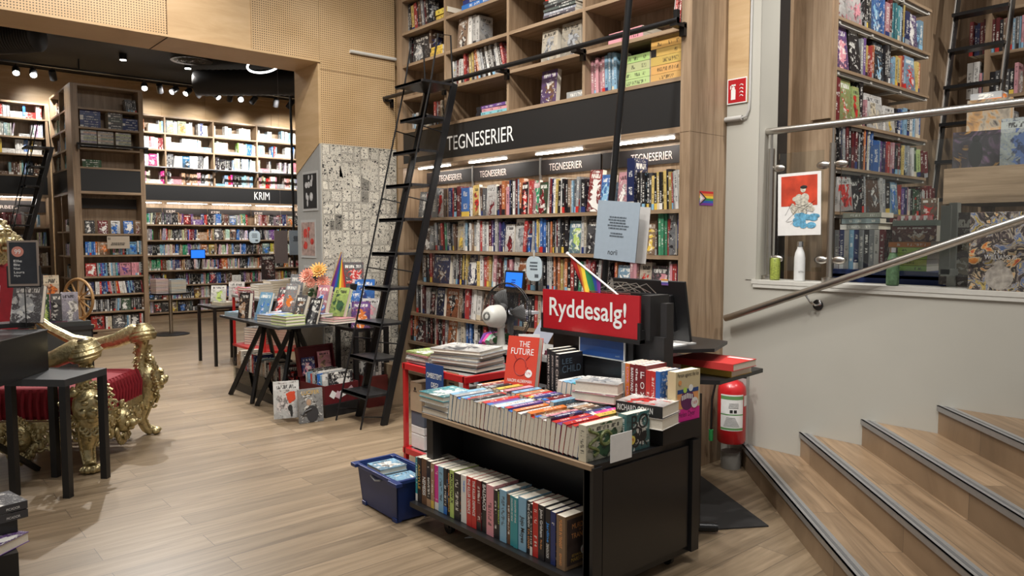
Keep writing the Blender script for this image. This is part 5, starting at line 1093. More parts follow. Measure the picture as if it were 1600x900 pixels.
o = coverbox('boxed_game', 'large box with warm illustrated front stacked on the dark one', 'box', (5.50, 1.66, 2.338), -76, .25, .20, .20, (.13, .09, .07), (.28, .17, .08), 4.1)
bx(-.124, -.0008, .001, .124, -.0002, .199).build('picture', painted('warm_picture', [(.3, (.05, .045, .045)), (.45, (.30, .26, .20)), (.55, (.35, .20, .08)), (.7, (.10, .08, .07))], 7), o)
coverbox('magazine', 'tall pale illustrated magazine with a suited figure on the upstairs table', 'book', (5.43, 1.44, 2.101), -88, .26, .03, .29, (.35, .38, .36), (.08, .12, .25), 6.2)
onebook('book', 'thick pale book lying on the stacked box upstairs', 'book', None, T3((5.55, 1.70, 2.54)) @ FX, .18, .05, .12, CC['G'], CC['o'])
o = coverbox('graphic_novel', 'big colourful painted comic lettered J.H. WILLIAMS III leaning on ledge', 'book', (4.775, 1.36, 1.352), -90, .31, .04, .44, (.22, .20, .19), (.40, .16, .06), 8.4)
o.rotation_euler[0] = 0
text('J.H.', .05, .022, LETTER, T3((-.03, -.0015, .205)), o); text('WILLIAMS III', .155, .026, LETTER, T3((-.075, -.0015, .175)), o)
m = MB(); m.blob((.0, -.001, .075), (.07, .0008, .07), n=16); m.blob((0, -.0014, .145), (.026, .0008, .03), n=14); m.build('pale_figure', flat('pale_figure_print', (.35, .32, .28), .5, var=.5, scale=30), o)
PAINTED = painted('painted_cover', [(.28, (.35, .03, .05)), (.36, (.55, .22, .04)), (.40, (.5, .42, .28)), (.44, (.02, .02, .022)), (.50, (.10, .08, .08)), (.53, (.42, .37, .28)), (.57, (.03, .10, .28)), (.60, (.5, .38, .12)), (.66, (.04, .035, .035))], 9, 2.2)
bx(-.154, -.0008, .002, .154, -.0002, .438).build('painted_picture', PAINTED, o)
coverbox('graphic_novel', 'second painted comic behind the one lettered J.H. WILLIAMS III', 'book', (5.02, 1.60, 1.36), -84, .30, .03, .44, (.16, .13, .12), (.3, .26, .2), 2.4)
m = MB(); m.box(4.86, 1.645, 1.43, 4.875, 1.70, 1.84, 0); m.box(4.99, 1.655, 1.35, 5.05, 1.70, 1.86, 0); m.box(4.86, 1.645, 1.42, 5.05, 1.69, 1.46); solo(m, 'trolley_frame', flat('pale_frame', (.40, .41, .38), .5), (4.95, 1.67, 1.35), 'pale upright frame of the upstairs book trolley behind glass', 'frame')
m = MB(); m.box(5.1, 1.75, 1.38, 5.45, 2.50, 1.43); m.box(5.1, 1.75, 1.33, 5.12, 2.5, 1.40, 0); solo(m, 'book_dolly', BLUEP, (5.27, 2.1, 1.33), 'low dark blue dolly under the stacked books behind the glass', 'trolley')
for i, c in enumerate('GBwTBGkGwR'): onebook('book', f"{CN[c]} large hardback standing on the blue dolly, {ordn(i)} from left", 'book', 'hardbacks on the blue dolly', T3((5.14, 2.46-.034*i, 1.432)) @ FX, .033, .27, .2, tuple(v*.8 for v in CC[c]), CC['w'])
for i, (c, z_) in enumerate([('G', 1.705), ('G', 1.745), ('G', 1.785)]): pile(1, 5.16, 2.32-.01*i, z_, .26, .2, .036, c, ['book lying directly on the dolly hardbacks', 'book lying midway on the dolly pile', 'book lying topmost on the dolly pile'][i], 'flat books on the dolly', 'book', rdseed=i, acc='w')
pile(1, 5.16, 2.07, 1.75, .14, .2, .03, 'R', 'wine book lying beside grey pile on the dolly', 'wine book on dolly', 'book')
zz = pile(4, 5.14, 1.98, 1.432, .22, .2, .036, 'l', 'boxed volume in dolly stack behind green bottle', 'lime volumes on the dolly', 'book', jit=.001)
pile(1, 5.14, 1.98, zz, .26, .2, .035, 'o', 'boxed volume on the lime ones', 'orange volume', 'book', jit=.001)
m = MB(); m.book(.27, .1, .2, (.13, .04, .035), CC['N'], 1.2, True); o = m.build('boxed_game', M_COVER); o.location = (5.13, 1.95, zz+.038); o.rotation_euler = (0, 0, R(-90)); tag(o, 'dark red game box on the lime volumes behind the glass', 'box')
m = MB(); m.box(-.13, 0, 0, .13, .16, .035); 
o = m.build('card_tray', flat('tray_green', (.16, .19, .16), .6)); o.location = (5.12, 1.95, zz+.139); o.rotation_euler = (0, 0, R(-90)); tag(o, 'grey-green card tray with small pink cards behind glass', 'tray')
m = MB()
for k in range(9): m.box(-.11+k*.023, .02, .035, -.095+k*.023, .06, .065, k % 2)
m.build('cards', [flat('pink_card', (.5, .2, .2), .6), WHITE], o)
coverbox('graphic_novel', 'small brown illustrated book standing on the tray behind glass', 'book', (5.2, 1.89, zz+.176), -90, .10, .02, .14, (.18, .12, .08), CC['r'], 3.1)

# ------------------------------------------------ rolling ladders
def ladder(label, foot, top, width, n, rz, hand=True, depth=.24, loc0=None, cap=True, z_extra=.42):
    """local frame: x across, y towards the shelf; foot/top = (y, z)"""
    t = thing('rolling_ladder', label, 'ladder', loc0, R(rz)); (y0, z0), (y1, z1) = foot, top
    f = lambda z: y0+(y1-y0)*(z-z0)/(z1-z0)
    for x in (-width/2, width/2):
        m = MB(); m.bar((x, y0, z0), (x, y1, z1), .03, .06); m.build('side_rail', BLKM, t)
        if hand:
            m = MB(); o_ = depth+.02; m.tube([(x, y0-o_+.03, z0+.0), (x, f(z1)-o_, z1+.0), (x, f(z1)-o_+.08, z1+z_extra), (x, f(z1)-o_+.22, z1+z_extra+.01), (x, f(z1)-.02, z1+.0)], .0085, 8)
            for k in range(0, n, 2):
                z = z0+.17+k*(z1-z0-.05)/(n-.5); m.tube([(x, f(z-.06)-o_+.01, z-.06), (x, f(z-.1), z-.1)], .006, 6)
            m.build('hand_rail', BLKM, t, smooth=True)
    for k in range(n):
        z = z0+.28+k*(z1-z0-.28)/(n-1) if n > 1 else z1
        m = MB(); d = depth if k < n-1 else depth+.12
        m.box(-width/2+.012 if k < n-1 else -width/2-.01, f(z)-d, z-.022, width/2-.012 if k < n-1 else width/2+.01, f(z)+.03, z); m.box(-width/2+.012, f(z)-d, z-.035, width/2-.012, f(z)-d+.015, z); m.build('tread', flat('worn_black_tread', (.022, .022, .024), .32, .2, var=.5, scale=26), t)
    return t
ladder('black rolling ladder with deep treads leaning on the comics bookcase rail', (-.81, .0), (-.02, 3.06), .44, 10, -90, loc0=(4.19, 5.84, 0))
t = thing('ladder_rail', 'long black ladder rail along the comics bookcase', 'rail', (4.20, 5.0, 3.11), R(-90))
m = MB(); m.tube([(-1.95, 0, 0), (1.86, 0, 0)], .020, 12); m.build('rail', BLKM, t, smooth=True)
for y_ in (6.90, 5.95, 5.02, 4.11, 3.17): m = MB(); x = 5.0-y_; m.box(x-.03, -.01, -.035, x+.03, .10, -.01); m.box(x-.012, .07, -.09, x+.03, .098, .0); m.build('rail_bracket', BLKM, t)
m = MB(); m.box(1.83, -.012, -.02, 1.86, .02, .07); m.build('end_stop', BLKM, t)
ladder('black rolling ladder leaning on the left side of the free-standing bookcase', (-.85, 0), (-.06, 3.12), .42, 10, -90, loc0=(2.44, 14.4, 0), z_extra=.4)
tl = thing('rolling_ladder', 'upstairs black ladder with flat rungs before the right bookcase', 'ladder', (8.0, 2.45, 1.31), R(-90))
for x in (-.26, .20):
    m = MB(); m.bar((x-.02, -.55, 0), (x, .12, 3.3), .03, .07); m.tube([(x-.02, -.6, 0), (x, .07, 3.3)], .01, 6, 1); m.build('side_rail', [BLKM, STEEL], tl)
for z in (.35, .7, 1.05, 1.4, 1.75, 2.10, 2.44):
    y_ = -.55+.67*z/3.3; m = MB(); m.box(-.26, y_-.12, z-.03, .20, y_+.03, z); m.build('rung', BLKM, tl)
# pole far behind
m = MB(); m.tube([(5.97, 13.0, 1.1), (5.95, 13.0, 4.7)], .022, 10); solo(m, 'service_pole', BLKM, (5.97, 13, 1.1), 'slim black pole in front of the far crime bookcase', 'pole', smooth=True)

# ------------------------------------------------ red cart behind the trolley, with fan
ct = thing('red_cart', 'red metal cart loaded with magazines left of the book trolley', 'cart', (3.05, 4.07, 0))
x0, x1, y0, y1 = 2.84, 3.34, 3.72, 4.42
for (x, y_) in ((x0, y0), (x1, y0), (x0, y1), (x1, y1)): wbx(ct, x-.014, y_-.014, .08, x+.014, y_+.014, .76).build('post', RED, ct)
for z in (.76, .16):
    m = at(ct); m.box(x0-.018, y0-.018, z-.03, x1+.018, y0+.012, z+.01); m.box(x0-.018, y1-.012, z-.03, x1+.018, y1+.018, z+.01); m.box(x0-.018, y0, z-.03, x0+.012, y1, z+.01); m.box(x1-.012, y0, z-.03, x1+.018, y1, z+.01); m.box(x0, y0, z-.01, x1, y1, z, 1); m.build('tray_frame', [RED, flat('grey_tray', (.25, .24, .23), .5)], ct)
for (x, y_) in ((x0, y0), (x1, y0), (x0, y1), (x1, y1)): w = at(ct); w.lathe([(.012, -.015), (.038, -.013), (.04, 0), (.038, .013), (.012, .015)], 16, 0, T3((x, y_, .04)) @ RYm(90)); w.build('castor', BLKM, ct, smooth=True)
zz = .772
for k in range(6): flatbook(3.07+.012*math.sin(k*2), 4.0-.01*math.cos(k*3), zz, .40, .30, .022, 'w' if k == 5 else 'G', ['white magazine at the bottom of the cart pile', 'magazine second from below in the cart pile', 'magazine third from below in the cart pile', 'magazine fourth from below in the cart pile', 'magazine just under the top of the cart pile', 'white magazine with sketch on top of the cart pile'][k], -80+k*2, 'g', 'magazines on the red cart'); zz += .0225
zz = .772
for k in range(7): flatbook(2.97+.008*math.sin(k*2), 4.32, zz, .26, .2, .011, 'pGwGwpl'[k], ['pink comic, lowest of the thin pile at cart end', 'grey comic near the bottom of the thin pile at cart end', 'white comic low in the thin pile at cart end', 'grey comic amid the thin pile at cart end', 'white comic high in the thin pile at cart end', 'pink comic just under the lime one at cart end', 'lime comic on top of the thin pile at cart end'][k], -88+3*math.sin(k), 'w', 'thin comics on the red cart'); zz += .0115
m = MB(); m.box(2.812, 3.93, .56, 2.816, 4.13, .812); o = solo(m, 'blue_card_sign', NAVY, (2.814, 4.03, .56), 'blue card lettered OMBESTEMT DEG? hanging on the red cart', 'sign')
text('OMBESTEMT', .175, .036, LETTER, FX @ T3((-.088, -.003, .155)), o, bold=.02); text('DEG?', .08, .034, LETTER, FX @ T3((-.035, -.003, .095)), o, bold=.02)
m = MB(); m.box(2.84, 3.80, .56, 2.843, 3.93, .78); o = solo(m, 'brown_card', CARD, (2.84, 3.87, .56), 'brown printed card hanging beside the blue one on cart', 'sign'); m = MB(); lines(m, -.04, .03, .04, .18, 6, FX, y=-.003); m.build('small_print', BKT, o)
for k, (z, h) in enumerate([(.172, .10), (.275, .055), (.332, .10)]):
    m = MB(); m.box(2.87, 4.24, z, 3.15, 4.40, z+h); solo(m, 'carton', [WHITE, WHITE, flat('slate_box', (.10, .12, .16), .5)][k] if k != 2 else flat('slate_box', (.10, .12, .16), .5), (3.0, 4.3, z), ['white carton on the cart bottom shelf', 'thin white carton on the larger white one in the cart', 'slate grey carton in the red cart below the brown one'][k], 'box', bevel=.004)
m = MB(); m.box(2.865, 4.26, .434, 3.1, 4.40, .64); o = solo(m, 'carton', KRAFT, (3.0, 4.33, .434), 'brown cardboard carton upright in the red cart', 'box'); 
m = MB(); m.box(-.1365, -.01, .14, -.1355, .03, .145); m.box(-.1365, .0, .15, -.1355, .02, .17); m.build('printed_marks', BKT, o)
m = MB(); m.prism([(3.06, 4.0), (3.30, 4.0), (3.30, 4.39), (3.06, 4.39)], .172, .55); m.box(3.03, 3.97, .55, 3.32, 4.40, .575); m.box(3.04, 3.98, .52, 3.31, 4.40, .54); solo(m, 'plastic_bin', WHITE, (3.2, 4.2, .172), 'white lidded plastic bin in the red cart', 'bin')
m = MB(); m.box(2.93, 3.78, .172, 3.28, 3.96, .50); solo(m, 'plastic_crate', flat('clear_crate', (.25, .27, .28), .3), (3.1, 3.87, .172), 'grey translucent crate in the red cart', 'box')
# counter behind the cart carrying the fan
t = thing('counter', 'grey counter with papers behind the red cart under the fan', 'counter', (3.70, 3.95, 0))
wbx(t, 3.48, 3.5, .80, 3.95, 4.45, .83).build('counter_top', flat('counter_top', (.30, .30, .29), .5), t); m = at(t); m.box(3.50, 3.55, 0, 3.93, 3.58, .80); m.box(3.50, 4.40, 0, 3.93, 4.43, .80); m.box(3.90, 3.58, .1, 3.93, 4.40, .8); m.build('frame', BLACK, t)
fan = thing('desk_fan', 'white desk fan seen from behind with dark wire cage', 'fan', (3.50, 4.16, .83), R(-80))
m = MB(); m.lathe([(.09, 0), (.095, .01), (.08, .025), (.03, .035), (.002, .036)], 28); m.build('base', GREYF, fan, smooth=True)
m = MB(); m.tube([(0, .0, .03), (0, .0, .12), (0, -.005, .17)], [.032, .026, .022], 14); m.blob((0, 0, .175), (.03, .035, .03), n=14); m.build('neck', GREYF, fan, smooth=True)
m = MB(); m.lathe([(.002, -.115), (.04, -.112), (.062, -.095), (.078, -.06), (.083, -.01), (.085, .01), (.08, .015), (.002, .02)], 32, 0, T3((-.015, -.03, .245)) @ RXm(-90-5)); m.build('motor_housing', GREYF, fan, smooth=True)
m = MB()
for k in range(24):
    a = 2*math.pi*k/24; M = T3((-.015, -.03, .245)) @ RXm(-95); m.bar(M @ Vector((.018*math.cos(a), .018*math.sin(a), -.1155)), M @ Vector((.034*math.cos(a), .034*math.sin(a), -.1145)), .002, .002)
m.build('vent_slots', BKT, fan)
m = MB(); MC = T3((-.0, .06, .27)) @ RXm(-90)
for r_, z in ((.215, .02), (.213, -.0)):
    m.tube([MC @ Vector((r_*math.cos(a*math.pi/24), r_*math.sin(a*math.pi/24), z)) for a in range(49)], .004, 6)
for k in range(90):
    a = 2*math.pi*k/90; c_, s_ = math.cos(a), math.sin(a); c2, s2 = math.cos(a+.35), math.sin(a+.35)
    m.tube([MC @ Vector((.21*c_, .21*s_, .0)), MC @ Vector((.14*(c_+c2)/2, .14*(s_+s2)/2, -.035)), MC @ Vector((.07*c2, .07*s2, -.045))], .0017, 4, cap=False)
    m.tube([MC @ Vector((.21*c_, .21*s_, .02)), MC @ Vector((.14*(c_+c2)/2, .14*(s_+s2)/2, .05)), MC @ Vector((.03*c2, .03*s2, .06))], .0017, 4, cap=False)
m.build('wire_cage', flat('cage_wire', (.03, .03, .03), .4, .5), fan, smooth=True)
m = MB()
for k in range(3):
    a = 2*math.pi*k/3; vs = []
    for i in range(6):
        for j in range(5):
            rr = .03+.14*i/5; aa = a+.9*(j/4-.5)*(1-.1*i/5); vs.append(MC @ Vector((rr*math.cos(aa), rr*math.sin(aa), .012+.02*(j/4-.5))))
    m.add(vs, [(i*5+j, i*5+j+1, (i+1)*5+j+1, (i+1)*5+j) for i in range(5) for j in range(4)])
o = m.build('blades', flat('smoke_blade', (.20, .20, .2), .3), fan, smooth=True); s = o.modifiers.new('t', 'SOLIDIFY'); s.thickness = .002
m = MB(); m.M = T3((3.46, 3.70, .95)) @ RZ(-50) @ RYm(28); m.box(-.06, 0, .0, .06, .002, .17); o = solo(m, 'paper_tag', flat('pale_blue_paper', (.50, .53, .62), .6), (3.46, 3.7, .95), 'pale blue printed tag tilted in front of the fan cage', 'card')
m = MB(); m.M = T3((3.42, 3.74, .86)) @ RZ(-45); m.box(-.09, 0, .0, .09, .003, .13); o = solo(m, 'leaf_card', WHITE, (3.42, 3.74, .86), 'white card with a brown leaf drawing below the fan', 'card')
lf = MB(); lf.M = RZ(-45)
for k in range(7): a = R(20+k*23); lf.blob((.03+.03*math.cos(a), -.001, .04+.035*math.sin(a)), (.016, .001, .016), n=8)
lf.build('leaf_drawing', flat('leaf_brown', (.25, .10, .03), .5), o)
m = MB(); m.box(3.50, 3.52, .8305, 3.75, 3.76, .845); solo(m, 'paper_sheets', WHITE, (3.6, 3.6, .83), 'stack of white papers on the grey counter beside the fan', 'paper')
m = MB(); m.box(3.50, 3.53, .8455, 3.72, 3.70, .875); solo(m, 'folder', flat('plum_folder', (.18, .04, .07), .5), (3.6, 3.6, .8455), 'plum coloured folder on the white papers by the fan', 'folder')
m = MB()
for k, (c, y_) in enumerate([(0, 4.40), (1, 4.36), (2, 4.32), (3, 4.27), (4, 4.23)]):
    m.tube([(3.50, y_, .84+.012*k), (3.56, y_+.02, .90), (3.66, y_+.04, .905), (3.75, y_+.05, .85)], .022, 8, k)
solo(m, 'folded_flags', [flat('cloth_purple', (.12, .03, .22), .8), flat('cloth_pink', (.55, .05, .25), .8), flat('cloth_mint', (.25, .45, .32), .8), WHITE, flat('cloth_green', (.03, .12, .04), .8)], (3.6, 4.3, .84), 'bundle of folded coloured flags lying left of the fan', 'flags', smooth=True)
m = MB(); m.box(3.80, 4.41, .83, 3.84, 4.44, 1.08); m.box(3.72, 4.20, 1.06, 3.92, 4.44, 1.08); 
solo(m, 'paper_tray', flat('pale_tray', (.42, .43, .45), .5), (3.8, 4.4, .83), 'pale letter tray behind the fan', 'tray')

# ------------------------------------------------ blue crate on the floor
cr = thing('plastic_crate', 'dark blue plastic crate with books on the floor left of trolley', 'crate', (2.37, 3.82, 0), R(-2))
m = MB(); 
def crate(m, w0, d0, w1, d1, h, th=.008):
    for (s1, s2) in ((1, 0), (-1, 0), (0, 1), (0, -1)):
        if s1: q = [(s1*w0/2, -d0/2, .01), (s1*w0/2, d0/2, .01), (s1*w1/2, d1/2, h), (s1*w1/2, -d1/2, h)]; q2 = [(x-s1*th, y_, z) for x, y_, z in q]
        else: q = [(-w0/2, s2*d0/2, .01), (w0/2, s2*d0/2, .01), (w1/2, s2*d1/2, h), (-w1/2, s2*d1/2, h)]; q2 = [(x, y_-s2*th, z) for x, y_, z in q]
        m.add(q+q2, [(0, 1, 2, 3), (7, 6, 5, 4), (0, 4, 5, 1), (1, 5, 6, 2), (2, 6, 7, 3), (3, 7, 4, 0)])
    m.box(-w0/2, -d0/2, .01, w0/2, d0/2, .018)
crate(m, .215, .42, .25, .48, .25)
m.build('shell', BLUEP, cr)
m = MB(); w, d = .265, .495
for (a, b2) in (((-w/2, -d/2), (w/2, -d/2)), ((w/2, -d/2), (w/2, d/2)), ((w/2, d/2), (-w/2, d/2)), ((-w/2, d/2), (-w/2, -d/2))): m.bar((a[0], a[1], .25), (b2[0], b2[1], .25), .022, .022)
for (sx, sy) in ((1, 1), (1, -1), (-1, 1), (-1, -1)): m.box(sx*w/2-.03, sy*d/2-.05, .24, sx*w/2+.012, sy*d/2+.012 if sy > 0 else sy*d/2+.05, .262)
m.build('rim', BLUEP, cr, bevel=.003)
m = MB()
for (sx, sy) in ((1, 1), (1, -1), (-1, 1), (-1, -1)): m.box(sx*.095-.02, sy*.185-.025, 0, sx*.095+.02, sy*.185+.025, .025)
m.build('foot', BLUEP, cr, bevel=.004)
m = MB(); m.tube([(-.13, -.06, .22), (-.133, 0, .205), (-.13, .06, .22)], .006, 6); m.build('handle_grip', flat('pale_plastic', (.35, .38, .42), .5), cr)
for j, (dx, dy, n_) in enumerate([(.0, -.10, 6), (.0, .09, 7)]):
    zz = .02
    for k in range(n_): flatbook(2.375+dx+.002*math.sin(k), 3.825+dy, zz, .185, .17, .033, 'G' if k < n_-1 else 'T', ('pale blue paperback on top of the ' if k == n_-1 else f'grey paperback {ordn(k)} from below in the ')+('near' if j == 0 else 'far')+' stack in the blue crate', -3, 'w', 'paperbacks in the blue crate'); zz += .034
m = MB(); m.prism([(2.42, 3.19), (2.56, 3.1), (2.58, 3.2)], .001, .003); solo(m, 'paper_scrap', WHITE, (2.5, 3.15, .001), 'white paper scrap on the floor under the trolley castor', 'paper')

# ------------------------------------------------ comics table on trestles
tt = thing('trestle_table', 'black trestle table covered with comics before the pillar', 'table', (3.15, 7.0, 0))
m = at(tt); m.box(2.74, 6.33, .828, 3.43, 7.78, .85); m.build('table_top', flat('grey_black_top', (.03, .032, .035), .3), tt)
for (ax, ay, fy0, fy1) in ((3.10, 7.46, 7.80, 7.22), (3.13, 6.86, 7.10, 6.58)):
    for fx in (2.84, 3.38):
        for fy_ in (fy0, fy1): m = at(tt); m.bar((fx, fy_, 0), (ax+(fx-ax)*.06, ay+(fy_-ay)*.08, .775), .03, .042); m.build('trestle_leg', BLKM, tt)
    m = at(tt); m.box(ax-.05, ay-.05, .74, ax+.05, ay+.05, .80); m.box(ax-.22, ay-.025, .80, ax+.22, ay+.025, .828); m.build('trestle_head', BLKM, tt)
def standbook(x, y_, z, w, h, d, tint, acc, rz, back, label, group='comics on the trestle table', seed=None, name='graphic_novel'):
    t = thing(name, label, 'book', (x, y_, z+.002), R(rz), group); facebook(t, w, h, d, tint, acc, back, seed=seed or random.random()*9); return t
SB = [(2.80, 7.30, .85, .14, .245, .03, 'k', 'N', -62, 4, 'black comic with round orange emblem standing at the table left edge'),
 (2.88, 7.42, .85, .15, .26, .02, 'R', 'w', -20, 14, 'dark red comic leaning behind the orange emblem one'),
 (2.86, 7.02, .85, .16, .27, .02, 'T', 'b', -62, 16, 'pale blue comic with swirling figure near the table front'),
 (3.08, 7.10, .88, .15, .28, .03, 'g', 'r', -58, 20, 'charcoal comic with red blossom shape on black stand'),
 (3.06, 6.85, .93, .14, .27, .03, 'G', 'o', -58, 14, 'grey comic with orange figure on the white stack'),
 (3.22, 7.05, .93, .17, .34, .05, 'G', 'g', -62, 6, 'tall grey comic standing behind the orange figure one'),
 (3.26, 6.90, .95, .17, .27, .03, 'c', 'N', -58, 20, 'cream comic with small dark square, leaning back'),
 (2.98, 6.50, .85, .13, .27, .03, 'g', 'n', -62, 18, 'dark comic with faint portrait at the front table edge'),
 (3.10, 6.44, .85, .13, .24, .02, 'k', 'g', -62, 18, 'black comic right of the faint portrait one'),
 (3.27, 6.60, .93, .14, .26, .035, 'p', 'b', -62, 14, 'pink comic with blue haired profile in the middle'),
 (3.36, 6.44, .90, .17, .28, .035, 'l', 'E', -58, 20, 'olive green comic leaning at the table right end'),
 (3.34, 7.28, .85, .15, .33, .03, 'w', 'G', -62, 5, 'white comic standing at the back of the table')]
for (x, y_, z, w, h, d, c, a, rz, bk, lab) in SB: standbook(x, y_, z, w, h*1.04, d*1.5, tuple(v*.8 for v in CC[c]), CC[a], rz-6, bk+4, lab)
def st(x, y_, z, n, w, d, t_, c, lab, rot, grp, top=None):
    for k in range(n):
        cc = top if (top and k == n-1) else c[k % len(c)]
        flatbook(x, y_, z, w, d, t_, cc, f"{CN[cc]} comic {'topmost' if k == n-1 else 'lowest' if k == 0 else ordn(k)+' from below'} in the {lab}", rot, 'wkb'[k % 3], grp, detail=False); z += t_+.001
    return z
st(2.90, 6.78, .851, 3, .26, .2, .024, 'G', 'grey stack at the table front', -75, 'grey comics stack')
st(2.92, 6.52, .851, 3, .25, .2, .028, 'l', 'lime spined stack at the near corner', -82, 'lime spined stack')
st(2.90, 7.65, .851, 2, .24, .18, .016, 'T', 'thin pile at far table corner', -70, 'thin blue pile')
st(3.05, 6.92, .851, 3, .24, .2, .025, 'w', 'white stack under the orange figure comic', -70, 'white stack')
st(3.22, 7.02, .851, 3, .24, .2, .025, 'w', 'stack below the tall grey comic', -66, 'pale stack')
st(3.27, 6.86, .851, 3, .22, .2, .03, 'y', 'yellow stack below the cream comic', -70, 'yellow stack')
st(3.28, 6.58, .851, 3, .24, .2, .025, 'w', 'white stack below the pink comic', -75, 'white stack two')
st(3.33, 6.40, .851, 2, .32, .24, .022, 'w', 'white pair below the olive comic', -82, 'white pair', 'p')
m = MB(); m.box(3.0, 7.02, .851, 3.14, 7.2, .875); solo(m, 'book_stand', BLACK, (3.07, 7.1, .851), 'flat black stand below the red blossom comic', 'stand')
# flowers in a vase, rainbow flag
fv = thing('flower_vase', 'vase of large orange and pink dahlias on the comics table', 'flowers', (3.36, 6.80, .851))
m = MB(); m.lathe([(.03, 0), (.045, .02), (.04, .12), (.03, .16), (.035, .18)], 20); m.build('vase', flat('dark_vase', (.03, .05, .03), .2), fv, smooth=True)
m = MB(); rd = random.Random(4)
for k in range(14): a = rd.uniform(0, 6.28); m.tube([(0, 0, .12), (.03*math.cos(a), .03*math.sin(a), .25), (.09*math.cos(a), .09*math.sin(a), rd.uniform(.2, .36))], .003, 5); m.blob((.08*math.cos(a), .08*math.sin(a), rd.uniform(.15, .33)), (.03, .03, .012), n=6, M=RXm(rd.uniform(-60, 60)))
m.build('stems_and_leaves', flat('leaf_green', (.03, .08, .02), .6), fv, smooth=True)
def dahlia(c, r, mats, nrm):
    q = Vector(nrm).to_track_quat('Z', 'Y').to_matrix().to_4x4(); m = MB(); m.M = T3(c) @ q
    for ring, (n_, rr, tilt, ln) in enumerate([(16, .25, 20, .75), (14, .2, 40, .62), (11, .14, 58, .5), (8, .08, 74, .4)]):
        for k in range(n_):
            a = 360*k/n_+ring*11; M = RZ(a) @ T3((rr*r, 0, 0)) @ RYm(-tilt) @ T3((ln*r/2, 0, 0)); m.blob((0, 0, 0), (ln*r/2, .13*r, .05*r), ring % 2, 6, M) if False else m.lathe([(.02, -1), (.8, -.5), (1, 0), (.7, .6), (.02, 1)], 6, ring % 2, M @ RYm(90) @ Matrix.Diagonal((.05*r, .13*r, ln*r/2, 1)))
    m.build('blossom', mats, fv, smooth=True)
DY = [flat('petal_amber', (.75, .40, .10), .6), flat('petal_gold', (.75, .50, .15), .6)]; DP = [flat('petal_pink', (.70, .26, .18), .6), flat('petal_salmon', (.72, .36, .26), .6)]
dahlia((.0, -.02, .47), .10, DY, (-.5, -.6, .6)); dahlia((-.10, .02, .42), .09, DP, (-.8, -.4, .5)); dahlia((.03, -.05, .36), .08, DP, (-.3, -.9, .3)); dahlia((-.09, -.04, .36), .06, DP, (-.8, -.7, .1))
fl2 = thing('pride_flag', 'rainbow flag on wooden stick standing among the comics', 'flag', (3.36, 6.62, .95), R(-40))
m = MB(); m.tube([(-.06, 0, -.06), (.15, 0, .56)], .006, 8); m.build('stick', TURN, fl2, smooth=True)
m = MB(); vs = []; NX, NY = 12, 14
for j in range(NY+1):
    for i in range(NX+1):
        u, v = i/NX, j/NY; top = Vector((.145, 0, .55)); L = top-Vector((-.03+.05, 0, .20)); a = top-L*v
        vs.append((a.x+.01+(.19*v*.9)*u, .03*math.sin(u*8)*v, a.z-.04*u-.0*v-(.10*u*v)))
m.add(vs, [(j*(NX+1)+i, (j+1)*(NX+1)+i, (j+1)*(NX+1)+i+1, j*(NX+1)+i+1) for j in range(NY) for i in range(NX)]); m.m = [min(5, (k % NX)*6//NX) for k in range(len(m.f))]
o = m.build('flag_cloth', RAIN, fl2, smooth=True); s = o.modifiers.new('cloth', 'SOLIDIFY'); s.thickness = .0012

# small black table right of it, with comics
bt = thing('side_table', 'small black square table before the manga pages', 'table', (3.75, 6.6, 0))
m = at(bt); m.box(3.54, 6.40, .735, 3.92, 6.80, .765); m.build('table_top', BLKM, bt)
for (x, y_) in ((3.54, 6.40), (3.88, 6.40), (3.54, 6.76), (3.88, 6.76)): wbx(bt, x, y_, 0, x+.04, y_+.04, .735).build('leg', BLKM, bt)
m = MB(); m.box(3.60, 6.62, .766, 3.90, 6.64, 1.0); m.box(3.68, 6.72, .766, 3.9, 6.74, 1.18); solo(m, 'display_riser', BLACK, (3.75, 6.66, .766), 'black tiered riser holding the comics by the ladder', 'riser')
for (x, y_, z, w, h, c, a, lab) in [(3.61, 6.42, .768, .18, .26, 'u', 'o', 'purple comic with top hat figure and price sticker at front'), (3.60, 6.56, .83, .18, .30, 'b', 'w', 'bright blue comic behind the top hat one'), (3.80, 6.55, .80, .18, .24, 'w', 'p', 'white comic with pink title beside the ladder'),
   (3.78, 6.64, .93, .20, .30, 'b', 'B', 'dark blue comic below the red one'), (3.74, 6.78, 1.11, .21, .29, 'g', 'r', 'red and black comic standing highest, by the ladder')]:
    t = standbook(x, y_, z, w, h, .02, CC[c], CC[a], -42 if z < 1 else -30, 10, lab, 'comics on the small black table')
    if c in 'ug': sm = MB(); disc(sm, .045, .06, .022, RXm(-10), -.0015); sm.build('price_sticker', WHITE, t)
# record-style boxes and comics on the floor
rb = thing('comic_box', 'open dark red comic box with raised lid on black plinth', 'box', (3.30, 6.30, 0), R(8))
m = MB(); m.box(-.20, -.08, 0, .20, .36, .115); m.build('plinth', BLACK, rb)
m = MB(); m.box(-.19, -.06, .116, .19, -.05, .29); m.box(-.19, .33, .116, .19, .34, .34); m.box(-.19, -.05, .116, -.18, .33, .29); m.box(.18, -.05, .116, .19, .33, .29); m.box(-.18, -.05, .116, .18, .33, .125); m.build('body', flat('wine_box', (.10, .008, .012), .45), rb)
m = MB(); m.M = T3((0, .34, .33)) @ RXm(-12); m.box(-.20, 0, 0, .20, .012, .28); m.box(-.20, -.04, 0, -.188, 0, .28); m.box(.188, -.04, 0, .20, 0, .28); m.box(-.2, -.04, .27, .2, .012, .28); m.build('lid', flat('wine_box', (.10, .008, .012), .45), rb)
m = MB()
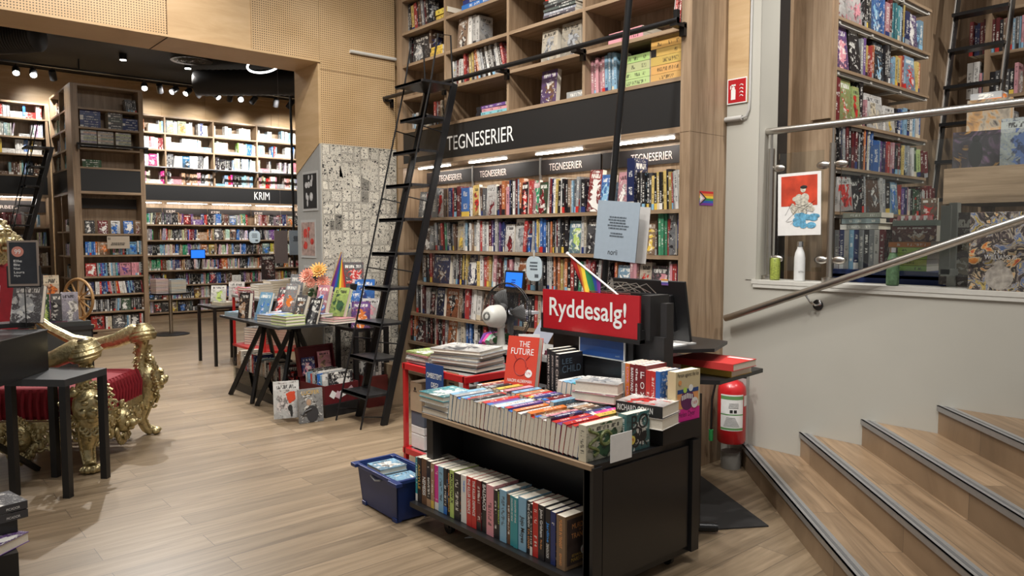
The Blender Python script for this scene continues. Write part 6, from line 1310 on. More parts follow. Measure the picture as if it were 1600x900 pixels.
for k, (x, z, a) in enumerate([(-.10, .2, 35), (-.04, .19, 30), (.01, .2, -20), (.10, .22, -35)]): m.M = T3((x, -.062, z)) @ RYm(a); m.box(-.03, 0, -.03, .03, .001, .03, k % 2)
m.build('stickers', [WHITE, flat('sticker_pink', (.6, .4, .45), .5)], rb)
Mr = T3((3.30, 6.30, 0)) @ RZ(8)
for i in range(13):
    onebook('graphic_novel', f"{CN['kwTGbkwGrkTwk'[i]]} comic in the dark red box, {ordn(i)} from the front", 'book', 'comics in the dark red box', Mr @ T3((-.03 if i % 3 else .02, -.035+i*.026, .127)) @ RXm(-4), .27, .27-.01*(i % 3), .012, CC['kwTGbkwGrkTwk'[i]], CC['w'], face=True)
onebook('graphic_novel', 'blue comic standing in the lid of the dark red box', 'book', None, Mr @ T3((-.10, .31, .34)) @ RXm(-10), .14, .17, .01, CC['B'], CC['p'], face=True)
onebook('graphic_novel', 'salmon coloured comic standing in the lid of the dark red box', 'book', None, Mr @ T3((.08, .31, .37)) @ RXm(-10), .14, .18, .01, CC['p'], CC['N'], face=True)
t = thing('graphic_novel', 'large comic with seated bald figure lettered LUCIFER on floor', 'book', (2.95, 6.13, .003), R(-6)); M = facebook(t, .22, .30, .03, (.30, .30, .29), (.05, .045, .04), 6, seed=7.7, kind=3); text('LUCIFER', .16, .035, GOLDT, M @ T3((-.08, -.0012, .25)), t)
m = MB(); m.M = M; m.blob((.01, -.002, .075), (.055, .001, .075), n=14); m.blob((-.02, -.002, .18), (.022, .001, .028), 1, 12); m.tube([(.0, -.003, .12), (-.06, -.003, .10), (-.08, -.003, .07)], .008, 6); m.build('seated_figure', [flat('figure_black', (.03, .03, .032), .5), flat('skin_print', (.4, .26, .17), .5)], t)
t = thing('graphic_novel', 'large white comic with red leaf and two figures on the floor', 'book', (2.78, 6.27, .04), R(-18)); M = facebook(t, .22, .33, .03, (.62, .62, .60), (.55, .5, .48), 6, seed=3.7)
m = MB(); m.M = M
for k in range(7): a = R(k*51); m.blob((.04+.02*math.cos(a), -.002, .19+.03*math.sin(a)), (.018, .001, .03), n=8, M=RYm(k*40))
m.blob((.03, -.002, .09), (.02, .001, .03), 1, 8); m.blob((.04, -.002, .05), (.012, .001, .04), 1, 8); m.build('red_leaf', [flat('leaf_red_print', (.55, .06, .02), .5), BKT], t)
ty = thing('floor_tray', 'long black tray of comics under the trestle table', 'tray', (3.1, 7.45, 0))
m = at(ty); m.box(2.98, 6.72, 0, 3.28, 8.05, .10); m.build('tray', flat('tray_black', (.03, .027, .026), .5), ty)
m = at(ty); m.box(2.97, 6.72, .10, 2.975, 8.05, .25); m.box(2.97, 8.045, .1, 3.28, 8.05, .3); m.build('clear_front', GLASS, ty)
rd = random.Random(9); yy = 8.02; i = 0
for c in 'NNNwwGrBnwrBkTGwGNwkGrnkwGkRGGkrk':
    t_ = rd.uniform(.028, .05); yy -= t_
    if yy < 6.75: break
    onebook('graphic_novel', f"{CN[c]} comic in the floor tray, {ordn(i)} from the far end", 'book', 'comics in the floor tray', T3((3.0, yy+t_/2, .102)) @ FX, t_*.94, rd.uniform(.26, .34), .2, CC[c], CC[rd.choice('wkrT')]); i += 1
m = MB(); m.box(3.62, 6.30, 0, 3.84, 6.62, .30); solo(m, 'carton', flat('red_carton', (.14, .02, .018), .5), (3.7, 6.45, 0), 'dark red printed carton on the floor behind the ladder', 'box')
m = MB(); m.box(3.86, 6.25, 0, 3.98, 6.5, .40); solo(m, 'carton', KRAFT, (3.9, 6.4, 0), 'kraft carton standing on the floor behind the ladder foot', 'box')
for i in range(6): onebook('graphic_novel', f"{CN['kwGkwk'[i]]} comic on the dark red carton, {ordn(i)} from left", 'book', 'comics on the dark red carton', T3((3.63+.033*i+.01, 6.33, .302)), .03, .2, .2, CC['kwGkwk'[i]], CC['w'])
# art papers on the jamb
def jambprint(z0, h, y_, w, mt1, mt2, label):
    t = thing('art_print', label, 'poster', (3.454, y_, z0), R(-90)); m = MB(); m.box(-w/2, -.004, 0, w/2, 0, h); m.build('paper', flat('grey_white_mount', (.42, .42, .41), .6), t)
    m = MB(); m.box(-w/2+.02, -.0052, .025, w/2-.02, -.004, h-.025); m.build('picture', mt1, t); m = MB(); rd = random.Random(int(z0*10))
    for k in range(9): m.blob((rd.uniform(-w*.28, w*.28), -.006, rd.uniform(h*.15, h*.85)), (rd.uniform(.01, .04), .001, rd.uniform(.02, .05)), n=8)
    m.build('figures', mt2, t)
jambprint(1.92, .40, 7.12, .34, BKT, flat('print_white', (.5, .5, .5), .5, var=.9, scale=40), 'black and white print hanging highest on the grey jamb')
jambprint(1.44, .39, 7.18, .34, flat('print_pale', (.35, .25, .22), .5, var=.5, scale=20), flat('print_red', (.4, .04, .03), .5, var=.7, scale=30), 'red flower print on the grey jamb below the black one')
jambprint(.98, .38, 7.12, .34, BKT, flat('print_grey2', (.2, .2, .2), .5, var=.9, scale=40), 'dark print lowest on the grey jamb behind flag')
m = MB(); m.tube([(3.8, 6.885, 3.53), (4.34, 6.885, 3.53)], .018, 8); solo(m, 'tube_lamp', flat('tube_white', (.6, .58, .54), .5), (4.0, 6.885, 3.53), 'thin white tube fixed on the perforated panel near corner', 'lamp', smooth=True)

# ------------------------------------------------ tables further back
def legtable(label, x0, y0, x1, y1, h, name='side_table', th=.03, lw=.035):
    t = thing(name, label, 'table', ((x0+x1)/2, (y0+y1)/2, 0)); wbx(t, x0, y0, h-th, x1, y1, h).build('table_top', BLKM, t)
    for (x, y_) in ((x0, y0), (x1-lw, y0), (x0, y1-lw), (x1-lw, y1-lw)): wbx(t, x, y_, 0, x+lw, y_+lw, h-th).build('leg', BLKM, t)
    return t
legtable('small black table behind the trestle table holding two books', 3.32, 9.62, 3.78, 10.25, .76)
standbook(3.50, 9.98, .80, .19, .22, .03, CC['w'], CC['l'], -35, 16, 'white book with green plant pattern on the far small table', None)
standbook(3.72, 9.92, .80, .20, .26, .03, CC['w'], CC['p'], -35, 10, 'book with pink face cover on the far small table', None)
st(3.55, 9.9, .762, 2, .2, .25, .02, 'c', 'pair lying on the far small table', 10, 'pair on far small table')
rc = thing('red_cart', 'red cart with stacked books under the trestle table', 'cart', (3.75, 9.1, 0))
x0, x1, y0, y1 = 3.55, 4.15, 8.60, 9.55
for (x, y_) in ((x0, y0), (x1, y0), (x0, y1), (x1, y1)): wbx(rc, x-.014, y_-.014, .1, x+.014, y_+.014, .92).build('post', RED, rc)
m = at(rc); m.box(x0-.02, y0-.02, .26, x1+.02, y1+.02, .29); m.build('lower_tray', RED, rc); m = at(rc); m.box(x0-.02, y0-.02, .89, x1+.02, y1+.02, .92, 1); m.build('upper_tray', [RED, flat('grey_tray', (.25, .24, .23), .5)], rc)
for (x, y_) in ((x0, y0), (x1, y0), (x0, y1), (x1, y1)): w = at(rc); w.lathe([(.012, -.015), (.058, -.013), (.06, 0), (.058, .013), (.012, .015)], 16, 0, T3((x, y_, .06)) @ RYm(90)); w.box(x-.02, y_-.02, .06, x+.02, y_+.02, .26); w.build('castor', BLKM, rc, smooth=True)
st(3.98, 9.0, .291, 8, .2, .26, .034, 'c', 'cream stack on the far red cart', 20, 'cream stack on the far cart')
st(3.75, 9.3, .291, 7, .2, .26, .03, 'G', 'grey stack on the far red cart', 20, 'grey stack on the far cart')
cnt = thing('counter', 'black far service counter piled with books and records', 'counter', (5.0, 10.7, 0))
wbx(cnt, 4.3, 10.2, .80, 6.4, 11.4, .84).build('counter_top', BLACK, cnt)
m = at(cnt); m.box(4.4, 10.3, .0, 6.3, 11.3, .8); m.build('body', CHAR, cnt)
wbx(cnt, 5.35, 10.1, 1.02, 6.5, 11.0, 1.06).build('raised_top', BLACK, cnt); wbx(cnt, 5.4, 10.2, .84, 6.4, 10.9, 1.02).build('raised_body', BLACK, cnt)
for i in range(34): onebook('magazine', f"grey sleeved magazine in the counter rack, {ordn(i)} from left", 'magazine', 'sleeved magazines in the counter rack', T3((5.15+.034*i, 10.15, 1.062)) @ RYm(-6), .03, .23, .28, (.22, .21, .19) if i % 3 else (.15, .14, .13), CC['G'])
for (x, y_, n_, c, lab) in [(4.46, 10.35, 6, 'r', 'red stack on the far counter'), (4.72, 10.35, 7, 'w', 'white stack on the far counter'), (4.98, 10.35, 7, 'w', 'second white stack on the far counter'), (5.2, 10.6, 12, 'c', 'tall cream stack on the far counter')]:
    st(x, y_, .841, n_, .22, .16, .03, c, lab, 5, lab)
st(3.95, 9.15, .921, 6, .26, .2, .03, 'c', 'cream stack on the far cart top tray', 5, 'cream stack on far cart top')
st(3.70, 9.0, .921, 5, .2, .2, .03, 'w', 'white stack on the far cart top tray', 5, 'white stack on far cart top')
st(3.68, 9.38, .921, 3, .2, .2, .03, 'r', 'red stack on the far cart top tray', 5, 'red stack on far cart top')
lampd = thing('headphones', 'pale round headset on the far counter near the rack', 'device', (4.75, 10.24, .842))
m = MB(); m.curl((0, 0, .05), (1, 0, 0), (0, 0, 1), .07, .07, .95, .018, seg=20); m.build('ring', flat('cream_plastic', (.5, .46, .36), .4), lampd, smooth=True)
# tablet, tag, posters before the far bookcase
tb2 = thing('tablet', 'blue lit tablet on the far crime bookcase shelf', 'tablet', (5.10, 15.60, 1.22)); m = MB(); m.box(-.15, 0, 0, .15, .015, .19); m.build('frame', BLACK, tb2); m = MB(); m.box(-.135, -.002, .015, .135, 0, .175); m.build('screen', SCREEN, tb2)
tagcard((6.28, 15.60, 1.66), 0, 1.15, 'pale blue rounded tag hanging on the far crime bookcase')
m = MB(); m.box(5.38, 12.5, 1.20, 5.62, 12.51, 1.77); m.tube([(5.5, 12.505, 1.77), (5.5, 12.505, 4.7)], .002, 4); solo(m, 'hanging_poster', flat('mauve_card', (.30, .25, .25), .6), (5.5, 12.5, 1.2), 'plain mauve card hanging in front of the far bookcase', 'poster')
m = MB(); m.box(5.86, 12.96, 1.33, 6.12, 12.97, 1.78); o = solo(m, 'hanging_poster', PALE, (6.0, 12.96, 1.33), 'pale blue poster hanging on the far black pole', 'poster'); q = MB(); lines(q, -.08, .25, .1, .35, 4, Matrix.Identity(4), y=-.004); q.build('small_print', BKT, o)
m = MB(); m.box(5.74, 12.5, 1.0, 6.0, 12.51, 1.4); o = None
t = standbook(5.05, 12.0, .95, .22, .42, .01, (.03, .02, .022), (.1, .03, .03), -15, 4, 'dark poster stand with reddish print before the far bookcase', None, name='poster_stand')
m = MB(); m.box(-.06, .02, -.95, .06, .06, 0); m.build('stand_foot', BLKM, t)
dt = thing('round_table', 'round black pedestal table near the far bookcase with book stacks', 'table', (3.89, 13.36, 0))
m = MB(); m.lathe([(.002, 0), (.29, 0), (.29, .012), (.05, .03), (.002, .03)], 36); m.build('base', BLKM, dt, smooth=True)
m = MB(); m.tube([(0, 0, .02), (0, 0, .69)], .03, 16); m.build('pedestal', STEEL, dt, smooth=True)
m = MB(); m.lathe([(.002, .69), (.31, .69), (.31, .715), (.002, .715)], 36); m.build('table_top', BLKM, dt, smooth=True)
st(3.70, 13.28, .716, 9, .21, .2, .026, 'uRp', 'purple pink stack on the round table', 10, 'purple stack on round table')
st(3.98, 13.33, .716, 8, .26, .2, .027, 'cTc', 'cream stack on the round table', 10, 'cream stack on round table')

# ------------------------------------------------ black tables, display and throne at left
c45 = math.cos(math.pi/4)
tb = thing('side_table', 'small black four legged table in front of the golden throne', 'table', (.92, 5.62, 0), R(45))
a_ = .43; b_ = .40
cx, cy = 0, 0
m = MB(); m.box(-a_/2, -b_/2, .715, a_/2, b_/2, .76); m.build('table_top', flat('slate_top', (.035, .037, .04), .35), tb)
for sx in (-1, 1):
    for sy in (-1, 1): m = MB(); x, y_ = sx*(a_/2-.022), sy*(b_/2-.022); m.box(x-.022, y_-.022, 0, x+.022, y_+.022, .715); m.build('leg', BLKM, tb)
m = MB(); m.bar((-.18, .18, .42), (.1, .45, .02), .03, .03)
pl = thing('display_plinth', 'black display plinth with metal edge beside the small black table', 'plinth', (.55, 5.85, 0))
m = at(pl); m.prism([(.90, 5.80), (.52, 5.24), (.05, 5.55), (.45, 6.13)], .762, 1.03); m.build('box', BLACK, pl)
m = at(pl); m.prism([(.905, 5.80), (.52, 5.235), (.045, 5.55), (.45, 6.135)], 1.03, 1.036); m.build('edge_trim', flat('edge_metal', (.30, .30, .32), .35, .8), pl)
m = at(pl); m.prism([(.895, 5.798), (.52, 5.25), (.06, 5.55), (.45, 6.12)], 1.036, 1.038); m.build('top_skin', flat('slate_top', (.035, .037, .04), .35), pl)
for (x, y_) in ((.1, 5.58), (.46, 6.06)): wbx(pl, x-.02, y_-.02, 0, x+.02, y_+.02, .77).build('leg', BLKM, pl)
m = at(pl); m.bar((.45, 5.7, .45), (.86, 6.12, .01), .03, .03); m.build('brace', BLKM, pl)
sg = thing('sale_sign', 'framed black sign with pink circle reading 99 on a thin pole', 'sign', (.80, 5.92, 1.04), R(-22))
m = MB(); m.tube([(0, 0, 0), (0, 0, .30)], .004, 8); m.build('pole', BLKM, sg); m = MB(); m.lathe([(.001, 0), (.05, 0), (.05, .004), (.001, .004)], 20); m.build('base', BLKM, sg)
m = MB(); m.box(-.09, -.006, .285, .09, .006, .59); m.box(-.098, -.009, .275, .098, .009, .285, 1); m.box(-.098, -.009, .275, -.09, .009, .42, 1); m.box(.09, -.009, .275, .098, .009, .42, 1); m.build('frame', [flat('pewter_frame', (.30, .24, .20), .4, .3), BLACK], sg)
m = MB(); m.box(-.078, -.0075, .300, .078, -.006, .578); m.build('panel', flat('dark_panel', (.02, .022, .028), .3, var=.4, scale=9), sg)
m = MB(); disc(m, -.03, .515, .035, Matrix.Identity(4), -.0078); q = m.build('pink_circle', flat('salmon_print', (.55, .22, .17), .5), sg); text('99', .036, .03, LETTER, T3((-.048, -.0098, .50)), q)
for k, s in enumerate(['Elle', 'Ble', 'Noe', 'Laura', 'Nye']): text(s, .012*len(s), .016, LETTER, T3((-.055, -.0085, .445-.025*k)), sg)
standbook(.80, 5.98, 1.07, .20, .26, .045, (.12, .11, .11), (.45, .45, .45), -38, 14, 'grey book with white wave drawing under the 99 sign', None, seed=2.2)
m = MB(); m.box(.60, 6.0, 1.04, .86, 6.16, 1.07); solo(m, 'book_stand', BLACK, (.72, 6.08, 1.04), 'black stand under the grey wave book', 'stand')
t = standbook(.50, 5.98, 1.04, .30, .30, .01, (.62, .63, .66), (.7, .7, .7), -30, 14, 'large white open sheet behind the grey wave book', None, name='paper_sheet')
standbook(.55, 5.72, 1.04, .12, .22, .04, (.04, .025, .05), (.08, .05, .1), -70, 8, 'dark purple book standing at the left picture edge', None)
# book stack bottom-left
for k, (z, c, lab) in enumerate([(.12, 'u', 'purple book lying lowest at the bottom left corner'), (.235, 'g', 'dark grey paperback under the top one, bottom left corner'), (.28, 'g', 'dark grey paperback topmost at the bottom left corner')]):
    o = flatbook(.42-.03*(k == 0), 4.50-.12*(k == 0), z, .25, .24, .04 if k else .05, c, lab, 40 if k == 0 else 12, 'w')
    if k: q = bx(-.125, -.1212, 0, .125, -.1202, .039).build('spine', flat('spine_grey', (.045, .045, .05), .45), o); text('PICADOR', .06, .012, LETTER, T3((.03, -.1215, .01)), q)
lt_ = thing('display_block', 'low black display block carrying the books at the bottom left', 'plinth', (.36, 4.45, 0)); m = at(lt_); m.box(.1, 4.25, 0, .5, 4.62, .118); m.build('block', BLACK, lt_)
m = at(lt_); m.box(.30, 4.40, .172, .52, 4.62, .234); m.build('riser', BLACK, lt_)

# table of books behind the throne
bk = thing('display_table', 'table with a grey box and books behind the golden throne', 'table', (1.35, 8.2, 0))
wbx(bk, .75, 7.95, .78, 1.62, 8.75, .82).build('table_top', CHAR, bk)
for (x, y_) in ((.78, 7.98), (1.58, 7.98), (.78, 8.7), (1.58, 8.7)): wbx(bk, x, y_, 0, x+.035, y_+.035, .78).build('leg', BLKM, bk)
m = MB(); m.box(1.12, 7.97, .50, 1.60, 7.99, .86); 
solo(m, 'display_box', flat('grey_box', (.05, .055, .055), .4), (1.35, 7.98, .50), 'dark grey box front below the green book behind the throne', 'box')
for (x, w, c, a, h, lab, rz) in [(1.21, .13, 'E', 'l', .26, 'green book with white barcode patch behind the throne', -12), (1.33, .09, 'g', 'k', .26, 'grey book between the green and the lilac one', -12), (1.44, .14, 'G', 'w', .27, 'pale lilac book right of the green one', -12)]:
    standbook(x, 8.05, .862, w, h, .03, CC[c] if c != 'G' else (.42, .40, .48), CC[a], rz, 2, lab, 'books behind the throne')
for (x, y_, z, w, h, c, a, lab) in [(1.20, 8.45, .9, .16, .42, 'k', 'n', 'dark book standing tall behind the green one'), (1.36, 8.45, .98, .13, .30, 'c', 'o', 'cream book standing behind the lilac one'), (1.05, 8.5, .9, .2, .26, 'B', 'u', 'dark blue book far behind the green one'), (1.38, 8.3, .9, .16, .2, 'p', 'u', 'pink and purple patterned book behind the lilac one')]:
    standbook(x, y_, z-.08, w, h+.08, .03, CC[c], CC[a], -12, 5, lab, 'taller books behind the throne')
m = MB(); m.box(1.10, 7.9, .35, 1.50, 8.2, .46); solo(m, 'grey_box', CHAR, (1.3, 8.05, .35), 'black box lower down behind the throne arm', 'box')

# spinning wheel
sw = thing('spinning_wheel', 'turned wooden spinning wheel in front of the free-standing bookcase', 'spinning wheel', (2.42, 12.85, 0), R(-62))
wc = Vector((0, 0, .72)); 
m = MB(); pts = [(.30*math.cos(2*math.pi*k/36), 0, .72+.30*math.sin(2*math.pi*k/36)) for k in range(37)]; m.tube(pts, .022, 8)
for k in range(12): a = math.pi*k/6; m.tube([(.04*math.cos(a), 0, .72+.04*math.sin(a)), (.16*math.cos(a), 0, .72+.16*math.sin(a)), (.28*math.cos(a), 0, .72+.28*math.sin(a))], [.008, .014, .008], 6)
m.lathe([(.01, -.04), (.045, -.03), (.05, 0), (.045, .03), (.01, .04)], 16, 0, T3(wc) @ RXm(90)); m.build('wheel', TURN, sw, smooth=True)
def turned(p, q, r): 
    p, q = Vector(p), Vector(q); return [p+(q-p)*t for t in (0, .1, .15, .2, .35, .5, .55, .6, .8, .88, .92, 1)], [r*v for v in (.6, 1, .6, 1, .7, 1.1, .6, 1.1, .7, 1, .6, .8)]
m = MB(); m.M = Matrix.Identity(4)
for yy in (-.07, .07): p, r_ = turned((0, yy, .34), (0, yy, .80), .025); m.tube(p, r_, 10)
p, r_ = turned((-.22, 0, .36), (-.22, 0, .78), .025); m.tube(p, r_, 10); p, r_ = turned((-.12, .05, .36), (-.12, .05, .70), .022); m.tube(p, r_, 10); m.tube([(-.26, 0, .62), (.0, 0, .60)], .014, 8); m.blob((-.18, 0, .66), (.05, .02, .02)); m.build('uprights', TURN, sw, smooth=True)
m = MB(); m.M = RYm(6); m.box(-.28, -.08, .31, .20, .08, .35); m.build('bench', TURN, sw)
m = MB()
for (a, b2) in (((-.22, -.05, .32), (-.3, -.14, 0)), ((-.22, .05, .32), (-.3, .14, 0)), ((.15, 0, .32), (.32, 0, 0))): p, r_ = turned(a, b2, .02); m.tube(p, r_, 8)
m.build('leg', TURN, sw, smooth=True); m = MB(); m.box(-.12, -.06, .06, .12, .06, .075); m.build('treadle', TURN, sw)

# golden throne
th = thing('throne', 'ornate golden throne with carved lion heads and red velvet seat', 'throne', (1.08, 6.52, 0), R(53.13))
FR = -.42; HW = .475
m = MB(); m.prism([(-.44, -.40), (.44, -.40), (.44, .42), (-.44, .42)], .36, .56); 
P = rrect(.84, .84, .10); m2 = MB(); m2.prism([(x, y_) for x, y_ in P], .35, .58); o = m2.build('seat_cushion', VELVET, th, smooth=True, bevel=.03)
m = MB()
for k in range(16): x = -.40+.8*k/15; m.tube([(x, -.425, .36), (x, -.435, .48), (x, -.40, .578)], .012, 6)
for k in range(16): y_ = -.38+.78*k/15; m.tube([(-.425, y_, .36), (-.435, y_, .48), (-.41, y_, .57)], .012, 6)
m.build('pleated_trim', VELVET, th, smooth=True)
def lion(m, c, f, s=1.):
    """carved head: mane of curls, brow, muzzle, beard; f = facing angle (deg) in the xy plane"""
    M0 = T3(c) @ RZ(f) @ Matrix.Scale(s, 4); keep = m.M; m.M = m.M @ M0   # faces -y
    m.blob((0, 0, 0), (.075, .07, .095), n=14); m.blob((0, -.075, -.02), (.034, .04, .03), n=10); m.blob((0, -.105, -.006), (.018, .014, .014), n=8); m.blob((0, -.06, -.055), (.03, .03, .022), n=8)
    for sx in (-1, 1): m.blob((sx*.032, -.06, .028), (.02, .014, .013), n=8); m.blob((sx*.036, -.055, .05), (.028, .016, .01), n=8, M=RYm(sx*15)); m.blob((sx*.04, -.055, -.02), (.022, .02, .024), n=8); m.blob((sx*.065, -.01, .075), (.02, .014, .02), n=8)
    rd = random.Random(int(abs(f))+3)
    for k in range(26):
        a = 2*math.pi*k/26; r_ = .095+rd.uniform(-.006, .012); p = Vector((r_*math.cos(a), .0+rd.uniform(-.02, .03), r_*1.15*math.sin(a)))
        m.curl(p, (math.cos(a), 0, math.sin(a)), (-math.sin(a), .3, math.cos(a)), .022, .005, 1.1, .009, .005, n=6, seg=9)
    for k in range(8): m.curl((-.04+.0115*k, -.03, -.10-.015*(k % 3)), (1, 0, 0), (0, -.2, -1), .018, .004, 1., .009, .005, n=6, seg=8)
    m.M = keep
def leg(x, y_, fx, fy, head):
    m = MB(); d = Vector((fx, fy, 0)).normalized(); b = Vector((x, y_, 0))
    pts = [b+d*.02+Vector((0, 0, .50)), b+d*.045+Vector((0, 0, .38)), b+d*.0+Vector((0, 0, .26)), b-d*.03+Vector((0, 0, .15)), b+d*.01+Vector((0, 0, .06)), b+d*.05+Vector((0, 0, .035))]
    m.tube(pts, [.085, .085, .066, .045, .038, .045], 14)
    side = Vector((-d.y, d.x, 0))
    for s in (-1, 0, 1): m.tube([p+side*s*rr+d*rr*(.9 if s == 0 else .55) for p, rr in zip(pts[1:5], (.075, .06, .042, .036))], [.010, .011, .009, .008], 7)
    for s in (-1, 1):
        for k in range(9): t_ = k/8; i = min(3, int(t_*3)); p = pts[1+i].lerp(pts[2+i] if i < 3 else pts[5], t_*3-i if i < 3 else 0); m.blob(p+side*s*(.05-.02*t_)+d*.03, .009, n=6)
    for k in range(5): a = R(-70+35*k); dd = d*math.cos(a)+side*math.sin(a); m.blob(b+d*.05+dd*.05+Vector((0, 0, .028)), (.03, .03, .027), n=8); m.curl(b+d*.05+dd*.06+Vector((0, 0, .03)), dd, (0, 0, 1), .02, .006, 1, .009, .006, n=6, seg=8)
    for k in range(10): a = 2*math.pi*k/10; m.curl(b+Vector((.07*math.cos(a), .07*math.sin(a), .25+.03*(k % 2))), (math.cos(a), math.sin(a), 0), (0, 0, -1), .025, .006, .9, .010, .006, n=6, seg=8)
    if head: lion(m, (x+fx*.05, y_+fy*.05, .47), math.degrees(math.atan2(fx, -fy)), 1.4)
    m.build('leg', GOLD, th, smooth=True)
leg(-HW, FR, -.75, -.65, True); leg(HW, FR, .75, -.65, True); leg(-HW, .42, -.7, .7, False); leg(HW, .42, .7, .7, False)
def armrest(s):
    m = MB(); X = s*HW
    pts = [(X, .45, 1.02), (X, .30, .90), (X, .12, .80), (X, -.06, .765), (X, -.22, .80), (X, -.36, .865), (X, -.47, .86)]
    m.tube(pts, [.03, .036, .046, .052, .062, .074, .06], 14)
    for dx, dz in ((-.045, .0), (.045, .0), (-.028, .034), (.028, .034), (0, .046)): m.tube([(p[0]+dx*(.6+.12*i), p[1], p[2]+dz*(.6+.12*i)) for i, p in enumerate(pts)], .013, 7)
    for r_, z in ((.105, -.035), (.112, .0), (.098, .04), (.08, .072), (.055, .098)): m.lathe([(.01, -.024), (r_*.88, -.022), (r_, 0), (r_*.88, .022), (.01, .024)], 24, 0, T3((X, -.43, .84+z*.75)) @ RXm(-12) @ RYm(s*6))
    # carved support post up to the scroll
    m.tube([(X, FR, .50), (X, FR+.02, .62), (X, FR, .74), (X, FR-.01, .82)], [.06, .045, .04, .055], 12)
    rd = random.Random(5+s)
    for k in range(36): a = rd.uniform(0, 6.28); z = .56+.25*k/36; r_ = .05+.01*math.sin(k); m.curl((X+r_*math.cos(a), FR+r_*math.sin(a), z), (math.cos(a), math.sin(a), 0), (0, 0, 1), .018, .004, 1., .009, .005, n=6, seg=8)
    m.build('armrest', GOLD, th, smooth=True)
    m = MB(); m.blob((X, -.43, .925), (.052, .052, .02), n=16); m.build('armrest_pad', flat('dark_bronze', (.12, .10, .06), .3, .8), th, smooth=True)
armrest(-1); armrest(1)
def apron(p, q, nrm, name):
    m = MB(); p, q = Vector(p), Vector(q); d = (q-p).normalized(); L = (q-p).length; nrm = Vector(nrm)
    m.bar(p+Vector((0, 0, .335)), q+Vector((0, 0, .335)), .05, .05); rd = random.Random(8)
    for s in (-1, 1):
        for k in range(6):
            t_ = .12+.33*k/5; c = p+(q-p)*(.5+s*t_)+Vector((0, 0, .26-.02*(k % 2)))+nrm*.01
            m.curl(c, d*s, (0, 0, 1), .06, .012, 1.2, .017, .009, n=7, seg=14); m.curl(c+Vector((0, 0, -.06)), d*-s, (0, 0, -1), .04, .008, 1.1, .013, .007, n=7, seg=12)
            for j in range(3): a = rd.uniform(0, 6.28); m.blob(c+d*.045*math.cos(a)+Vector((0, 0, .05*math.sin(a)))+nrm*.01, (.02, .02, .03), n=7)
    c = (p+q)/2+nrm*.03+Vector((0, 0, .25)); lion(m, c, math.degrees(math.atan2(nrm.x, -nrm.y)), 1.05)
    for k in range(9): a = R(200+17.5*k); m.blob(c+d*.10*math.cos(a)+Vector((0, 0, .13*math.sin(a)-.03)), (.025, .02, .04), n=7)
    m.build(name, GOLD, th, smooth=True)
apron((-HW+.08, FR, 0), (HW-.08, FR, 0), (0, -1, 0), 'front_apron'); apron((-HW, FR+.1, 0), (-HW, .36, 0), (-1, 0, 0), 'side_apron'); apron((HW, FR+.1, 0), (HW, .36, 0), (1, 0, 0), 'side_apron')
m = MB(); m.prism([(-.36, .40), (.36, .40), (.36, .48), (-.36, .48)], .60, 1.45); m.build('back_cushion', VELVET, th, bevel=.02)
m = MB(); rd = random.Random(12)
for s in (-1, 1):
    m.tube([(s*.40, .45, .5), (s*.41, .46, 1.0), (s*.40, .47, 1.4), (s*.34, .48, 1.58)], [.05, .045, .05, .06], 12)
    for k in range(34): z = .62+.92*k/34; m.curl((s*(.42+.02*math.sin(k*2)), .43, z), (s, 0, 0), (0, -.2, 1), .045, .01, 1.1, .016, .008, n=7, seg=10)
for k in range(60):
    a = R(180*k/59); r_ = rd.uniform(.30, .42); m.curl((r_*math.cos(a), .45+rd.uniform(-.03, .03), 1.42+.31*math.sin(a)*rd.uniform(.8, 1.1)), (math.cos(a), 0, math.sin(a)), (-math.sin(a), -.2, math.cos(a)), .055, .01, 1.1, .019, .01, n=7, seg=11)
    m.blob((r_*.9*math.cos(a), .45, 1.42+.27*math.sin(a)), (.035, .035, .04), n=7)
m.box(-.34, .46, 1.4, .34, .49, 1.64); lion(m, (0, .43, 1.64), 0, 1.3); m.build('back_frame', GOLD, th, smooth=True)

# ------------------------------------------------ ceiling of the far room: spots, ducts, ring lamp
trk = thing('light_track', 'black ceiling light track before the far birch panels', 'lamp', (4.6, 14.7, 4.5)); m = at(trk); m.box(1.2, 14.68, 4.50, 8.4, 14.72, 4.53); m.box(2.9, 14.69, 4.53, 2.92, 14.71, 4.7); m.box(6.2, 14.69, 4.53, 6.22, 14.71, 4.7); m.build('track', BLKM, trk)
for i, (x, dirv, lit) in enumerate([(2.0, (-.1, -.75, -.6), 1), (2.24, (-.1, -.75, -.6), 1), (2.52, (.2, .5, -.7), 0), (3.95, (-.2, -.75, -.55), 1), (4.21, (.3, .6, -.7), 0), (4.46, (-.7, -.35, -.6), 1), (4.70, (-.65, -.4, -.6), 1), (4.93, (-.5, .5, -.6), 0), (5.23, (.3, -.6, -.6), 1), (5.49, (.1, .6, -.7), 0), (5.70, (-.25, -.8, -.45), 1), (5.96, (-.3, .5, -.6), 0), (6.42, (.1, .5, -.6), 0), (6.72, (-.3, .5, -.6), 0)]):
    t = thing('track_spotlight', f"{'lit' if lit else 'unlit looking'} black track spotlight, {ordn(i)} from left on the far track", 'lamp', (x, 14.7, 4.49), group='spotlights on the far track')
    d = Vector(dirv).normalized(); c = Vector((0, 0, -.12)); M = T3(c) @ d.to_track_quat('Z', 'Y').to_matrix().to_4x4()
    m = MB(); m.lathe([(.01, -.09), (.05, -.085), (.055, -.07), (.055, .08), (.048, .08), (.045, .06), (.01, .055)], 20, 0, M); m.tube([(0, 0, 0), (0, 0, -.06)], .01, 8); m.build('housing', BLKM, t, smooth=True)
    m = MB(); m.lathe([(.001, .058), (.045, .058), (.045, .064), (.001, .064)], 20, 0, M); m.build('lens', LAMP if lit else flat('dim_lens', (.1, .1, .1), .3), t)
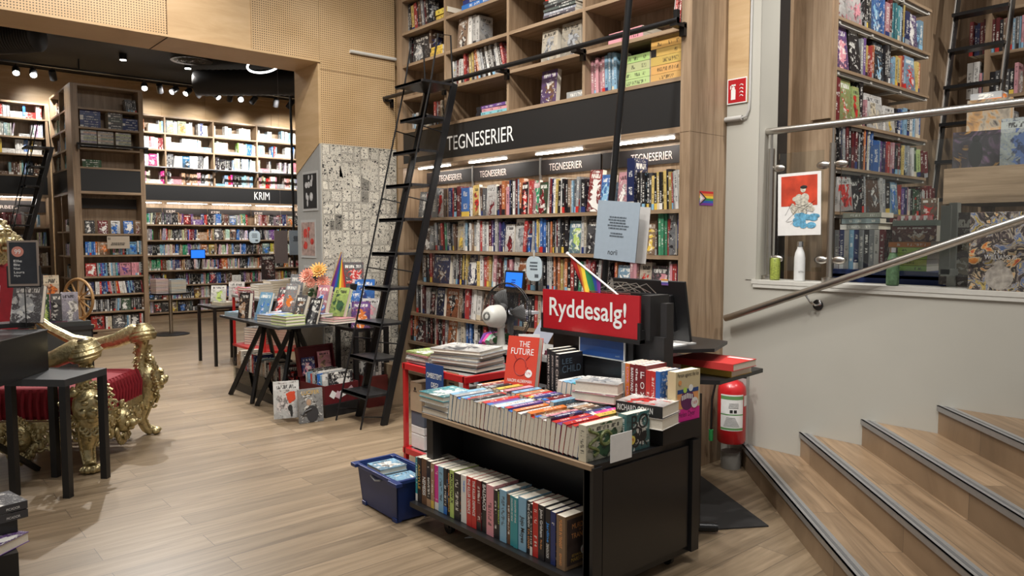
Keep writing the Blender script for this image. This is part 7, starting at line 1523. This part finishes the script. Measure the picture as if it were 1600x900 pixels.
for x in (2.3, 3.2, 4.3, 5.0, 5.7, 6.4, 7.1): spot((x, 14.45, 4.40), (x+.1, 15.75, 3.3), 185, 82, .6, .04)
for i, (x, y_) in enumerate([(2.09, 13.8), (3.39, 13.8), (4.41, 13.75)]):
    t = thing('ceiling_spotlight', f"round lit ceiling downlight, {ordn(i)} from left under the black ceiling", 'lamp', (x, y_, 4.70), group='far ceiling downlights')
    m = MB(); m.lathe([(.01, -.10), (.055, -.10), (.06, -.0), (.01, 0)], 20, 0, RXm(0)); m.build('housing', BLKM, t, smooth=True); m = MB(); m.lathe([(.001, -.108), (.048, -.106), (.048, -.1), (.001, -.1)], 20); m.build('lens', LAMP, t)
    spot((x, y_, 4.56), (x, y_-1.0, 0), 90, 80, .7, .05)
def duct(label, p, q, r):
    t = thing('ventilation_duct', label, 'duct', p); m = MB(); p, q = Vector(p), Vector(q); n_ = 70; pts = [(q-p)*(i/n_) for i in range(n_+1)]; m.tube(pts, [r+.012*(i % 2) for i in range(n_+1)], 28); m.build('hose', flat('duct_black', (.02, .018, .017), .6, .0), t, smooth=True, ang=60)
duct('ribbed black ventilation duct under the black ceiling near the pillar', (4.6, 13.9, 4.40), (7.5, 11.6, 4.45), .22)
duct('ribbed black ventilation duct at the upper left picture corner', (1.0, 13.6, 4.45), (2.0, 12.6, 4.5), .2)
for i, (x, y_) in enumerate([(4.3, 13.2), (1.75, 13.6)]):
    t = thing('ceiling_vent', ['round dark ceiling vent left of the ribbed duct', 'round dark ceiling vent at the upper left corner'][i], 'vent', (x, y_, 4.62)); m = MB(); m.lathe([(.28, 0), (.33, -.01), (.33, .02), (.28, .02)], 36); m.build('rim', flat('vent_metal', (.06, .055, .05), .4, .5), t, smooth=True)
    m = MB()
    for k in range(20): 
        a = math.pi*k/10
        m.tube([(.28*math.cos(a), .28*math.sin(a), 0), (.12*math.cos(a+.8), .12*math.sin(a+.8), -.005), (.02, .02, 0)], .006, 5)
    for r_ in (.09, .16, .22): m.tube([(r_*math.cos(a*math.pi/12), r_*math.sin(a*math.pi/12), -.003) for a in range(25)], .006, 5)
    m.build('grille', flat('vent_metal', (.06, .055, .05), .4, .5), t)
t = thing('ring_lamp', 'thin white ring lamp below the duct, half hidden by beam', 'lamp', (4.41, 10.5, 4.10)); m = MB(); m.M = RZ(-40) @ RXm(40); m.tube([(.22*math.cos(a*math.pi/24), .22*math.sin(a*math.pi/24), .0) for a in range(49)], .014, 8); m.build('ring', flat('ring_glow', (1, 1, 1), .5, emit=(1, 1, 1), es=4), t, smooth=True)
m = MB(); m.tube([(0, 0, .25), (0, 0, .60)], .004, 6); m.tube([(.168, -.14, 0), (0, 0, .25), (-.168, .14, 0)], .003, 6); m.build('cord', BLKM, t)
